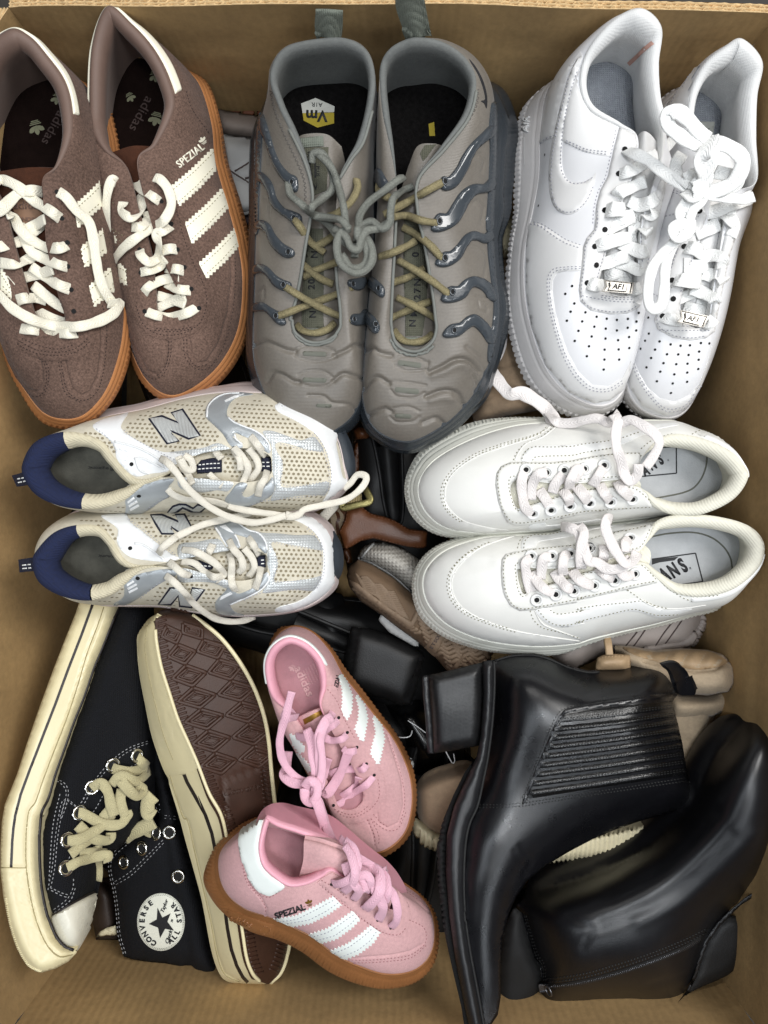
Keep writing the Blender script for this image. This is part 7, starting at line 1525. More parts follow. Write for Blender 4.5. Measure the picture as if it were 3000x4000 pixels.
    S2.append((f9([(1200,1035),(1420,955)]),4,-.002)); S2.append((f9([(1200,1035),(1230,1244)]),4,-.002)); S2.append((f9([(1420,960),(1450,1200)]),4,-.0015))
    os_ = sheet('outsole',so,M_outsole,R,seg=10,rseg=8,thick=.005,lines=S2); to = bvh(os_)
    mb = MB()
    for p,r_ in D: cord(mb,densify(p,9)[:-1] + [p[-1]] if len(p) > 2 else p,to,r=r_,lift=0,flat=.8,crv=1)
    mb.out('tread_pattern',M_outsole,os_,stuff=True)
    for pth,rr in (([(p[3][0] - 2,p[3][1],p[3][2] + .001) for p in so[1:]],.0035),([(p[0][0],p[0][1],p[0][2] + .0005) for p in so[2:-1]],.0026)):
        lace('sole_rim',pth,None,M_foxing,R,w=rr,th=rr,absz=True,wob=0,seg=8)
    mb = MB(); q = f9([(1305,1085)])[0]; text(mb, 'Converse',q[0],q[1],26,to,ang=-12,shear=.3,th=.0006); mb.out('raised_lettering',M_outsole,os_)
    # canvas body
    body = mixl((9,[(772,640),(788,720),(820,800),(865,925),(915,1055),(970,1225)]),(10,[(1005,250),(1050,410),(1095,580),(1140,820),(1175,940),(1218,1006),(1100,982),(1000,948),(900,918),(800,908),(720,897),(668,880),(642,800),(632,700),(622,600),(600,510),(580,420),(582,350),(620,305),(700,225),(800,165),(852,120),(840,60),(830,-100)]))
    bz = [(p[0],p[1],z) for p,z in zip(f10([(700,380),(850,300),(930,200),(900,500),(1040,600),(870,690),(1050,850),(760,820),(900,60),(1000,400)]),(-.075,-.066,-.062,-.064,-.062,-.068,-.068,-.078,-.064,-.060))]
    fold = [(f10([(880,240),(900,400),(940,560),(1000,800),(1020,940)]),22,-.003)]
    bd = slab('canvas_upper',body,bz,M_canvas,R,R=70,zmid=-.095,zbot=-.17,step=12,lines=fold); t = bvh(bd)
    back = slab('canvas_toe',mixl((9,[(860,130),(1100,160),(1300,380),(1440,700),(1480,1100),(1400,1240),(1000,1240),(900,1000),(800,700),(760,300)])),[(p[0],p[1],-.085) for p in f9([(1000,400),(1200,900)])],M_canvas,R,R=80,zmid=-.12,zbot=-.17,step=26)
    sm = MB()
    for p in (f10([(835,150),(740,218),(645,290),(592,350),(590,430),(612,520),(628,640),(638,760),(670,875)]),f10([(838,165),(745,232),(655,302),(604,358),(602,430),(624,520),(640,640),(650,760),(682,872)]),f10([(880,250),(800,330),(700,425),(612,480)]),f10([(884,266),(808,345),(708,442),(618,496)]),
              f10([(838,45),(850,90),(880,115),(958,125)]),f10([(832,60),(845,102),(878,130),(958,140)])): stitch(sm,p,t,11,6,2.6)
    sm.out('stitching',M_whst,R,stuff=True)
    rings(R,t,f10([(915,208),(768,295),(670,370),(963,446),(846,214)]),.0048)
    cx,cy = 870,692; circ = [(cx + 128 * math.cos(a * math.pi / 24),cy + 155 * math.sin(a * math.pi / 24)) for a in range(48)]
    pt = patch('round_patch',f10(circ),t,M_patch,R,th=.0007,step=9); tp = bvh(pt,bd); mb = MB()
    x0,y0,s = VIEWS[10]; cxn,cyn = x0 + cx / s,y0 + cy / s; ex,ey = 128 / s,155 / s
    sv = f10([(852,615),(878,668),(922,645),(905,690),(940,738),(893,728),(866,778),(855,722),(805,702),(848,678)])
    flatpoly(mb,sv,tp,.0005)
    def arc(word,a0,a1,flip=False,rr=.78,size=15):
        n = len(word)
        for i,ch in enumerate(word):
            a = math.radians(a0 + (a1 - a0) * (i / (n - 1))); x = cxn + ex * rr * math.cos(a); y = cyn + ey * rr * math.sin(a); ang = math.degrees(a) + (90 if not flip else -90)
            text(mb,ch,x,y,size,tp,ang=ang,bold=.03,th=.0005)
    arc('CONVERSE',112,236,size=19); arc('ALL STAR',58,-48,flip=True,size=19)
    for w,x,y,sz,an in (('Chuck',912,775,14,-72),('Taylor',888,608,14,-70),('70',930,688,8,-80)):
        q = f10([(x,y)])[0]; text(mb,w,q[0],q[1],sz,tp,ang=an,shear=.35,th=.0005)
    mb.out('lettering',M_blk,pt)
    mb = MB()
    for k in (.93,.97): stitch(mb,f10([(cx + 128 * k * math.cos(a * math.pi / 30),cy + 155 * k * math.sin(a * math.pi / 30)) for a in range(61)]),tp,4,3,1.6)
    mb.out('stitching',M_bar,pt,stuff=True)
    L = lambda pts,**k: lace('lace',VH(pts),t,M_canlace,R,w=.0084,th=.0013,**k)
    L([(10,846,218,-.001),(10,800,205,.004),(10,765,180,.004)]); L([(10,845,130,.002),(10,810,60,.006),(10,830,0,.004)],w=.01) if False else None
    lace('lace',VH([(9,830,1115,-.060),(9,800,1150,-.058),(9,800,1210,-.058),(10,830,120,-.060)]),None,M_canlace,R,w=.012,th=.003,absz=True)
    lace('lace',VH([(10,830,150,-.070),(10,740,200,-.072),(10,670,240,-.078)]),None,M_canlace,R,w=.012,th=.002,absz=True)
    return R
canvas_right()
# ------------------------------------------------------------------ pink suede pair with gum soles,laces knotted together
M_psuede = mat('pink_suede', '#c99fa0',rough=.95,var=.10,scale=420,bump=.40,bscale=1500,sheen=.1,spec=.15,big=.13)
M_plin = mat('pink_lining', '#dfa2b0',rough=.6,var=.04,scale=120,bump=.12)
M_pins = mat('pink_insole', '#a97c82',rough=.85,var=.08,scale=150,bump=.2,big=.06)
M_place = mat('pink_lace', '#e2b2c2',rough=.85,var=.05,scale=200,bump=.5,bscale=1200,weave=('lace',24),sheen=.1)
M_pgum = mat('dark_gum_rubber', '#8a5a33',rough=.5,var=.12,scale=60,bump=.2,bscale=900,big=.10)
M_pwhite = mat('white_stripe', '#dfe4e0',rough=.4,var=.02,scale=90,bump=.08)
M_pst = mat('rose_thread', '#94686a',rough=.9,bump=0)
M_gold = mat('gold_foil', '#8f6d2c',rough=.35,metal=.6,bump=.1)
M_pprint = mat('faded_insole_print', '#c9a2a2',rough=.8,bump=0)
f11 = lambda p: VL(11,p)
def pinked(a,amp=7,p=15,side=1): return zigzag(a,amp,p,side)
def pink_upper():
    R = thing('trainer', 'upper one of the small pink suede trainers, standing with its printed insole showing', 'shoe',W(1250,2850,-.08), 'small pink suede trainers with gum soles')
    zf = -.058; zs = -.082
    O = V(11,[(560,112,zf,-.02),(680,140,zf,-.03),(790,230,zf,-.045),(870,345,zf),(960,460,zf),(1060,590,zf),(1150,700,zf),(1220,830,zf),(1262,960,zf),(1268,1100,zf),(1235,1240,zf),(1160,1330,zf),(1060,1375,zf),(950,1355,zf),(860,1260,zf),(790,1130,zf),(720,1010,zf),(650,880,zf),(580,750,zf),(520,640,zf),(470,520,zf,-.045),(430,380,zf,-.035),(420,240,zf,-.03),(470,150,zf,-.025)])
    S = dropz(O,zs,3)
    for i,(x,y) in {0: (590,105),1: (700,135),2: (790,200),3: (880,320),4: (985,450),5: (1090,590),6: (1180,710),7: (1250,850),8: (1280,980),9: (1280,1120),10: (1250,1260),11: (1165,1355),12: (1060,1402),13: (965,1380)}.items(): S[i] = V(11,[(x,y,zs)])[0]
    A = V(11,[(560,132,-.014),(660,165,-.017),(735,240,-.022),(768,320,-.025),(772,420,-.027),(745,520,-.026),(790,640,-.027),(850,750,-.031),(910,850,-.036),(960,960,-.041),(985,1060,-.045),(930,1120,-.047),(850,1110,-.047),(810,1030,-.044),(770,940,-.041),(730,850,-.037),(690,760,-.033),(640,660,-.029),(590,590,-.027),(530,540,-.026),(465,480,-.025),(430,380,-.023),(425,270,-.019),(470,180,-.015)])
    pad = [1,1,1,1,.8,.3] + [0] * 12 + [.1,.5,.9,1,1,1]; k = [.1,.15,.2,.25,.3,.3,.3,.28,.25,.22,.2,.2,.2,.2,.2,.2,.2,.15,.1,.1,.1,.1,.1,.1]
    E = [(f11([(1065,1140),(1075,1200),(1130,1230),(1190,1200),(1220,1100),(1210,960),(1170,820),(1125,690)]),4,-.0008),(f11([(1000,1160),(1040,1260),(1060,1350)]),4,-.0006)]
    up = upper('upper',O,A,M_psuede,R,k=k,h=.9,rows=90,seg=22,lines=E); t = bvh(up)
    sole('sole',S,O,M_pgum,R,prof=gumprof,rows=16,seg=18)
    ln,base = lining('collar_lining',O,A,M_plin,R,pad=pad,ins=.2,padw=.0065)
    ins = disc('insole',base,M_pins,R); ti = bvh(ins)
    mb = MB(); q = f11([(645,385)])[0]; text(mb, 'adidas',q[0],q[1],34,ti,ang=65,sx=1.05,bold=.02,th=.0003); q = f11([(578,308)])[0]; trefoil(mb,q[0],q[1],17,215,ti)
    for i in range(5): q = f11([(640 + i * 14,360 - i * 10)])[0]; text(mb, 'ADIDAS ORIGINALS',q[0] + 14,q[1] + 4,5,ti,ang=65,th=.0003)
    mb.out('lettering',M_pprint,ins)
    tg = sheet('tongue',[V(11,[(600,600,-.036),(660,570,-.030),(720,545,-.030),(760,530,-.036)]),V(11,[(640,680,-.038),(700,650,-.031),(760,630,-.031),(810,630,-.040)]),V(11,[(730,850,-.044),(790,830,-.038),(840,810,-.038),(890,790,-.046)]),V(11,[(810,1080,-.056),(870,1060,-.051),(930,1040,-.051),(1000,1020,-.056)])],M_psuede,R,thick=.0025)
    tt = bvh(tg); lb = patch('tongue_label',f11([(640,605),(740,552),(752,575),(650,635)]),tt,M_gold,tg,th=.0006); mb = MB(); q = f11([(688,610)])[0]; trefoil(mb,q[0],q[1],16,150,bvh(lb)); mb.out('printed_mark',M_gold,lb)
    inner = f11([(748,520),(790,640),(850,750),(910,850),(960,960),(985,1060),(930,1120),(850,1110),(810,1030),(770,940),(730,850),(690,760),(640,660),(592,592)])
    oz = f11([(800,1130),(850,1190),(950,1200),(1050,1150),(1110,1050),(1095,930),(1050,850),(960,740),(890,610),(850,520),(830,420),(775,410)])
    es = patch('eyestay',[tuple(p) for p in f11([(560,600),(620,700),(680,800),(735,920),(775,1030)])] + zigzag(opened(oz[:7],5),7,15,1) + [tuple(p) for p in opened(oz[6:],4)[1:]] + inner,t,M_psuede,R,th=.0010,step=11); t2 = bvh(up,es,tg)
    for a,b in ((f11([(858,345),(890,390),(920,470),(915,560),(890,605)]),f11([(845,350),(868,430),(870,520),(858,560),(885,600)])),(f11([(945,465),(990,520),(1008,600),(985,732)]),f11([(945,468),(965,540),(960,610),(940,660),(975,725)])),(f11([(1045,582),(1090,640),(1105,720),(1075,858)]),f11([(1045,590),(1062,680),(1040,760),(1032,800),(1065,855)])),
                 (f11([(560,690),(590,700),(650,770)]),f11([(580,740),(620,800),(650,780)])),(f11([(600,800),(640,830),(690,890)]),f11([(630,850),(665,905),(690,900)]))):
        poly = zigzag(a,7,14,-1) + list(reversed(zigzag(b,7,14,1))); patch('stripe',poly,t,M_pwhite,R,th=.0008,step=9)
    pstrip('heel_tab',up,-3.2,2.6,.985,.78,M_pwhite,R,th=.0013)
    sm = MB()
    for p in ([(1030,1175),(1075,1215),(1130,1245),(1190,1230),(1235,1130)],[(1045,1150),(1090,1200),(1135,1225)],[(1010,1180),(1050,1270),(1055,1340)],[(1030,1175),(1075,1270),(1075,1330)],[(820,1120),(880,1165),(960,1160),(1040,1110),(1080,1040),(1070,940)],[(840,1130),(890,1150),(960,1145),(1020,1100)],[(1120,690),(1170,820),(1215,970),(1225,1100),(1195,1210)],[(780,430),(835,500),(870,590),(940,720)]): stitch(sm,f11(p),t2,8,6,3)
    sm.out('stitching',M_pst,R,stuff=True)
    mb = MB(); q = f11([(834,398)])[0]; text(mb, 'SPEZIAL',q[0],q[1],15,t,ang=-80,sx=.95,bold=.02); mb.out('lettering',M_blk,R)
    mb = MB()
    for x,y in f11([(1050,925),(1005,860),(950,765),(895,680),(845,595),(815,1100)]): dot(mb,x,y,t2,.0014,.0003)
    mb.out('eyelet',M_hole,R,stuff=True)
    L = lambda pts,**k: lace('lace',VH(pts),t2,M_place,R,w=k.pop('w',.0062),th=.0011,**k); P = lambda *a: [(11,) + p for p in a]
    L(P((1050,930,-.001),(1000,985,.004),(930,1030,.004),(870,1080,.003),(815,1108,-.001))); L(P((1008,860,-.001),(980,895,.004),(920,890,.005),(850,900,.004),(790,920,.002))); L(P((950,780,-.001),(930,790,.003),(890,790,.003),(870,770,.001)))
    L(P((900,800,.003),(870,880,.006),(830,960,.006),(780,1030,.004),(760,1010,.001)),w=.0085); L(P((895,690,-.001),(860,720,.005),(800,725,.006),(750,700,.003))); L(P((845,605,-.001),(810,640,.005),(760,680,.007),(740,740,.006))); L(P((815,560,-.001),(790,600,.005),(750,640,.007),(720,700,.006)))
    L(P((960,940,.002),(950,980,.004),(900,1020,.004),(860,1050,.002))); L(P((790,830,.002),(770,890,.004),(760,940,.003))); L(P((600,700,0),(650,710,.004),(700,700,.005),(760,690,.004)))
    K = lambda pts,w=.0062,th=.0011: lace('lace',VH(pts),None,M_place,R,w=w,th=th,absz=True)
    K(P((575,445,.012),(555,520,.010),(540,590,.008),(520,650,.004),(505,740,.0),(520,830,-.006),(560,900,-.010),(620,950,-.012),(680,980,-.010),(690,1030,-.008)))
    K(P((590,590,-.012),(550,550,-.002),(530,600,.0),(560,600,.002),(610,590,-.014))); K(P((555,790,-.03),(545,880,-.022),(530,930,-.014),(580,970,-.010),(650,980,-.008),(700,990,-.006)),w=.0075)
    K(P((660,660,-.016),(690,740,-.010),(700,830,-.006),(715,920,-.004),(715,1000,-.004),(700,1060,-.006)),w=.0080); K(P((810,590,-.016),(770,620,-.010),(735,700,-.006),(735,800,-.004),(740,900,-.004),(735,990,-.003),(700,1000,-.001)),w=.0080)
    K(P((770,630,-.012),(740,720,-.004),(750,820,-.002),(745,930,-.001),(700,1020,-.001)),w=.006); K(P((650,990,-.004),(680,960,.0),(720,980,.0),(720,1040,.0),(690,1080,-.002),(655,1060,-.004),(650,1000,-.004)),w=.0075,th=.004)
    K(P((700,1040,-.002),(730,1090,.0),(760,1180,-.004),(800,1290,.010),(830,1330,.016)),w=.0075); K(P((710,1060,.0),(740,1140,.002),(765,1240,-.002),(770,1340,.004),(780,1420,.012),(800,1480,.020)),w=.0080)
    return R
pink_upper()
def pink_lower():
    R = thing('trainer', 'lower one of the small pink suede trainers, tipped over so its gum sole shows', 'shoe',W(1200,3600,-.05), 'small pink suede trainers with gum soles')
    dz = .045
    def V(i,pts): return [(p[0],p[1],p[2] + dz) for p in globals()['V'](i,pts)]
    # rolled toward the viewer: near side = gum sole edge at lower left
    O = V(11,[(175,1350,-.052),(160,1480,-.050),(200,1600,-.047),(300,1690,-.044),(430,1735,-.042),(560,1790,-.040),(700,1860,-.040),(830,1960,-.042),(980,2030,-.046),(1120,2070,-.052),(1260,2055,-.060),(1350,1990,-.068),(1393,1880,-.075),(1385,1740,-.085),(1330,1640,-.09),(1230,1560,-.092),(1120,1500,-.092),(1000,1420,-.092),(880,1330,-.092),(760,1260,-.092),(640,1210,-.09),(520,1180,-.085),(420,1170,-.08),(300,1230,-.065)])
    S = V(11,[(150,1350,-.075),(85,1460,-.072),(80,1560,-.070),(170,1700,-.068),(330,1815,-.064),(500,1870,-.062),(640,1940,-.062),(790,2050,-.064),(950,2120,-.066),(1110,2150,-.072),(1270,2120,-.080),(1370,2030,-.088),(1396,1900,-.096),(1380,1760,-.105),(1310,1670,-.11),(1200,1600,-.115),(1090,1540,-.115),(980,1460,-.115),(860,1370,-.115),(740,1300,-.115),(620,1250,-.112),(500,1220,-.108),(400,1210,-.1),(270,1250,-.088)])
    A = V(11,[(420,1185,-.012),(385,1330,-.010),(405,1440,-.010),(470,1510,-.012),(560,1565,-.014),(660,1555,-.015),(745,1515,-.015),(805,1478,-.014),(890,1530,-.018),(980,1590,-.024),(1060,1650,-.030),(1130,1700,-.036),(1175,1700,-.042),(1190,1640,-.046),(1140,1560,-.044),(1080,1500,-.040),(1010,1450,-.036),(940,1400,-.032),(870,1350,-.028),(800,1300,-.025),(700,1262,-.024),(600,1228,-.023),(510,1200,-.019),(445,1170,-.014)])
    pad = [.6,.6,.6,.6,.6,.6,.6,.3] + [0] * 11 + [.4,.8,.8,.8,.7]; k = [.1,.15,.25,.3,.3,.3,.28,.25,.25,.25,.25,.25,.2,.15,.1,.1,.1,.1,.1,.1,.1,.1,.1,.1]
    E = [(f11([(930,1985),(1020,1975),(1150,1965),(1250,1945),(1330,1900)]),4,-.0010),(f11([(300,1440),(330,1560),(400,1640),(430,1700),(420,1745)]),4,-.0009),(f11([(1190,1590),(1290,1650),(1370,1720)]),4,-.0006)]
    up = upper('upper',O,A,M_psuede,R,k=k,h=.75,rows=90,seg=22,lines=E,bulge=.004); t = bvh(up)
    so = sole('sole',S,O,M_pgum,R,prof=lambda u,v: .0005 * math.sin(u * 2200) * (.1 < v < .8) - .0009 * math.exp(-((v - .82) / .04) ** 2),rows=18,seg=20,bulge=.003); ts = bvh(so)
    ln,base = lining('collar_lining',O,A,M_plin,R,pad=pad,ins=.25,padw=.006)
    ins = disc('insole',base,M_pins,R)
    patch('sole_badge',f11([(210,1700),(330,1740),(480,1790),(465,1865),(320,1810),(200,1745)]),ts,M_pgum,so,th=.0008,step=9)
    mb = MB(); q = f11([(300,1765)])[0]; text(mb, 'adidas',q[0] - 10,q[1],24,ts,ang=18,th=.0012,sx=1.1); q = f11([(425,1815)])[0]
    stitch(mb,[(q[0] + 20 * math.cos(a),q[1] + 16 * math.sin(a)) for a in np.linspace(0,6.3,14)],ts,8,1,5,.0012); mb.out('raised_lettering',M_pgum,so,stuff=True)
    tg = sheet('tongue',[V(11,[(610,1530,-.030),(640,1420,-.020),(645,1305,-.018),(660,1290,-.03)]),V(11,[(740,1520,-.026),(760,1430,-.014),(780,1340,-.014),(800,1310,-.026)]),V(11,[(880,1560,-.028),(900,1480,-.018),(930,1410,-.020),(960,1400,-.034)]),V(11,[(1130,1720,-.046),(1150,1660,-.042),(1170,1620,-.046),(1200,1600,-.052)])],M_psuede,R,thick=.0025)
    oz = f11([(720,1545),(790,1600),(870,1660),(950,1730),(1040,1800),(1120,1845),(1200,1860),(1250,1810),(1260,1740),(1240,1660),(1180,1590)])
    es = patch('eyestay',zigzag(opened(oz[:8],5),7,15,-1) + [tuple(p) for p in opened(oz[7:],4)[1:]] + f11([(1192,1640),(1175,1705),(1128,1705),(1060,1655),(980,1595),(890,1536),(808,1484),(745,1520)]),t,M_psuede,R,th=.0011,step=11); t2 = bvh(up,es,tg)
    for a,b in ((f11([(460,1762),(600,1740),(720,1680),(815,1628)]),f11([(530,1800),(680,1775),(780,1725),(860,1668)])),(f11([(655,1855),(780,1815),(880,1745),(930,1710)]),f11([(720,1895),(830,1865),(920,1800),(965,1752)])),(f11([(795,1945),(900,1900),(980,1840),(1030,1795)]),f11([(860,1990),(960,1950),(1040,1890),(1080,1828)]))):
        st = patch('stripe',zigzag(a,8,15,-1) + list(reversed(zigzag(b,8,15,1))),t,M_pwhite,R,th=.0009,step=9); tc = bvh(st,up); sm = MB(); stitch(sm,offset(even(a,10),11),tc,8,6,2.6); stitch(sm,offset(even(b,10),-11),tc,8,6,2.6); sm.out('stitching',M_gstitch,st,stuff=True)
    patch('heel_tab',smooth_poly(f11([(412,1160),(350,1190),(280,1250),(275,1350),(310,1480),(370,1580),(430,1615),(470,1610),(535,1565),(460,1510),(402,1440),(384,1330),(400,1230)]),4),t,M_pwhite,R,th=.0016,step=10)
    sm = MB()
    for p in ([(290,1440),(320,1550),(390,1630),(425,1690),(415,1740)],[(290,1400),(300,1480),(360,1590),(430,1628),(470,1618),(530,1575)],[(735,1555),(800,1610),(900,1690),(1000,1770),(1100,1830),(1190,1845),(1235,1800)],[(745,1530),(830,1580),(900,1640)],[(900,1990),(1020,1990),(1150,1980),(1260,1960),(1345,1900)],[(895,2005),(1020,2005),(1150,1995),(1265,1975),(1355,1900)],[(1200,1580),(1300,1645),(1380,1720)],[(1215,1575),(1310,1635),(1385,1700)],[(1250,1760),(1330,1800),(1350,1860),(1330,1920)],[(540,1700),(620,1690),(700,1660)]): stitch(sm,f11(p),t2,8,6,3)
    sm.out('stitching',M_pst,R,stuff=True)
    mb = MB(); q = f11([(565,1712)])[0]; text(mb, 'SPEZIAL',q[0],q[1],23,t,ang=-18,sx=1.05,bold=.03); mb.out('lettering',M_blk,R)
    mb = MB(); q = f11([(675,1662)])[0]; trefoil(mb,q[0],q[1],18,-18,t); mb.out('printed_mark',M_gold,R)
    mb = MB()
    for x,y in f11([(805,1555),(930,1640),(990,1690),(1070,1760),(1145,1805)]): dot(mb,x,y,t2,.0014,.0003)
    mb.out('eyelet',M_hole,R,stuff=True)
    K = lambda pts,w=.0062,th=.0011: lace('lace',VH([q[:3] + (q[3] + dz,) + q[4:] for q in pts]),None,M_place,R,w=w,th=th,absz=True); P = lambda *a: [(11,) + p for p in a]
    K(P((808,1550,-.014),(860,1550,-.006),(920,1510,-.002),(955,1440,-.002),(930,1350,-.008),(880,1300,-.014))); K(P((870,1600,-.014),(920,1560,-.004),(940,1490,.0),(920,1400,-.004),(880,1330,-.010)))
    K(P((930,1645,-.018),(960,1600,-.008),(940,1560,-.004),(900,1500,-.006),(880,1430,-.010))); K(P((1000,1600,-.014),(1030,1540,-.008),(1000,1500,-.008),(940,1520,-.008),(900,1570,-.010)))
    K(P((990,1700,-.026),(1020,1680,-.014),(1080,1600,-.008),(1080,1500,-.014),(1030,1460,-.020),(960,1470,-.016)),w=.0078); K(P((1070,1765,-.030),(1100,1700,-.018),(1085,1640,-.014),(1060,1580,-.010),(1100,1500,-.018),(1120,1470,-.026)),w=.0075)
    K(P((1145,1805,-.034),(1180,1760,-.024),(1180,1680,-.020),(1150,1600,-.020),(1090,1550,-.020))); K(P((1110,1660,-.018),(1130,1600,-.014),(1120,1520,-.018),(1080,1470,-.024))); K(P((1000,1600,-.010),(960,1500,-.008),(890,1480,-.010)))
    K(P((850,1290,-.026),(900,1340,-.018),(960,1400,-.016),(1040,1450,-.020),(1120,1490,-.028)),w=.006)
    return R
pink_lower()
# ------------------------------------------------------------------ black leather heeled boots
M_bleather = mat('black_leather', '#0d0d10',rough=.29,var=.15,scale=60,bump=.12,bscale=1100,spec=.6,big=.1)
M_bleather2 = mat('black_leather_smooth', '#0d0d10',rough=.36,var=.12,scale=40,bump=.10,bscale=1300,spec=.5)
M_bgusset = mat('black_pleated_leather', '#0a0a0b',rough=.26,var=.15,scale=80,bump=.25,bscale=900,spec=.5)
M_bsole = mat('black_sole_edge', '#141416',rough=.42,var=.1,scale=60,bump=.08,spec=.5)
M_bstack = mat('black_stacked_heel', '#131314',rough=.45,var=.2,scale=60,bump=.15,bscale=300)
M_btread = mat('black_tread', '#0b0b0b',rough=.9,var=.3,scale=300,bump=.8)
M_blk2h = mat('matte_black_heel', '#0b0b0c',rough=.6,var=.2,scale=60,bump=.2)
M_bthread = mat('black_thread', '#050505',rough=.7,bump=0)
M_bmetal = mat('dark_metal_zip', '#6a6a6e',rough=.3,metal=.9,bump=.1)
f12,f25,f26,f22,f24,f23 = [(lambda i: (lambda p: VL(i,p)))(i) for i in (12,25,26,22,24,23)]
Z12 = lambda v,pts: [(q[0],q[1],p[2]) for p,q in zip(pts,VL(v,[(a[0],a[1]) for a in pts]))]
def boot_one():
    R = thing('boot', 'black leather ankle boot with a pleated side panel, lying on its side', 'boot',W(2050,3100,-.09), 'black leather ankle boots')
    body = f12([(470,197),(560,172),(650,168),(720,188),(800,222),(880,243),(1000,238),(1100,224),(1200,214),(1252,236),(1274,320),(1262,352),(1246,378),(1272,480),(1290,560),(1302,640),(1308,692),(1332,740),(1340,828),(1250,852),(1100,895),(1000,930),(900,972),(800,1025),(700,1085),(620,1150),(572,1220),(540,1290),(512,1400),(502,1550),(505,1650),(492,1730),(452,1790),(428,1780),(400,1620),(368,1450),(348,1300),(343,1150),(348,1000),(366,905),(402,822),(428,705),(448,600),(466,450),(474,300)])
    bz = [(500,300,-.016,.03),(620,300,-.012,.045),(620,550,-.006,.045),(900,350,-.010,.05),(900,600,-.002,.05),(1150,300,-.012,.05),(1180,600,.000,.05),(1200,780,-.008,.045),(900,850,-.010,.04),(600,900,-.004,.024),(500,800,-.008,.028),(500,1000,.000,.016),(440,1200,.004,.013),(430,1400,.007,.012),(440,1600,.010,.012),(460,1720,.010,.012),(700,950,-.008,.03),(440,900,-.004,.014)]
    bz = [(q[0],q[1],p[2],p[3]) for p,q in zip(bz,f12(bz))]
    cr_ = [(f12([(760,300),(860,340),(900,300)]),14,-.0007),(f12([(880,360),(1000,330),(1100,320)]),12,-.0006),(f12([(590,1000),(640,1060),(600,1130)]),9,-.0007),(f12([(560,1020),(600,1100)]),6,-.0005)]
    bd = slab('leather_upper',body,bz,M_bleather,R,R=210,rel=.050,thick=.095,step=11,smooth=30,lines=cr_); t = bvh(bd)
    gl = lambda a: ((785 + (622 - 785) * a),(436 + (792 - 436) * a)); gr = lambda a: (1246 + (1306 - 1246) * a,380 + (690 - 380) * a)
    gp = f12([(780,432),(900,412),(1100,388),(1246,374),(1272,480),(1292,560),(1308,692),(1100,722),(900,752),(700,785),(618,796),(640,735),(690,610),(735,490)])
    lines = []
    for i in range(1,9):
        a = i / 9; L_,R_ = gl(a),gr(a); p = f12([L_,((L_[0] + R_[0]) / 2,(L_[1] + R_[1]) / 2 + 4),R_]); lines.append((opened(p,4),4.0,-.0030)); lines.append((opened(offset(p,18),3),8,.0014))
    cxs = lambda x,y: 0
    g = patch('pleated_panel',gp,t,M_bgusset,R,th=.0006,step=7)
    me = g.data; co = np.empty(len(me.vertices) * 3); me.vertices.foreach_get('co',co); G = co.reshape(1,-1,3); off = np.array(R.location); nrm = np.empty(len(me.vertices) * 3); me.vertices.foreach_get('normal',nrm) if hasattr(me.vertices[0], 'normal') else None
    nrm = np.tile(np.array([0,0,1.]),(1,len(me.vertices),1)); G2 = emboss(G.copy(),lines,False,nrm=nrm); me.vertices.foreach_set('co',G2.ravel()); me.update()
    tg = bvh(g,bd)
    # raised leather around the panel
    patch('panel_edge',smooth_poly(f12([(740,470),(775,418),(800,405),(900,385),(1100,355),(1262,340),(1262,356),(1100,378),(900,406),(800,424),(772,440),(745,485),(700,600),(640,740),(610,810),(596,815),(630,730),(690,590)]),3),tg,M_bleather,R,th=.0014,step=9)
    sm = MB()
    for p in ([(1255,345),(1100,368),(900,396),(800,414),(765,435),(735,490),(690,600),(610,800)],[(1255,335),(1100,356),(900,384),(795,402),(755,425),(722,485),(675,600),(595,800)],[(410,822),(500,822),(600,815),(700,800),(900,768),(1100,738),(1310,705)],[(410,834),(500,834),(600,828),(700,812),(900,780),(1100,750),(1315,718)],[(1235,240),(1255,320),(1240,350)],[(1318,720),(1328,780),(1325,825)]): stitch(sm,f12(p),tg,8,5,3.4,.0007)
    for i in range(9):
        a = (i + .35) / 9; b = (i + .6) / 9
        for q in (a,b): stitch(sm,f12([gl(q),gr(q)]),tg,7,5,3,.0005)
    sm.out('stitching',M_bthread,R,stuff=True)
    welt = f12([(425,203),(478,196),(478,300),(470,450),(452,600),(432,705),(406,822),(370,905),(352,1000),(346,1150),(352,1300),(372,1450),(404,1620),(436,1800),(372,1800),(350,1700),(310,1500),(282,1300),(266,1100),(272,950),(302,830),(345,730),(398,620),(418,520),(430,350)])
    wz = Z12(12,[(450,250,-.022),(445,500,-.020),(400,700,-.018),(320,900,-.014),(305,1150,-.006),(330,1400,.000),(380,1650,.006)])
    wl = slab('welt',welt,wz,M_bsole,R,R=22,rel=.006,thick=.075,step=9,prof=3); tw = bvh(wl)
    mb = MB(); cord(mb,f12([(474,200),(475,300),(467,450),(449,600),(429,705),(403,822),(367,905),(349,1000),(343,1150),(349,1300),(369,1450),(401,1620),(430,1780)]),bvh(wl,bd),r=.0012,lift=.0004); mb.out('welt_seam',M_bthread,R)
    tread = f12([(402,610),(418,560),(400,622),(347,732),(304,832),(274,950),(268,1100),(284,1300),(312,1500),(352,1700),(372,1800),(350,1800),(335,1700),(295,1530),(255,1350),(232,1150),(228,1000),(250,900),(300,780),(350,680)])
    slab('tread',tread,[(q[0],q[1],q[2] - .006) for q in wz],M_btread,R,R=16,rel=.008,thick=.07,step=9,lines=[(f12([(232,y),(262,y - 8)]),3,-.002) for y in range(900,1500,26)])
    heel = f12([(190,262),(300,238),(428,206),(432,350),(425,480),(412,568),(300,588),(214,602),(205,450),(196,350)])
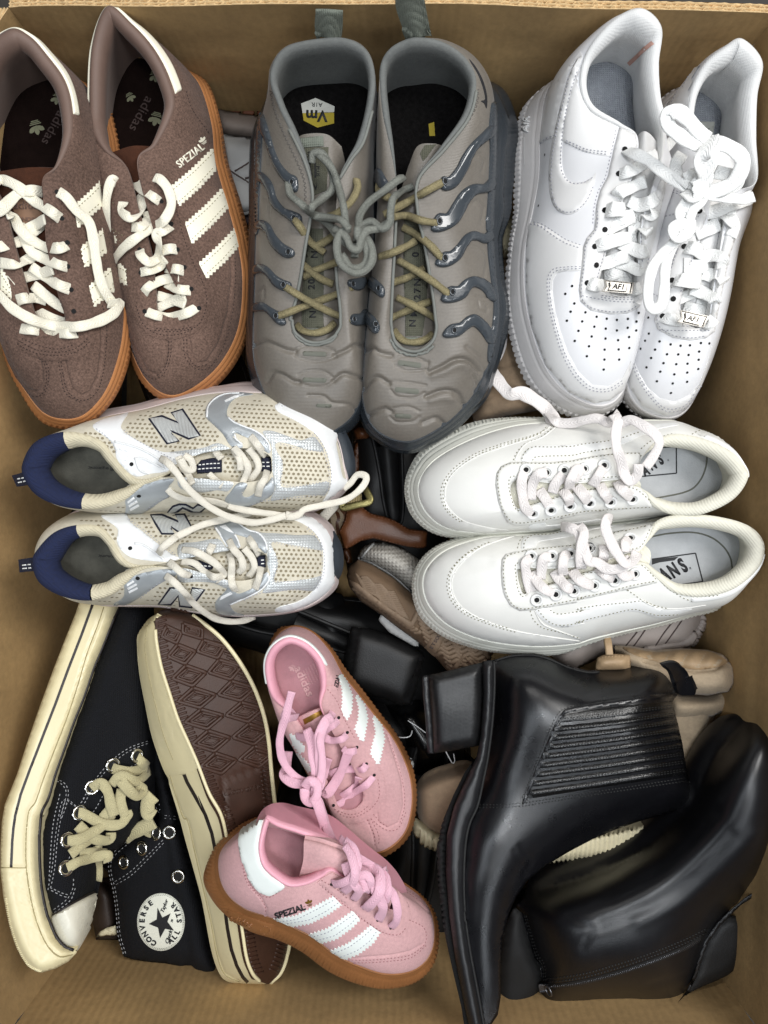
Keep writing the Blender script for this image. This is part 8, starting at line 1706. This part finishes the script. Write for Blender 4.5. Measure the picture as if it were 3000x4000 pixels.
    hs = slab('heel_block',heel,Z12(12,[(300,300,-.026),(300,420,-.020),(300,560,-.026)]),M_bstack,R,R=26,rel=.010,thick=.085,step=9,smooth=6,prof=2.4,lines=[(f12([(x,250),(x + 4,400),(x + 8,580)]),2.4,-.0006) for x in range(222,420,13)])
    slab('heel_tip',f12([(165,264),(192,262),(198,350),(207,450),(216,602),(189,602),(178,450),(168,350)]),Z12(12,[(185,300,-.024),(190,430,-.019),(200,580,-.024)]),M_bsole,R,R=10,rel=.004,thick=.065,step=8)
    sheet('pull_tab',[V(12,[(1200,212,-0.004),(1235,240,-0.006),(1262,300,-0.012)]),V(12,[(1262,210,-0.008),(1290,260,-0.016),(1275,345,-0.022)]),V(12,[(1310,255,-0.016),(1330,300,-0.022),(1310,350,-0.028)]),V(12,[(1325,290,-0.022),(1346,335,-0.026),(1340,350,-0.030)])],M_bleather,R,thick=.003)
    mb = MB(); cord(mb,f12([(480,200),(560,180),(650,178),(720,198),(800,232),(880,252),(930,250)]),t,r=.0010,lift=.0003); mb.out('back_seam',M_bthread,R)
    return R
boot_one()
def boot_two():
    R = thing('boot', 'black leather ankle boot with a side zip, in the bottom right corner', 'boot',W(2500,3500,-.08), 'black leather ankle boots')
    body = f12([(592,1288),(560,1262),(640,1205),(720,1180),(850,1140),(1000,1080),(1150,1000),(1250,905),(1340,810),(1395,690),(1450,590),(1525,495),(1580,432),(1650,420),(1720,440),(1770,560),(1780,800),(1740,1020),(1659,1140),(1600,1195),(1500,1268),(1440,1338),(1400,1420),(1372,1500),(1345,1600),(1300,1680),(1250,1702),(1100,1692),(950,1685),(800,1700),(700,1728),(600,1775),(560,1800),(575,1765),(620,1700),(650,1660),(682,1592),(672,1520),(645,1480),(622,1400)])
    bz = Z12(12,[(700,1350,-.008),(850,1300,.000),(800,1500,.002),(780,1640,-.006),(1050,1250,.004),(1050,1450,.006),(1050,1620,-.004),(1250,1100,.008),(1250,1350,.008),(1400,950,.014),(1380,1250,.008),(1550,700,.026),(1600,950,.026),(1700,700,.030),(1650,500,.026),(1320,1560,-.004)])
    fold = [(f12([(980,1200),(1150,1120),(1300,1000),(1420,850)]),34,-.0016),(f12([(940,1340),(1150,1260),(1350,1130),(1500,960)]),30,-.0013),(f12([(1100,1330),(1300,1240),(1480,1080),(1600,950)]),26,.0010),(f12([(800,1300),(900,1360),(860,1440)]),16,-.0008),(f12([(1150,1600),(1300,1560)]),14,-.0006)]
    bd = slab('leather_upper',body,bz,M_bleather2,R,R=215,rel=.055,thick=.10,step=12,smooth=34,lines=fold); t = bvh(bd)
    op = slab('opening_lining',f12([(562,1262),(594,1288),(624,1400),(647,1480),(674,1520),(684,1592),(652,1660),(622,1700),(575,1765),(520,1790),(500,1680),(500,1500),(520,1350)]),Z12(12,[(570,1450,-.045),(560,1650,-.050)]),mat('boot_inside', '#050506',rough=.8,bump=0),R,R=30,rel=.01,thick=.06,step=14)
    mb = MB(); cord(mb,f12([(594,1292),(624,1400),(647,1480),(674,1520),(684,1592),(655,1655),(625,1700)]),t,r=.0018,lift=.0006); mb.out('top_edge',M_bleather2,R)
    sm = MB()
    for p in ([(606,1300),(634,1395),(658,1475),(685,1515),(692,1590)],[(614,1300),(642,1395),(666,1470),(694,1512),(700,1588)],[(710,1590),(850,1570),(1000,1530),(1150,1480),(1300,1420),(1400,1370)],[(700,1575),(850,1555),(1000,1514),(1150,1465),(1300,1404),(1395,1356)]): stitch(sm,f12(p),t,8,5,3.4,.0007)
    sm.out('stitching',M_bthread,R,stuff=True)
    zl = f12([(690,1612),(850,1590),(1000,1552),(1150,1502),(1290,1445),(1370,1398)])
    patch('zip_tape',offset(opened(zl,4),9) + list(reversed(offset(opened(zl,4),-9))),t,M_bthread,R,th=.0005,step=9)
    mb = MB(); pe = even(opened(zl,8),7)
    for a,b in zip(pe[:-1],pe[1:]): dx,dy = b[0] - a[0],b[1] - a[1]; l = math.hypot(dx,dy); stitch(mb,[(a[0] - dy / l * 5,a[1] + dx / l * 5),(a[0] + dy / l * 5,a[1] - dx / l * 5)],t,9,1,3.2,.0012,crv=False)
    mb.out('zip_teeth',M_bmetal,R,stuff=True)
    q = f12([(690,1616)])[0]; plate('zip_slider',f12([(668,1600),(715,1598),(720,1630),(672,1636)]),t.ray_cast(CAMP,(W(q[0],q[1],-.1) - CAMP).normalized())[0].z + .004,M_bmetal,R)
    plate('zip_puller',f12([(735,1606),(815,1600),(822,1622),(740,1632)]),t.ray_cast(CAMP,(W(q[0],q[1],-.1) - CAMP).normalized())[0].z + .003,M_bmetal,R)
    mb = MB(); torus(mb,*f12([(722,1618)])[0],t,.004,.0008,.003); mb.out('zip_ring',M_bmetal,R)
    f27 = lambda p: VL(27,p)
    slab('heel_block',f27([(560,596),(600,600),(640,636),(658,680),(655,760),(632,860),(600,922),(545,968),(480,1000),(400,1032),(300,1082),(232,1146),(300,1050),(340,950),(376,840),(404,755),(470,655)]),Z12(27,[(550,750,-.040),(450,900,-.044)]),M_blk2h,R,R=8,rel=.004,thick=.07,step=11)
    slab('sole_edge',f27([(232,1140),(296,1052),(334,965),(366,850),(398,758),(470,652),(545,576),(650,486),(800,395),(900,280),(920,330),(830,420),(760,470),(690,492),(630,530),(560,596),(490,668),(420,770),(390,855),(352,975),(310,1062)]),Z12(27,[(300,1050,-.030),(400,780,-.024),(600,540,-.020),(800,420,-.010)]),M_bsole,R,R=8,rel=.004,thick=.05,step=8)
    return R
boot_two()
# ------------------------------------------------------------------ the shoes underneath
M_tan = mat('tan_suede', '#a5937b',rough=.95,var=.14,scale=300,bump=.35,bscale=1300,sheen=.1,big=.10)
M_tan2 = mat('tan_nubuck', '#98826a',rough=.95,var=.12,scale=300,bump=.35,bscale=1300,sheen=.1,big=.10)
M_tanl = mat('tan_leather', '#a08768',rough=.6,var=.12,scale=80,bump=.3,bscale=500,big=.1)
M_ribs = mat('bone_rubber', '#c9bf9f',rough=.6,var=.06,scale=80,bump=.15,big=.06)
M_mauve = mat('dusty_white_leather', '#9c928c',rough=.6,var=.05,scale=60,bump=.15,big=.06)
M_seam = mat('dark_seam', '#4a3f3c',rough=.9,bump=0)
M_tread = mat('khaki_brown_outsole', '#75624f',rough=.7,var=.10,scale=80,bump=.2,big=.08)
M_tread2 = mat('outsole_ground', '#5f4b37',rough=.8,var=.10,scale=80,bump=.2)
M_offw = mat('grey_white_textured_leather', '#a6a29a',rough=.7,var=.06,scale=90,bump=.5,bscale=500,big=.1,weave=('grid',600))
M_cognac = mat('cognac_leather', '#543018',rough=.45,var=.12,scale=70,bump=.2,bscale=700,big=.15)
M_brass = mat('brass_buckle', '#6d6640',rough=.35,metal=.8,bump=.1)
M_elastic = mat('striped_elastic', '#9a8a62',rough=.9,bump=.6,weave=('X',900))
M_wgrey = mat('grey_white_leather', '#a5a5a3',rough=.55,var=.04,scale=60,bump=.12,big=.08)
M_wsoleg = mat('grey_midsole', '#6a6059',rough=.7,var=.08,scale=60,bump=.2,big=.1)
M_rust2 = mat('rust_rubber', '#5b3119',rough=.7,var=.1,scale=60,bump=.2)
M_blk2 = mat('dull_black_leather', '#0b0b0c',rough=.55,var=.2,scale=60,bump=.2)
M_gloss = mat('black_bag_film', '#070708',rough=.25,var=.2,scale=30,bump=.7,bscale=35)
M_glint = mat('pale_glint', '#c9c9c9',rough=.2,bump=0)  # pale colour of the drawn glints
def seam(R,t,paths,m=M_seam,r=.0007,name='seam'):
    mb = MB()
    for p in paths: cord(mb,p,t,r=r,lift=0)
    mb.out(name,m,R,stuff=True)
def ribbed():
    R = thing('high_top', 'tan suede high-top with a padded collar and ribbed bone sole, under the pleated boot', 'shoe',W(2400,2900,-.15))
    body = f25([(940,600),(1360,585),(1355,700),(1290,780),(1255,850),(1235,960),(1212,1090),(1150,1200),(1090,1300),(900,1500),(600,1600),(300,1500),(100,1200),(300,700),(700,560)])
    bd = slab('suede_upper',body,Z12(25,[(1150,700,-.062),(1150,1000,-.068),(900,1200,-.078),(500,1300,-.085),(500,900,-.08)]),M_tan,R,R=80,rel=.03,thick=.09,step=16,lines=[(f25([(1020,950),(1120,1000),(1060,1050)]),10,-.002)]); t = bvh(bd)
    pf = slab('padded_collar',f25([(880,590),(1000,612),(1200,620),(1362,588),(1364,680),(1322,748),(1240,780),(1150,796),(980,802),(900,790)]),Z12(25,[(1100,700,-.050),(1280,680,-.050),(950,700,-.052)]),M_tan,R,R=60,rel=.022,thick=.05,step=11,smooth=8)
    c2 = slab('padded_collar',f25([(480,235),(620,240),(800,275),(1000,258),(1200,268),(1322,306),(1382,366),(1408,450),(1400,525),(1362,592),(1200,622),(1000,605),(850,560),(700,470),(560,400),(500,320)]),Z12(25,[(1000,330,-.046),(1200,500,-.034),(1350,450,-.032),(1000,520,-.040),(700,350,-.052),(1250,320,-.040)]),M_tan,R,R=52,rel=.024,thick=.05,step=10,smooth=6,
              lines=[(f25([(720,345),(900,385),(1100,425),(1250,412),(1345,372)]),9,-.006)]); tc = bvh(c2)
    patch('collar_lining',smooth_poly(f25([(560,250),(800,290),(1000,272),(1190,282),(1300,325),(1350,368),(1250,405),(1100,418),(900,380),(740,342),(620,300)]),4),tc,M_tanl,R,th=.0006,step=10,relief=lambda x,y: .0006 * math.sin(x * .09 + y * .05))
    tg = slab('tongue',f25([(345,385),(360,330),(400,310),(500,300),(600,308),(614,320),(612,420),(480,430),(345,430)]),Z12(25,[(470,350,-.052)]),M_tanl,R,R=22,rel=.008,thick=.02,step=9)
    sm = MB(); stitch(sm,f25([(365,345),(410,325),(500,318),(590,322),(598,400)]),bvh(tg),8,5,3); stitch(sm,f25([(1280,800),(1180,930),(1100,1080),(1050,1200)]),t,8,5,3); sm.out('stitching',M_tanl,R,stuff=True)
    lace('lace',VH([(25,425,150,-.06),(25,440,230,-.050),(25,450,310,-.046)]),None,M_tanl,R,w=.006,th=.004,absz=True)
    toe = slab('toe_cap',f12([(130,745),(160,715),(220,685),(340,650),(420,640),(420,960),(300,975),(230,962),(165,932),(135,860)]),Z12(12,[(250,800,-.070),(180,800,-.075),(330,800,-.068)]),M_tan2,R,R=60,rel=.03,thick=.08,step=12,lines=[])
    mz = Z12(12,[(170,950,-.078),(300,1000,-.078),(700,1040,-.070),(900,1000,-.066),(1150,940,-.064)])
    sl = slab('ribbed_sole',f12([(118,885),(140,880),(230,950),(400,990),(700,1030),(850,955),(1000,925),(1260,860),(1270,950),(1180,1010),(1050,1045),(900,1062),(720,1078),(500,1080),(300,1050),(222,1026),(165,1005),(125,945)]),mz,M_ribs,R,R=26,rel=.012,thick=.05,step=8,
              lines=[(f12([(x,1080),(x + 4,955 - max(0,(x - 900)) * .22)]),3.2,-.0024) for x in range(705,1260,20)] + [(f12([(x,925 + (x - 130) * .45),(x - 8,1030)]),4,-.0030) for x in (150,172,194,215,236,258,280)])
    return R
ribbed()
def mauve():
    R = thing('trainer', 'dusty white trainer with thin dark seams, between the ivory trainer and tan high-top', 'shoe',W(2500,2460,-.17))
    bd = slab('leather_upper',f25([(150,160),(400,60),(700,-60),(1184,-120),(1184,60),(1165,110),(1140,160),(1110,205),(1080,244),(1000,262),(700,300),(400,320),(200,420),(60,420),(0,300)]),Z12(25,[(600,150,-.085),(900,100,-.085),(1050,120,-.088),(250,300,-.10)]),M_mauve,R,R=50,rel=.02,thick=.08,step=13); t = bvh(bd)
    seam(R,t,[f25([(570,245),(640,160),(700,80)]),f25([(625,255),(680,180),(735,100)]),f25([(790,255),(860,150),(930,60)]),f25([(850,255),(930,150),(1000,50)])])
    mb = MB(); e = even(opened(f25([(1184,20),(1165,90),(1130,165),(1090,230),(1020,262)]),5),16)
    for x,y in e: q = t.find_nearest(W(x,y,-.095))[0]; tube(mb,[q,q + Vector((.006,-.004,-.004))],[.0026,.002],6)
    mb.out('sole_tooth',M_mauve,R,stuff=True)
    slab('midsole',f25([(1130,165),(1090,235),(1020,265),(700,300),(700,250),(1000,200),(1100,120)]),Z12(25,[(1000,230,-.084)]),M_mauve,R,R=20,rel=.008,thick=.05,step=12)
    return R
mauve()
def zigzag_sole():
    R = thing('trainer', 'upturned trainer with a khaki brown zigzag outsole, left of the lower ivory trainer', 'shoe',W(1650,2400,-.17))
    sp = f22([(215,1240),(235,1170),(310,1110),(420,1150),(600,1262),(770,1410),(1000,1500),(1300,1600),(1420,1850),(1340,1965),(1050,2035),(930,1900),(800,1785),(640,1670),(500,1562),(330,1450),(240,1335)])
    L = []
    def zz(x,y,n=7,w=66,a=38,d=(.86,.52)):
        p = []
        for i in range(n): p.append((x + d[0] * w * .5 * i + (0 if i % 2 else 0) + (-a * .30 if i % 2 else a * .10),y + d[1] * w * .5 * i + (a * .55 if i % 2 else -a * .25)))
        return p
    for k in range(22):                     # fine chevrons inside the heel window
        x = 270 + k * 3.0; y = 1200 + k * 21.5; p = [(x + j * 56 + k * 5,y + j * 30 - k * 6 + (24 if j % 2 else -8)) for j in range(7)]
        p = [q for q in p if inpoly(q[0],q[1],[(250,1250),(330,1150),(600,1290),(790,1480),(735,1610),(600,1530),(400,1400)])]
        if len(p) > 1: L.append((f22(p),.0011))
    for k in range(17):                     # coarse bars along the lower edge
        x,y = 262 + k * 31,1345 + k * 22; L.append((f22([(x,y),(x + 30,y + 8),(x + 66,y - 6)]),.0022))
    for k in range(12):                     # chevrons of the forefoot
        x,y = 780 + k * 12,1560 + k * 36; p = [(x + j * 58,y + (26 if j % 2 else -16) + j * 12) for j in range(10)]; L.append((f22(p),.0024))
    bd = slab('outsole',sp,Z12(22,[(400,1300,-.078),(600,1450,-.074),(800,1650,-.074),(1100,1800,-.078),(300,1250,-.085)]),M_tread2,R,R=36,rel=.02,thick=.03,step=10,smooth=5); t = bvh(bd)
    mb = MB()
    for p,r_ in L: p = [q for q in p if inpoly(q[0],q[1],sp)]; (cord(mb,densify(p,9)[:-len(densify([p[-1],p[0]],9)) // 2] if False else [tuple(q) for q in even(p,7)],t,r=r_,lift=0,flat=.8,crv=1) if len(p) > 1 else None)
    mb.out('tread_pattern',M_tread,bd,stuff=True)
    fr = f22([(245,1275),(300,1300),(420,1395),(560,1500),(700,1590),(735,1610),(800,1480),(830,1500),(760,1650),(720,1660),(560,1545),(400,1435),(280,1330)])
    patch('outsole_frame',fr,t,M_tread,R,th=.0022,step=8)
    w2 = patch('outsole_frame',f22([(850,1815),(930,1700),(1020,1725),(940,1878)]),t,M_tread,R,th=.0026,step=8)
    patch('outsole_frame',f22([(1050,2030),(1060,1990),(1155,1875),(1250,1935),(1225,1955),(1165,1905),(1100,1990)]),t,M_tread,R,th=.0026,step=8)
    mb = MB()
    tw = bvh(w2)
    for ch,x,y in (('C',962,1725),('O',950,1748),('S',936,1772),('T',922,1795),('E',905,1822)): q = f22([(x,y)])[0]; text(mb,ch,q[0],q[1],13,tw,ang=-62 + 0,bold=.02,th=.0004)
    mb.out('lettering',M_seam,w2)
    up = slab('textured_upper',f22([(300,1100),(330,1030),(360,1000),(430,970),(520,964),(600,985),(680,1025),(760,1080),(900,1180),(900,1500),(770,1415),(600,1265),(420,1152),(330,1118)]),Z12(22,[(450,1060,-.086),(650,1180,-.080),(800,1250,-.08)]),M_offw,R,R=70,rel=.035,thick=.08,step=12); tu = bvh(up)
    seam(R,tu,[f22([(440,975),(385,1040),(330,1100)]),f22([(300,1105),(420,1140),(600,1250),(760,1395)])],M_wgrey,.0014)
    slab('sole_side',f22([(500,1545),(800,1770),(800,1815),(760,1812),(560,1700),(470,1600)]),Z12(22,[(650,1700,-.095)]),M_wgrey,R,R=14,rel=.004,thick=.03,step=10)
    return R
zigzag_sole()
def sandal():
    R = thing('sandal', 'cognac leather sandal with brass buckle, in the gap between mesh and ivory pairs', 'sandal',W(1500,2080,-.19))
    st = slab('strap',f22([(150,885),(195,800),(215,690),(330,680),(400,730),(430,742),(520,762),(600,792),(720,862),(870,882),(862,1015),(800,1020),(720,1010),(560,972),(430,940),(330,962),(250,1010),(200,1030)]),Z12(22,[(300,820,-.100),(500,860,-.095),(800,950,-.100)]),M_cognac,R,R=14,rel=.004,thick=.012,step=9,smooth=3); t = bvh(st)
    sm = MB()
    for p in ([(165,885),(205,805),(228,700)],[(340,690),(430,752),(600,802),(720,872),(850,892)],[(210,1020),(330,952),(430,930),(560,962),(720,1000),(840,1008)]): stitch(sm,f22(p),t,8,6,3)
    sm.out('stitching',mat('rust_thread', '#5a2f14',bump=0),R,stuff=True)
    lace('buckle',VH([(22,185,640,-.088),(22,190,690,-.088),(22,300,668,-.086),(22,402,640,-.086),(22,385,570,-.088),(22,345,505,-.092)]),None,M_brass,R,w=.0065,th=.0035,absz=True,wob=0)
    el = sheet('elastic',[V(22,[(195,620,-.094),(335,560,-.094)]),V(22,[(205,655,-.093),(340,640,-.093)])],M_elastic,R,thick=.002); 
    for k in range(4):
        x = 90 + k * 28; lace('strap',VH([(22,x,710 - k * 12,-.13),(22,x + 30,800,-.125),(22,x + 50,900,-.13)]),None,M_cognac if k % 2 else M_tan,R,w=.008,th=.003,absz=True)
    slab('strap',f22([(270,60),(300,30),(390,20),(400,130),(345,135),(290,140)]),Z12(22,[(330,90,-.11)]),M_cognac,R,R=20,rel=.01,thick=.02,step=10)
    slab('strap',f22([(280,150),(340,140),(320,420),(260,520),(230,500)]),Z12(22,[(300,300,-.14)]),M_cognac,R,R=20,rel=.01,thick=.02,step=14)
    slab('strap',f22([(180,1020),(240,1010),(260,1130),(230,1160),(200,1100)]),Z12(22,[(220,1080,-.14)]),M_cognac,R,R=20,rel=.01,thick=.02,step=14)
    lace('strap',VH([(22,20,780,-.10),(22,90,700,-.096),(22,150,640,-.094)]),None,M_dirtylace,R,w=.009,th=.004,absz=True)
    return R
sandal()
def tan_low():
    R = thing('trainer', 'tan suede trainer with bone ridged rubber, wedged beneath the left white leather trainer', 'shoe',W(2000,1350,-.16))
    bd = slab('suede_upper',f24([(400,590),(500,580),(560,900),(700,1400),(850,1750),(880,1975),(760,1985),(600,2012),(480,2040),(360,2075),(260,2105),(205,2122),(150,2070),(142,2010),(200,1850),(300,1600),(340,1300),(380,900)]),Z12(24,[(440,800,-.088),(480,1300,-.085),(500,1600,-.080),(500,1850,-.082),(300,1950,-.085)]),M_tan2,R,R=55,rel=.02,thick=.08,step=11,
              lines=[(f24([(330,1612),(450,1580),(580,1540),(700,1500)]),5,-.0022),(f24([(250,1880),(400,1835),(560,1790),(760,1735)]),5,-.0022),(f24([(405,960),(480,945)]),4,-.002),(f24([(300,1980),(500,1930),(700,1900)]),26,.003)]); t = bvh(bd)
    rb = slab('ridged_rubber',f24([(440,196),(600,180),(600,400),(500,612),(410,606),(380,520),(370,380)]),Z12(24,[(480,300,-.090),(440,500,-.090)]),M_ribs,R,R=30,rel=.015,thick=.05,step=9,lines=[(f24([(400 + k * 45,200),(440 + k * 45,400),(470 + k * 45,600)]),5,-.0025) for k in range(-1,4)])
    sm = MB(); stitch(sm,f24([(440,640),(430,760),(400,900)]),t,8,6,3.4); sm.out('stitching',M_brass,R,stuff=True)
    lace('lace',VH([(24,420,1000,-.076),(24,455,1060,-.070),(24,450,1170,-.078)]),None,M_ivlace,R,w=.009,th=.002,absz=True)
    lace('lace',VH([(24,455,1180,-.078),(24,410,1420,-.074),(24,345,1550,-.070),(24,325,1640,-.066)]),None,M_ivlace,R,w=.0085,th=.002,absz=True)
    lace('lace',VH([(24,310,1620,-.066),(24,370,1700,-.060),(24,440,1790,-.056,20),(24,500,1840,-.054,40),(24,600,1830,-.052,10),(24,700,1880,-.050),(24,800,1950,-.048),(24,850,2010,-.046,30),(24,900,2090,-.040),(24,960,2120,-.036)]),None,M_ivlace,R,w=.0115,th=.002,absz=True)
    return R
tan_low()
def grey_white():
    R = thing('trainer', 'grey white leather trainer with rust sole blocks, visible between brown suede and taupe knit trainers', 'shoe',W(920,680,-.17))
    bd = slab('leather_upper',f23([(150,560),(400,620),(760,640),(900,900),(900,1500),(800,1680),(430,1690),(380,1900),(200,1700),(100,1000)]),Z12(23,[(400,800,-.090),(500,1100,-.086),(550,1450,-.086)]),M_wgrey,R,R=40,rel=.02,thick=.08,step=11,lines=[(f23([(320,1060),(430,1130),(560,1210),(690,1300)]),7,-.0022),(f23([(390,1080),(500,1020),(600,950),(680,860)]),5,-.0016),(f23([(490,1140),(600,1110),(690,1090)]),5,-.0012)]); t = bvh(bd)
    seam(R,t,[f23([(325,1072),(430,1140),(560,1222),(690,1310)]),f23([(400,1086),(500,1028),(600,960),(680,872)]),f23([(540,1180),(620,1160),(700,1130)])],r=.0009)
    seam(R,t,[f23([(430,1660),(560,1635),(700,1605)])],M_wgrey,.002)
    slab('midsole',f23([(120,240),(300,280),(520,320),(900,380),(900,650),(600,640),(400,620),(150,570)]),Z12(23,[(450,450,-.098)]),M_wsoleg,R,R=30,rel=.012,thick=.06,step=11)
    for a,b,c,d in ((120,150,240,280),(270,185,480,300),(500,218,660,330),(690,260,900,350)): slab('sole_block',f23([(a,b),(c,b + 40),(c,d + 15),(a,d)]),Z12(23,[((a + c) / 2,(b + d) / 2,-.108)]),M_rust2,R,R=14,rel=.006,thick=.04,step=11)
    slab('suede_tab',f23([(430,1690),(720,1640),(760,1780),(500,1800)]),Z12(23,[(560,1720,-.10)]),mat('dark_plum_suede', '#3c3236',rough=.9,bump=.3),R,R=14,rel=.006,thick=.04,step=11)
    lace('lace',VH([(23,480,1800,-.10),(23,530,1880,-.096),(23,575,1960,-.10)]),None,M_ivlace,R,w=.008,th=.003,absz=True,wob=.3)
    return R
grey_white()
def black_heel():
    R = thing('boot', 'dull black boot with a wide block heel pointing up, right of the pink trainer', 'boot',W(1500,2620,-.20))
    hb = slab('heel_block',f26([(285,-10),(420,10),(620,70),(800,150),(935,225),(968,285),(930,330),(912,420),(880,540),(850,640),(820,700),(745,718),(600,660),(400,600),(215,540),(215,300),(250,120)]),Z12(26,[(500,300,-.090),(750,450,-.088),(350,300,-.094)]),M_blk2,R,R=60,rel=.014,thick=.09,step=12,lines=[(f26([(960,240),(880,420),(800,600),(760,715)]),4,-.002),(f26([(350,0),(310,200),(280,420)]),4,-.002)]); t = bvh(hb)
    mb = MB()
    for x,y in ((965,300),(950,340),(918,400),(905,470),(880,540),(862,590),(850,640),(835,690)): dot(mb,*f26([(x,y)])[0],t,.002,.001)
    mb.out('tread_blocks',M_bsole,R,stuff=True)
    slab('leather_upper',f26([(-200,-400),(200,-300),(300,0),(220,300),(215,540),(600,680),(900,900),(900,1200),(500,1200),(0,400)]),Z12(26,[(200,200,-.13),(600,900,-.13)]),M_blk2,R,R=70,rel=.03,thick=.08,step=22)
    return R
black_heel()
def plastic():  # glossy black plastic film near the boot heel, not footwear
    R = thing('shoe', 'glossy black patent film with pale glint loops, left of the stacked boot heel', 'shoe',W(1700,2850,-.20))
    bd = slab('glossy_upper',f26([(500,640),(700,700),(900,640),(1000,800),(1300,1100),(1450,1250),(1200,1280),(900,1350),(820,1300),(700,1000)]),Z12(26,[(800,850,-.115),(1000,1050,-.118),(1200,1200,-.12)]),M_gloss,R,R=90,rel=.04,thick=.07,step=13,smooth=10)
    for p in ([(680,996,-.085),(760,1004,-.083),(820,990,-.084),(840,940,-.088)],[(800,850,-.09),(880,900,-.09),(960,960,-.092)],[(1145,1130,-.095),(1175,1190,-.093),(1205,1235,-.094),(1225,1215,-.095),(1215,1150,-.096)]): lace('glint_loop',VH([(26,) + q for q in p]),None,M_glint,R,w=.0010,th=.0010,absz=True,wob=0,seg=6)  # thin pale tubes stand in for glints on clear plastic
    slab('paper_tag',f26([(820,1185),(840,1200),(856,1240),(850,1280),(826,1310),(815,1260)]),Z12(26,[(835,1240,-.096)]),M_wgrey,R,R=6,rel=.001,thick=.003,step=9)
    return R
plastic()
def brown_boot():
    R = thing('shoe', 'dark brown leather shoe with a cream sole edge, deep between the two black canvas high-tops', 'shoe',W(420,3560,-.2))
    slab('leather_upper',f10([(500,440),(560,480),(620,520),(650,700),(640,790),(520,790),(490,650)]),Z12(10,[(560,620,-.105)]),M_brownlin,R,R=40,rel=.02,thick=.08,step=12)
    slab('sole_edge',f10([(515,778),(540,745),(580,722),(625,712),(632,765),(570,768)]),Z12(10,[(580,750,-.098)]),M_ribs,R,R=14,rel=.006,thick=.03,step=9,lines=[(f10([(585,725),(575,765)]),3,-.002)])
    return R
brown_boot()
def dark_filler_shoe(name,label,x,y,ang,z,m,msole,L=.28,flip=1):
    """a plain filler shoe added in the bottom layer to keep the gaps near-black"""
    R = thing('shoe',label, 'shoe',W(x,y,z - .05)); k = HC / (HC - z) / PX; c,s = math.cos(math.radians(ang)),math.sin(math.radians(ang))
    def pt(u,v,w): p = (u * L * k,v * L * k * flip); return (x + p[0] * c - p[1] * s,y + p[0] * s + p[1] * c,z + w)
    oo = [(-.5,0),(-.46,.10),(-.35,.13),(-.15,.12),(.05,.14),(.25,.17),(.40,.15),(.49,.07),(.5,-.01),(.46,-.10),(.36,-.16),(.2,-.18),(0,-.14),(-.2,-.12),(-.38,-.13),(-.47,-.09)]
    aa = [(-.46,0,.05),(-.42,.05,.045),(-.34,.07,.04),(-.22,.07,.035),(-.10,.05,.035),(.0,.04,.035),(.10,.035,.03),(.18,.02,.025),(.19,-.01,.025),(.18,-.035,.025),(.10,-.05,.03),(.0,-.055,.035),(-.10,-.06,.035),(-.22,-.07,.035),(-.34,-.07,.04),(-.42,-.05,.045)]
    O = [pt(a,b,-.02) for a,b in oo]; S = [pt(a * 1.02,b * 1.05,-.045) for a,b in oo]; A = [pt(*q) for q in aa]
    upper('upper',O,A,m,R,rows=14,seg=6); sole('sole',S,O,msole,R,seg=6,rows=5); _,base = lining('lining',O,A,m,R,seg=6,ins=.2,padw=.005); disc('insole',base,m,R)
    sheet('tongue',[[pt(-.10,-.05,.03),pt(-.10,0,.04),pt(-.10,.05,.03)],[pt(.2,-.05,.01),pt(.2,0,.02),pt(.2,.05,.01)]],m,R,thick=.003)
    return R
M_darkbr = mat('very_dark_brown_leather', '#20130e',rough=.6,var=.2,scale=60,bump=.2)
for a in (('added dark brown filler shoe deep below the brown suede pair, above the mesh pair',620,1250,60,-.16,M_darkbr,M_darkbr),('added black filler shoe at the bottom below the heels of the brown suede pair',700,520,15,-.17,M_blk2,M_blk2),
          ('added black filler shoe at the bottom of the box below the taupe and white pairs',1800,560,100,-.17,M_blk2,M_blk2),('added black filler shoe at the box bottom by its right wall under the white pair',2500,1250,80,-.18,M_blk2,M_blk2),
          ('added black filler shoe deep in the gap between the mesh runners and ivory pair',1520,1850,85,-.17,M_blk2,M_blk2),('added black filler shoe deep below the mesh runners, near the left wall',500,2100,5,-.18,M_blk2,M_blk2),
          ('added black filler shoe deep below the lower mesh runner and zigzag outsole',1250,2480,20,-.16,M_blk2,M_blk2),('added black filler shoe at the bottom of the box below the two pink trainers',1200,3250,100,-.18,M_blk2,M_blk2),
          ('added black filler shoe lying deep between the pink trainers and black boots',1650,3350,95,-.17,M_blk2,M_blk2),('added black filler shoe at the bottom below the two ankle boots',2250,3300,10,-.18,M_blk2,M_blk2),
          ('added black filler shoe at the bottom by the left wall under the black high-tops',600,2900,110,-.19,M_blk2,M_blk2),('added black filler shoe at the bottom under the ivory pair beside the right wall',2500,2150,5,-.18,M_blk2,M_blk2),
          ('added black filler shoe standing low by the top wall behind the taupe pair heels',1250,560,172,-.19,M_blk2,M_blk2),('added black filler shoe lying low near the bottom wall beneath the zipped boot',1900,3650,2,-.19,M_blk2,M_blk2)):
    dark_filler_shoe('shoe',*a)  # added shoes that fill the depths so the gaps stay dark
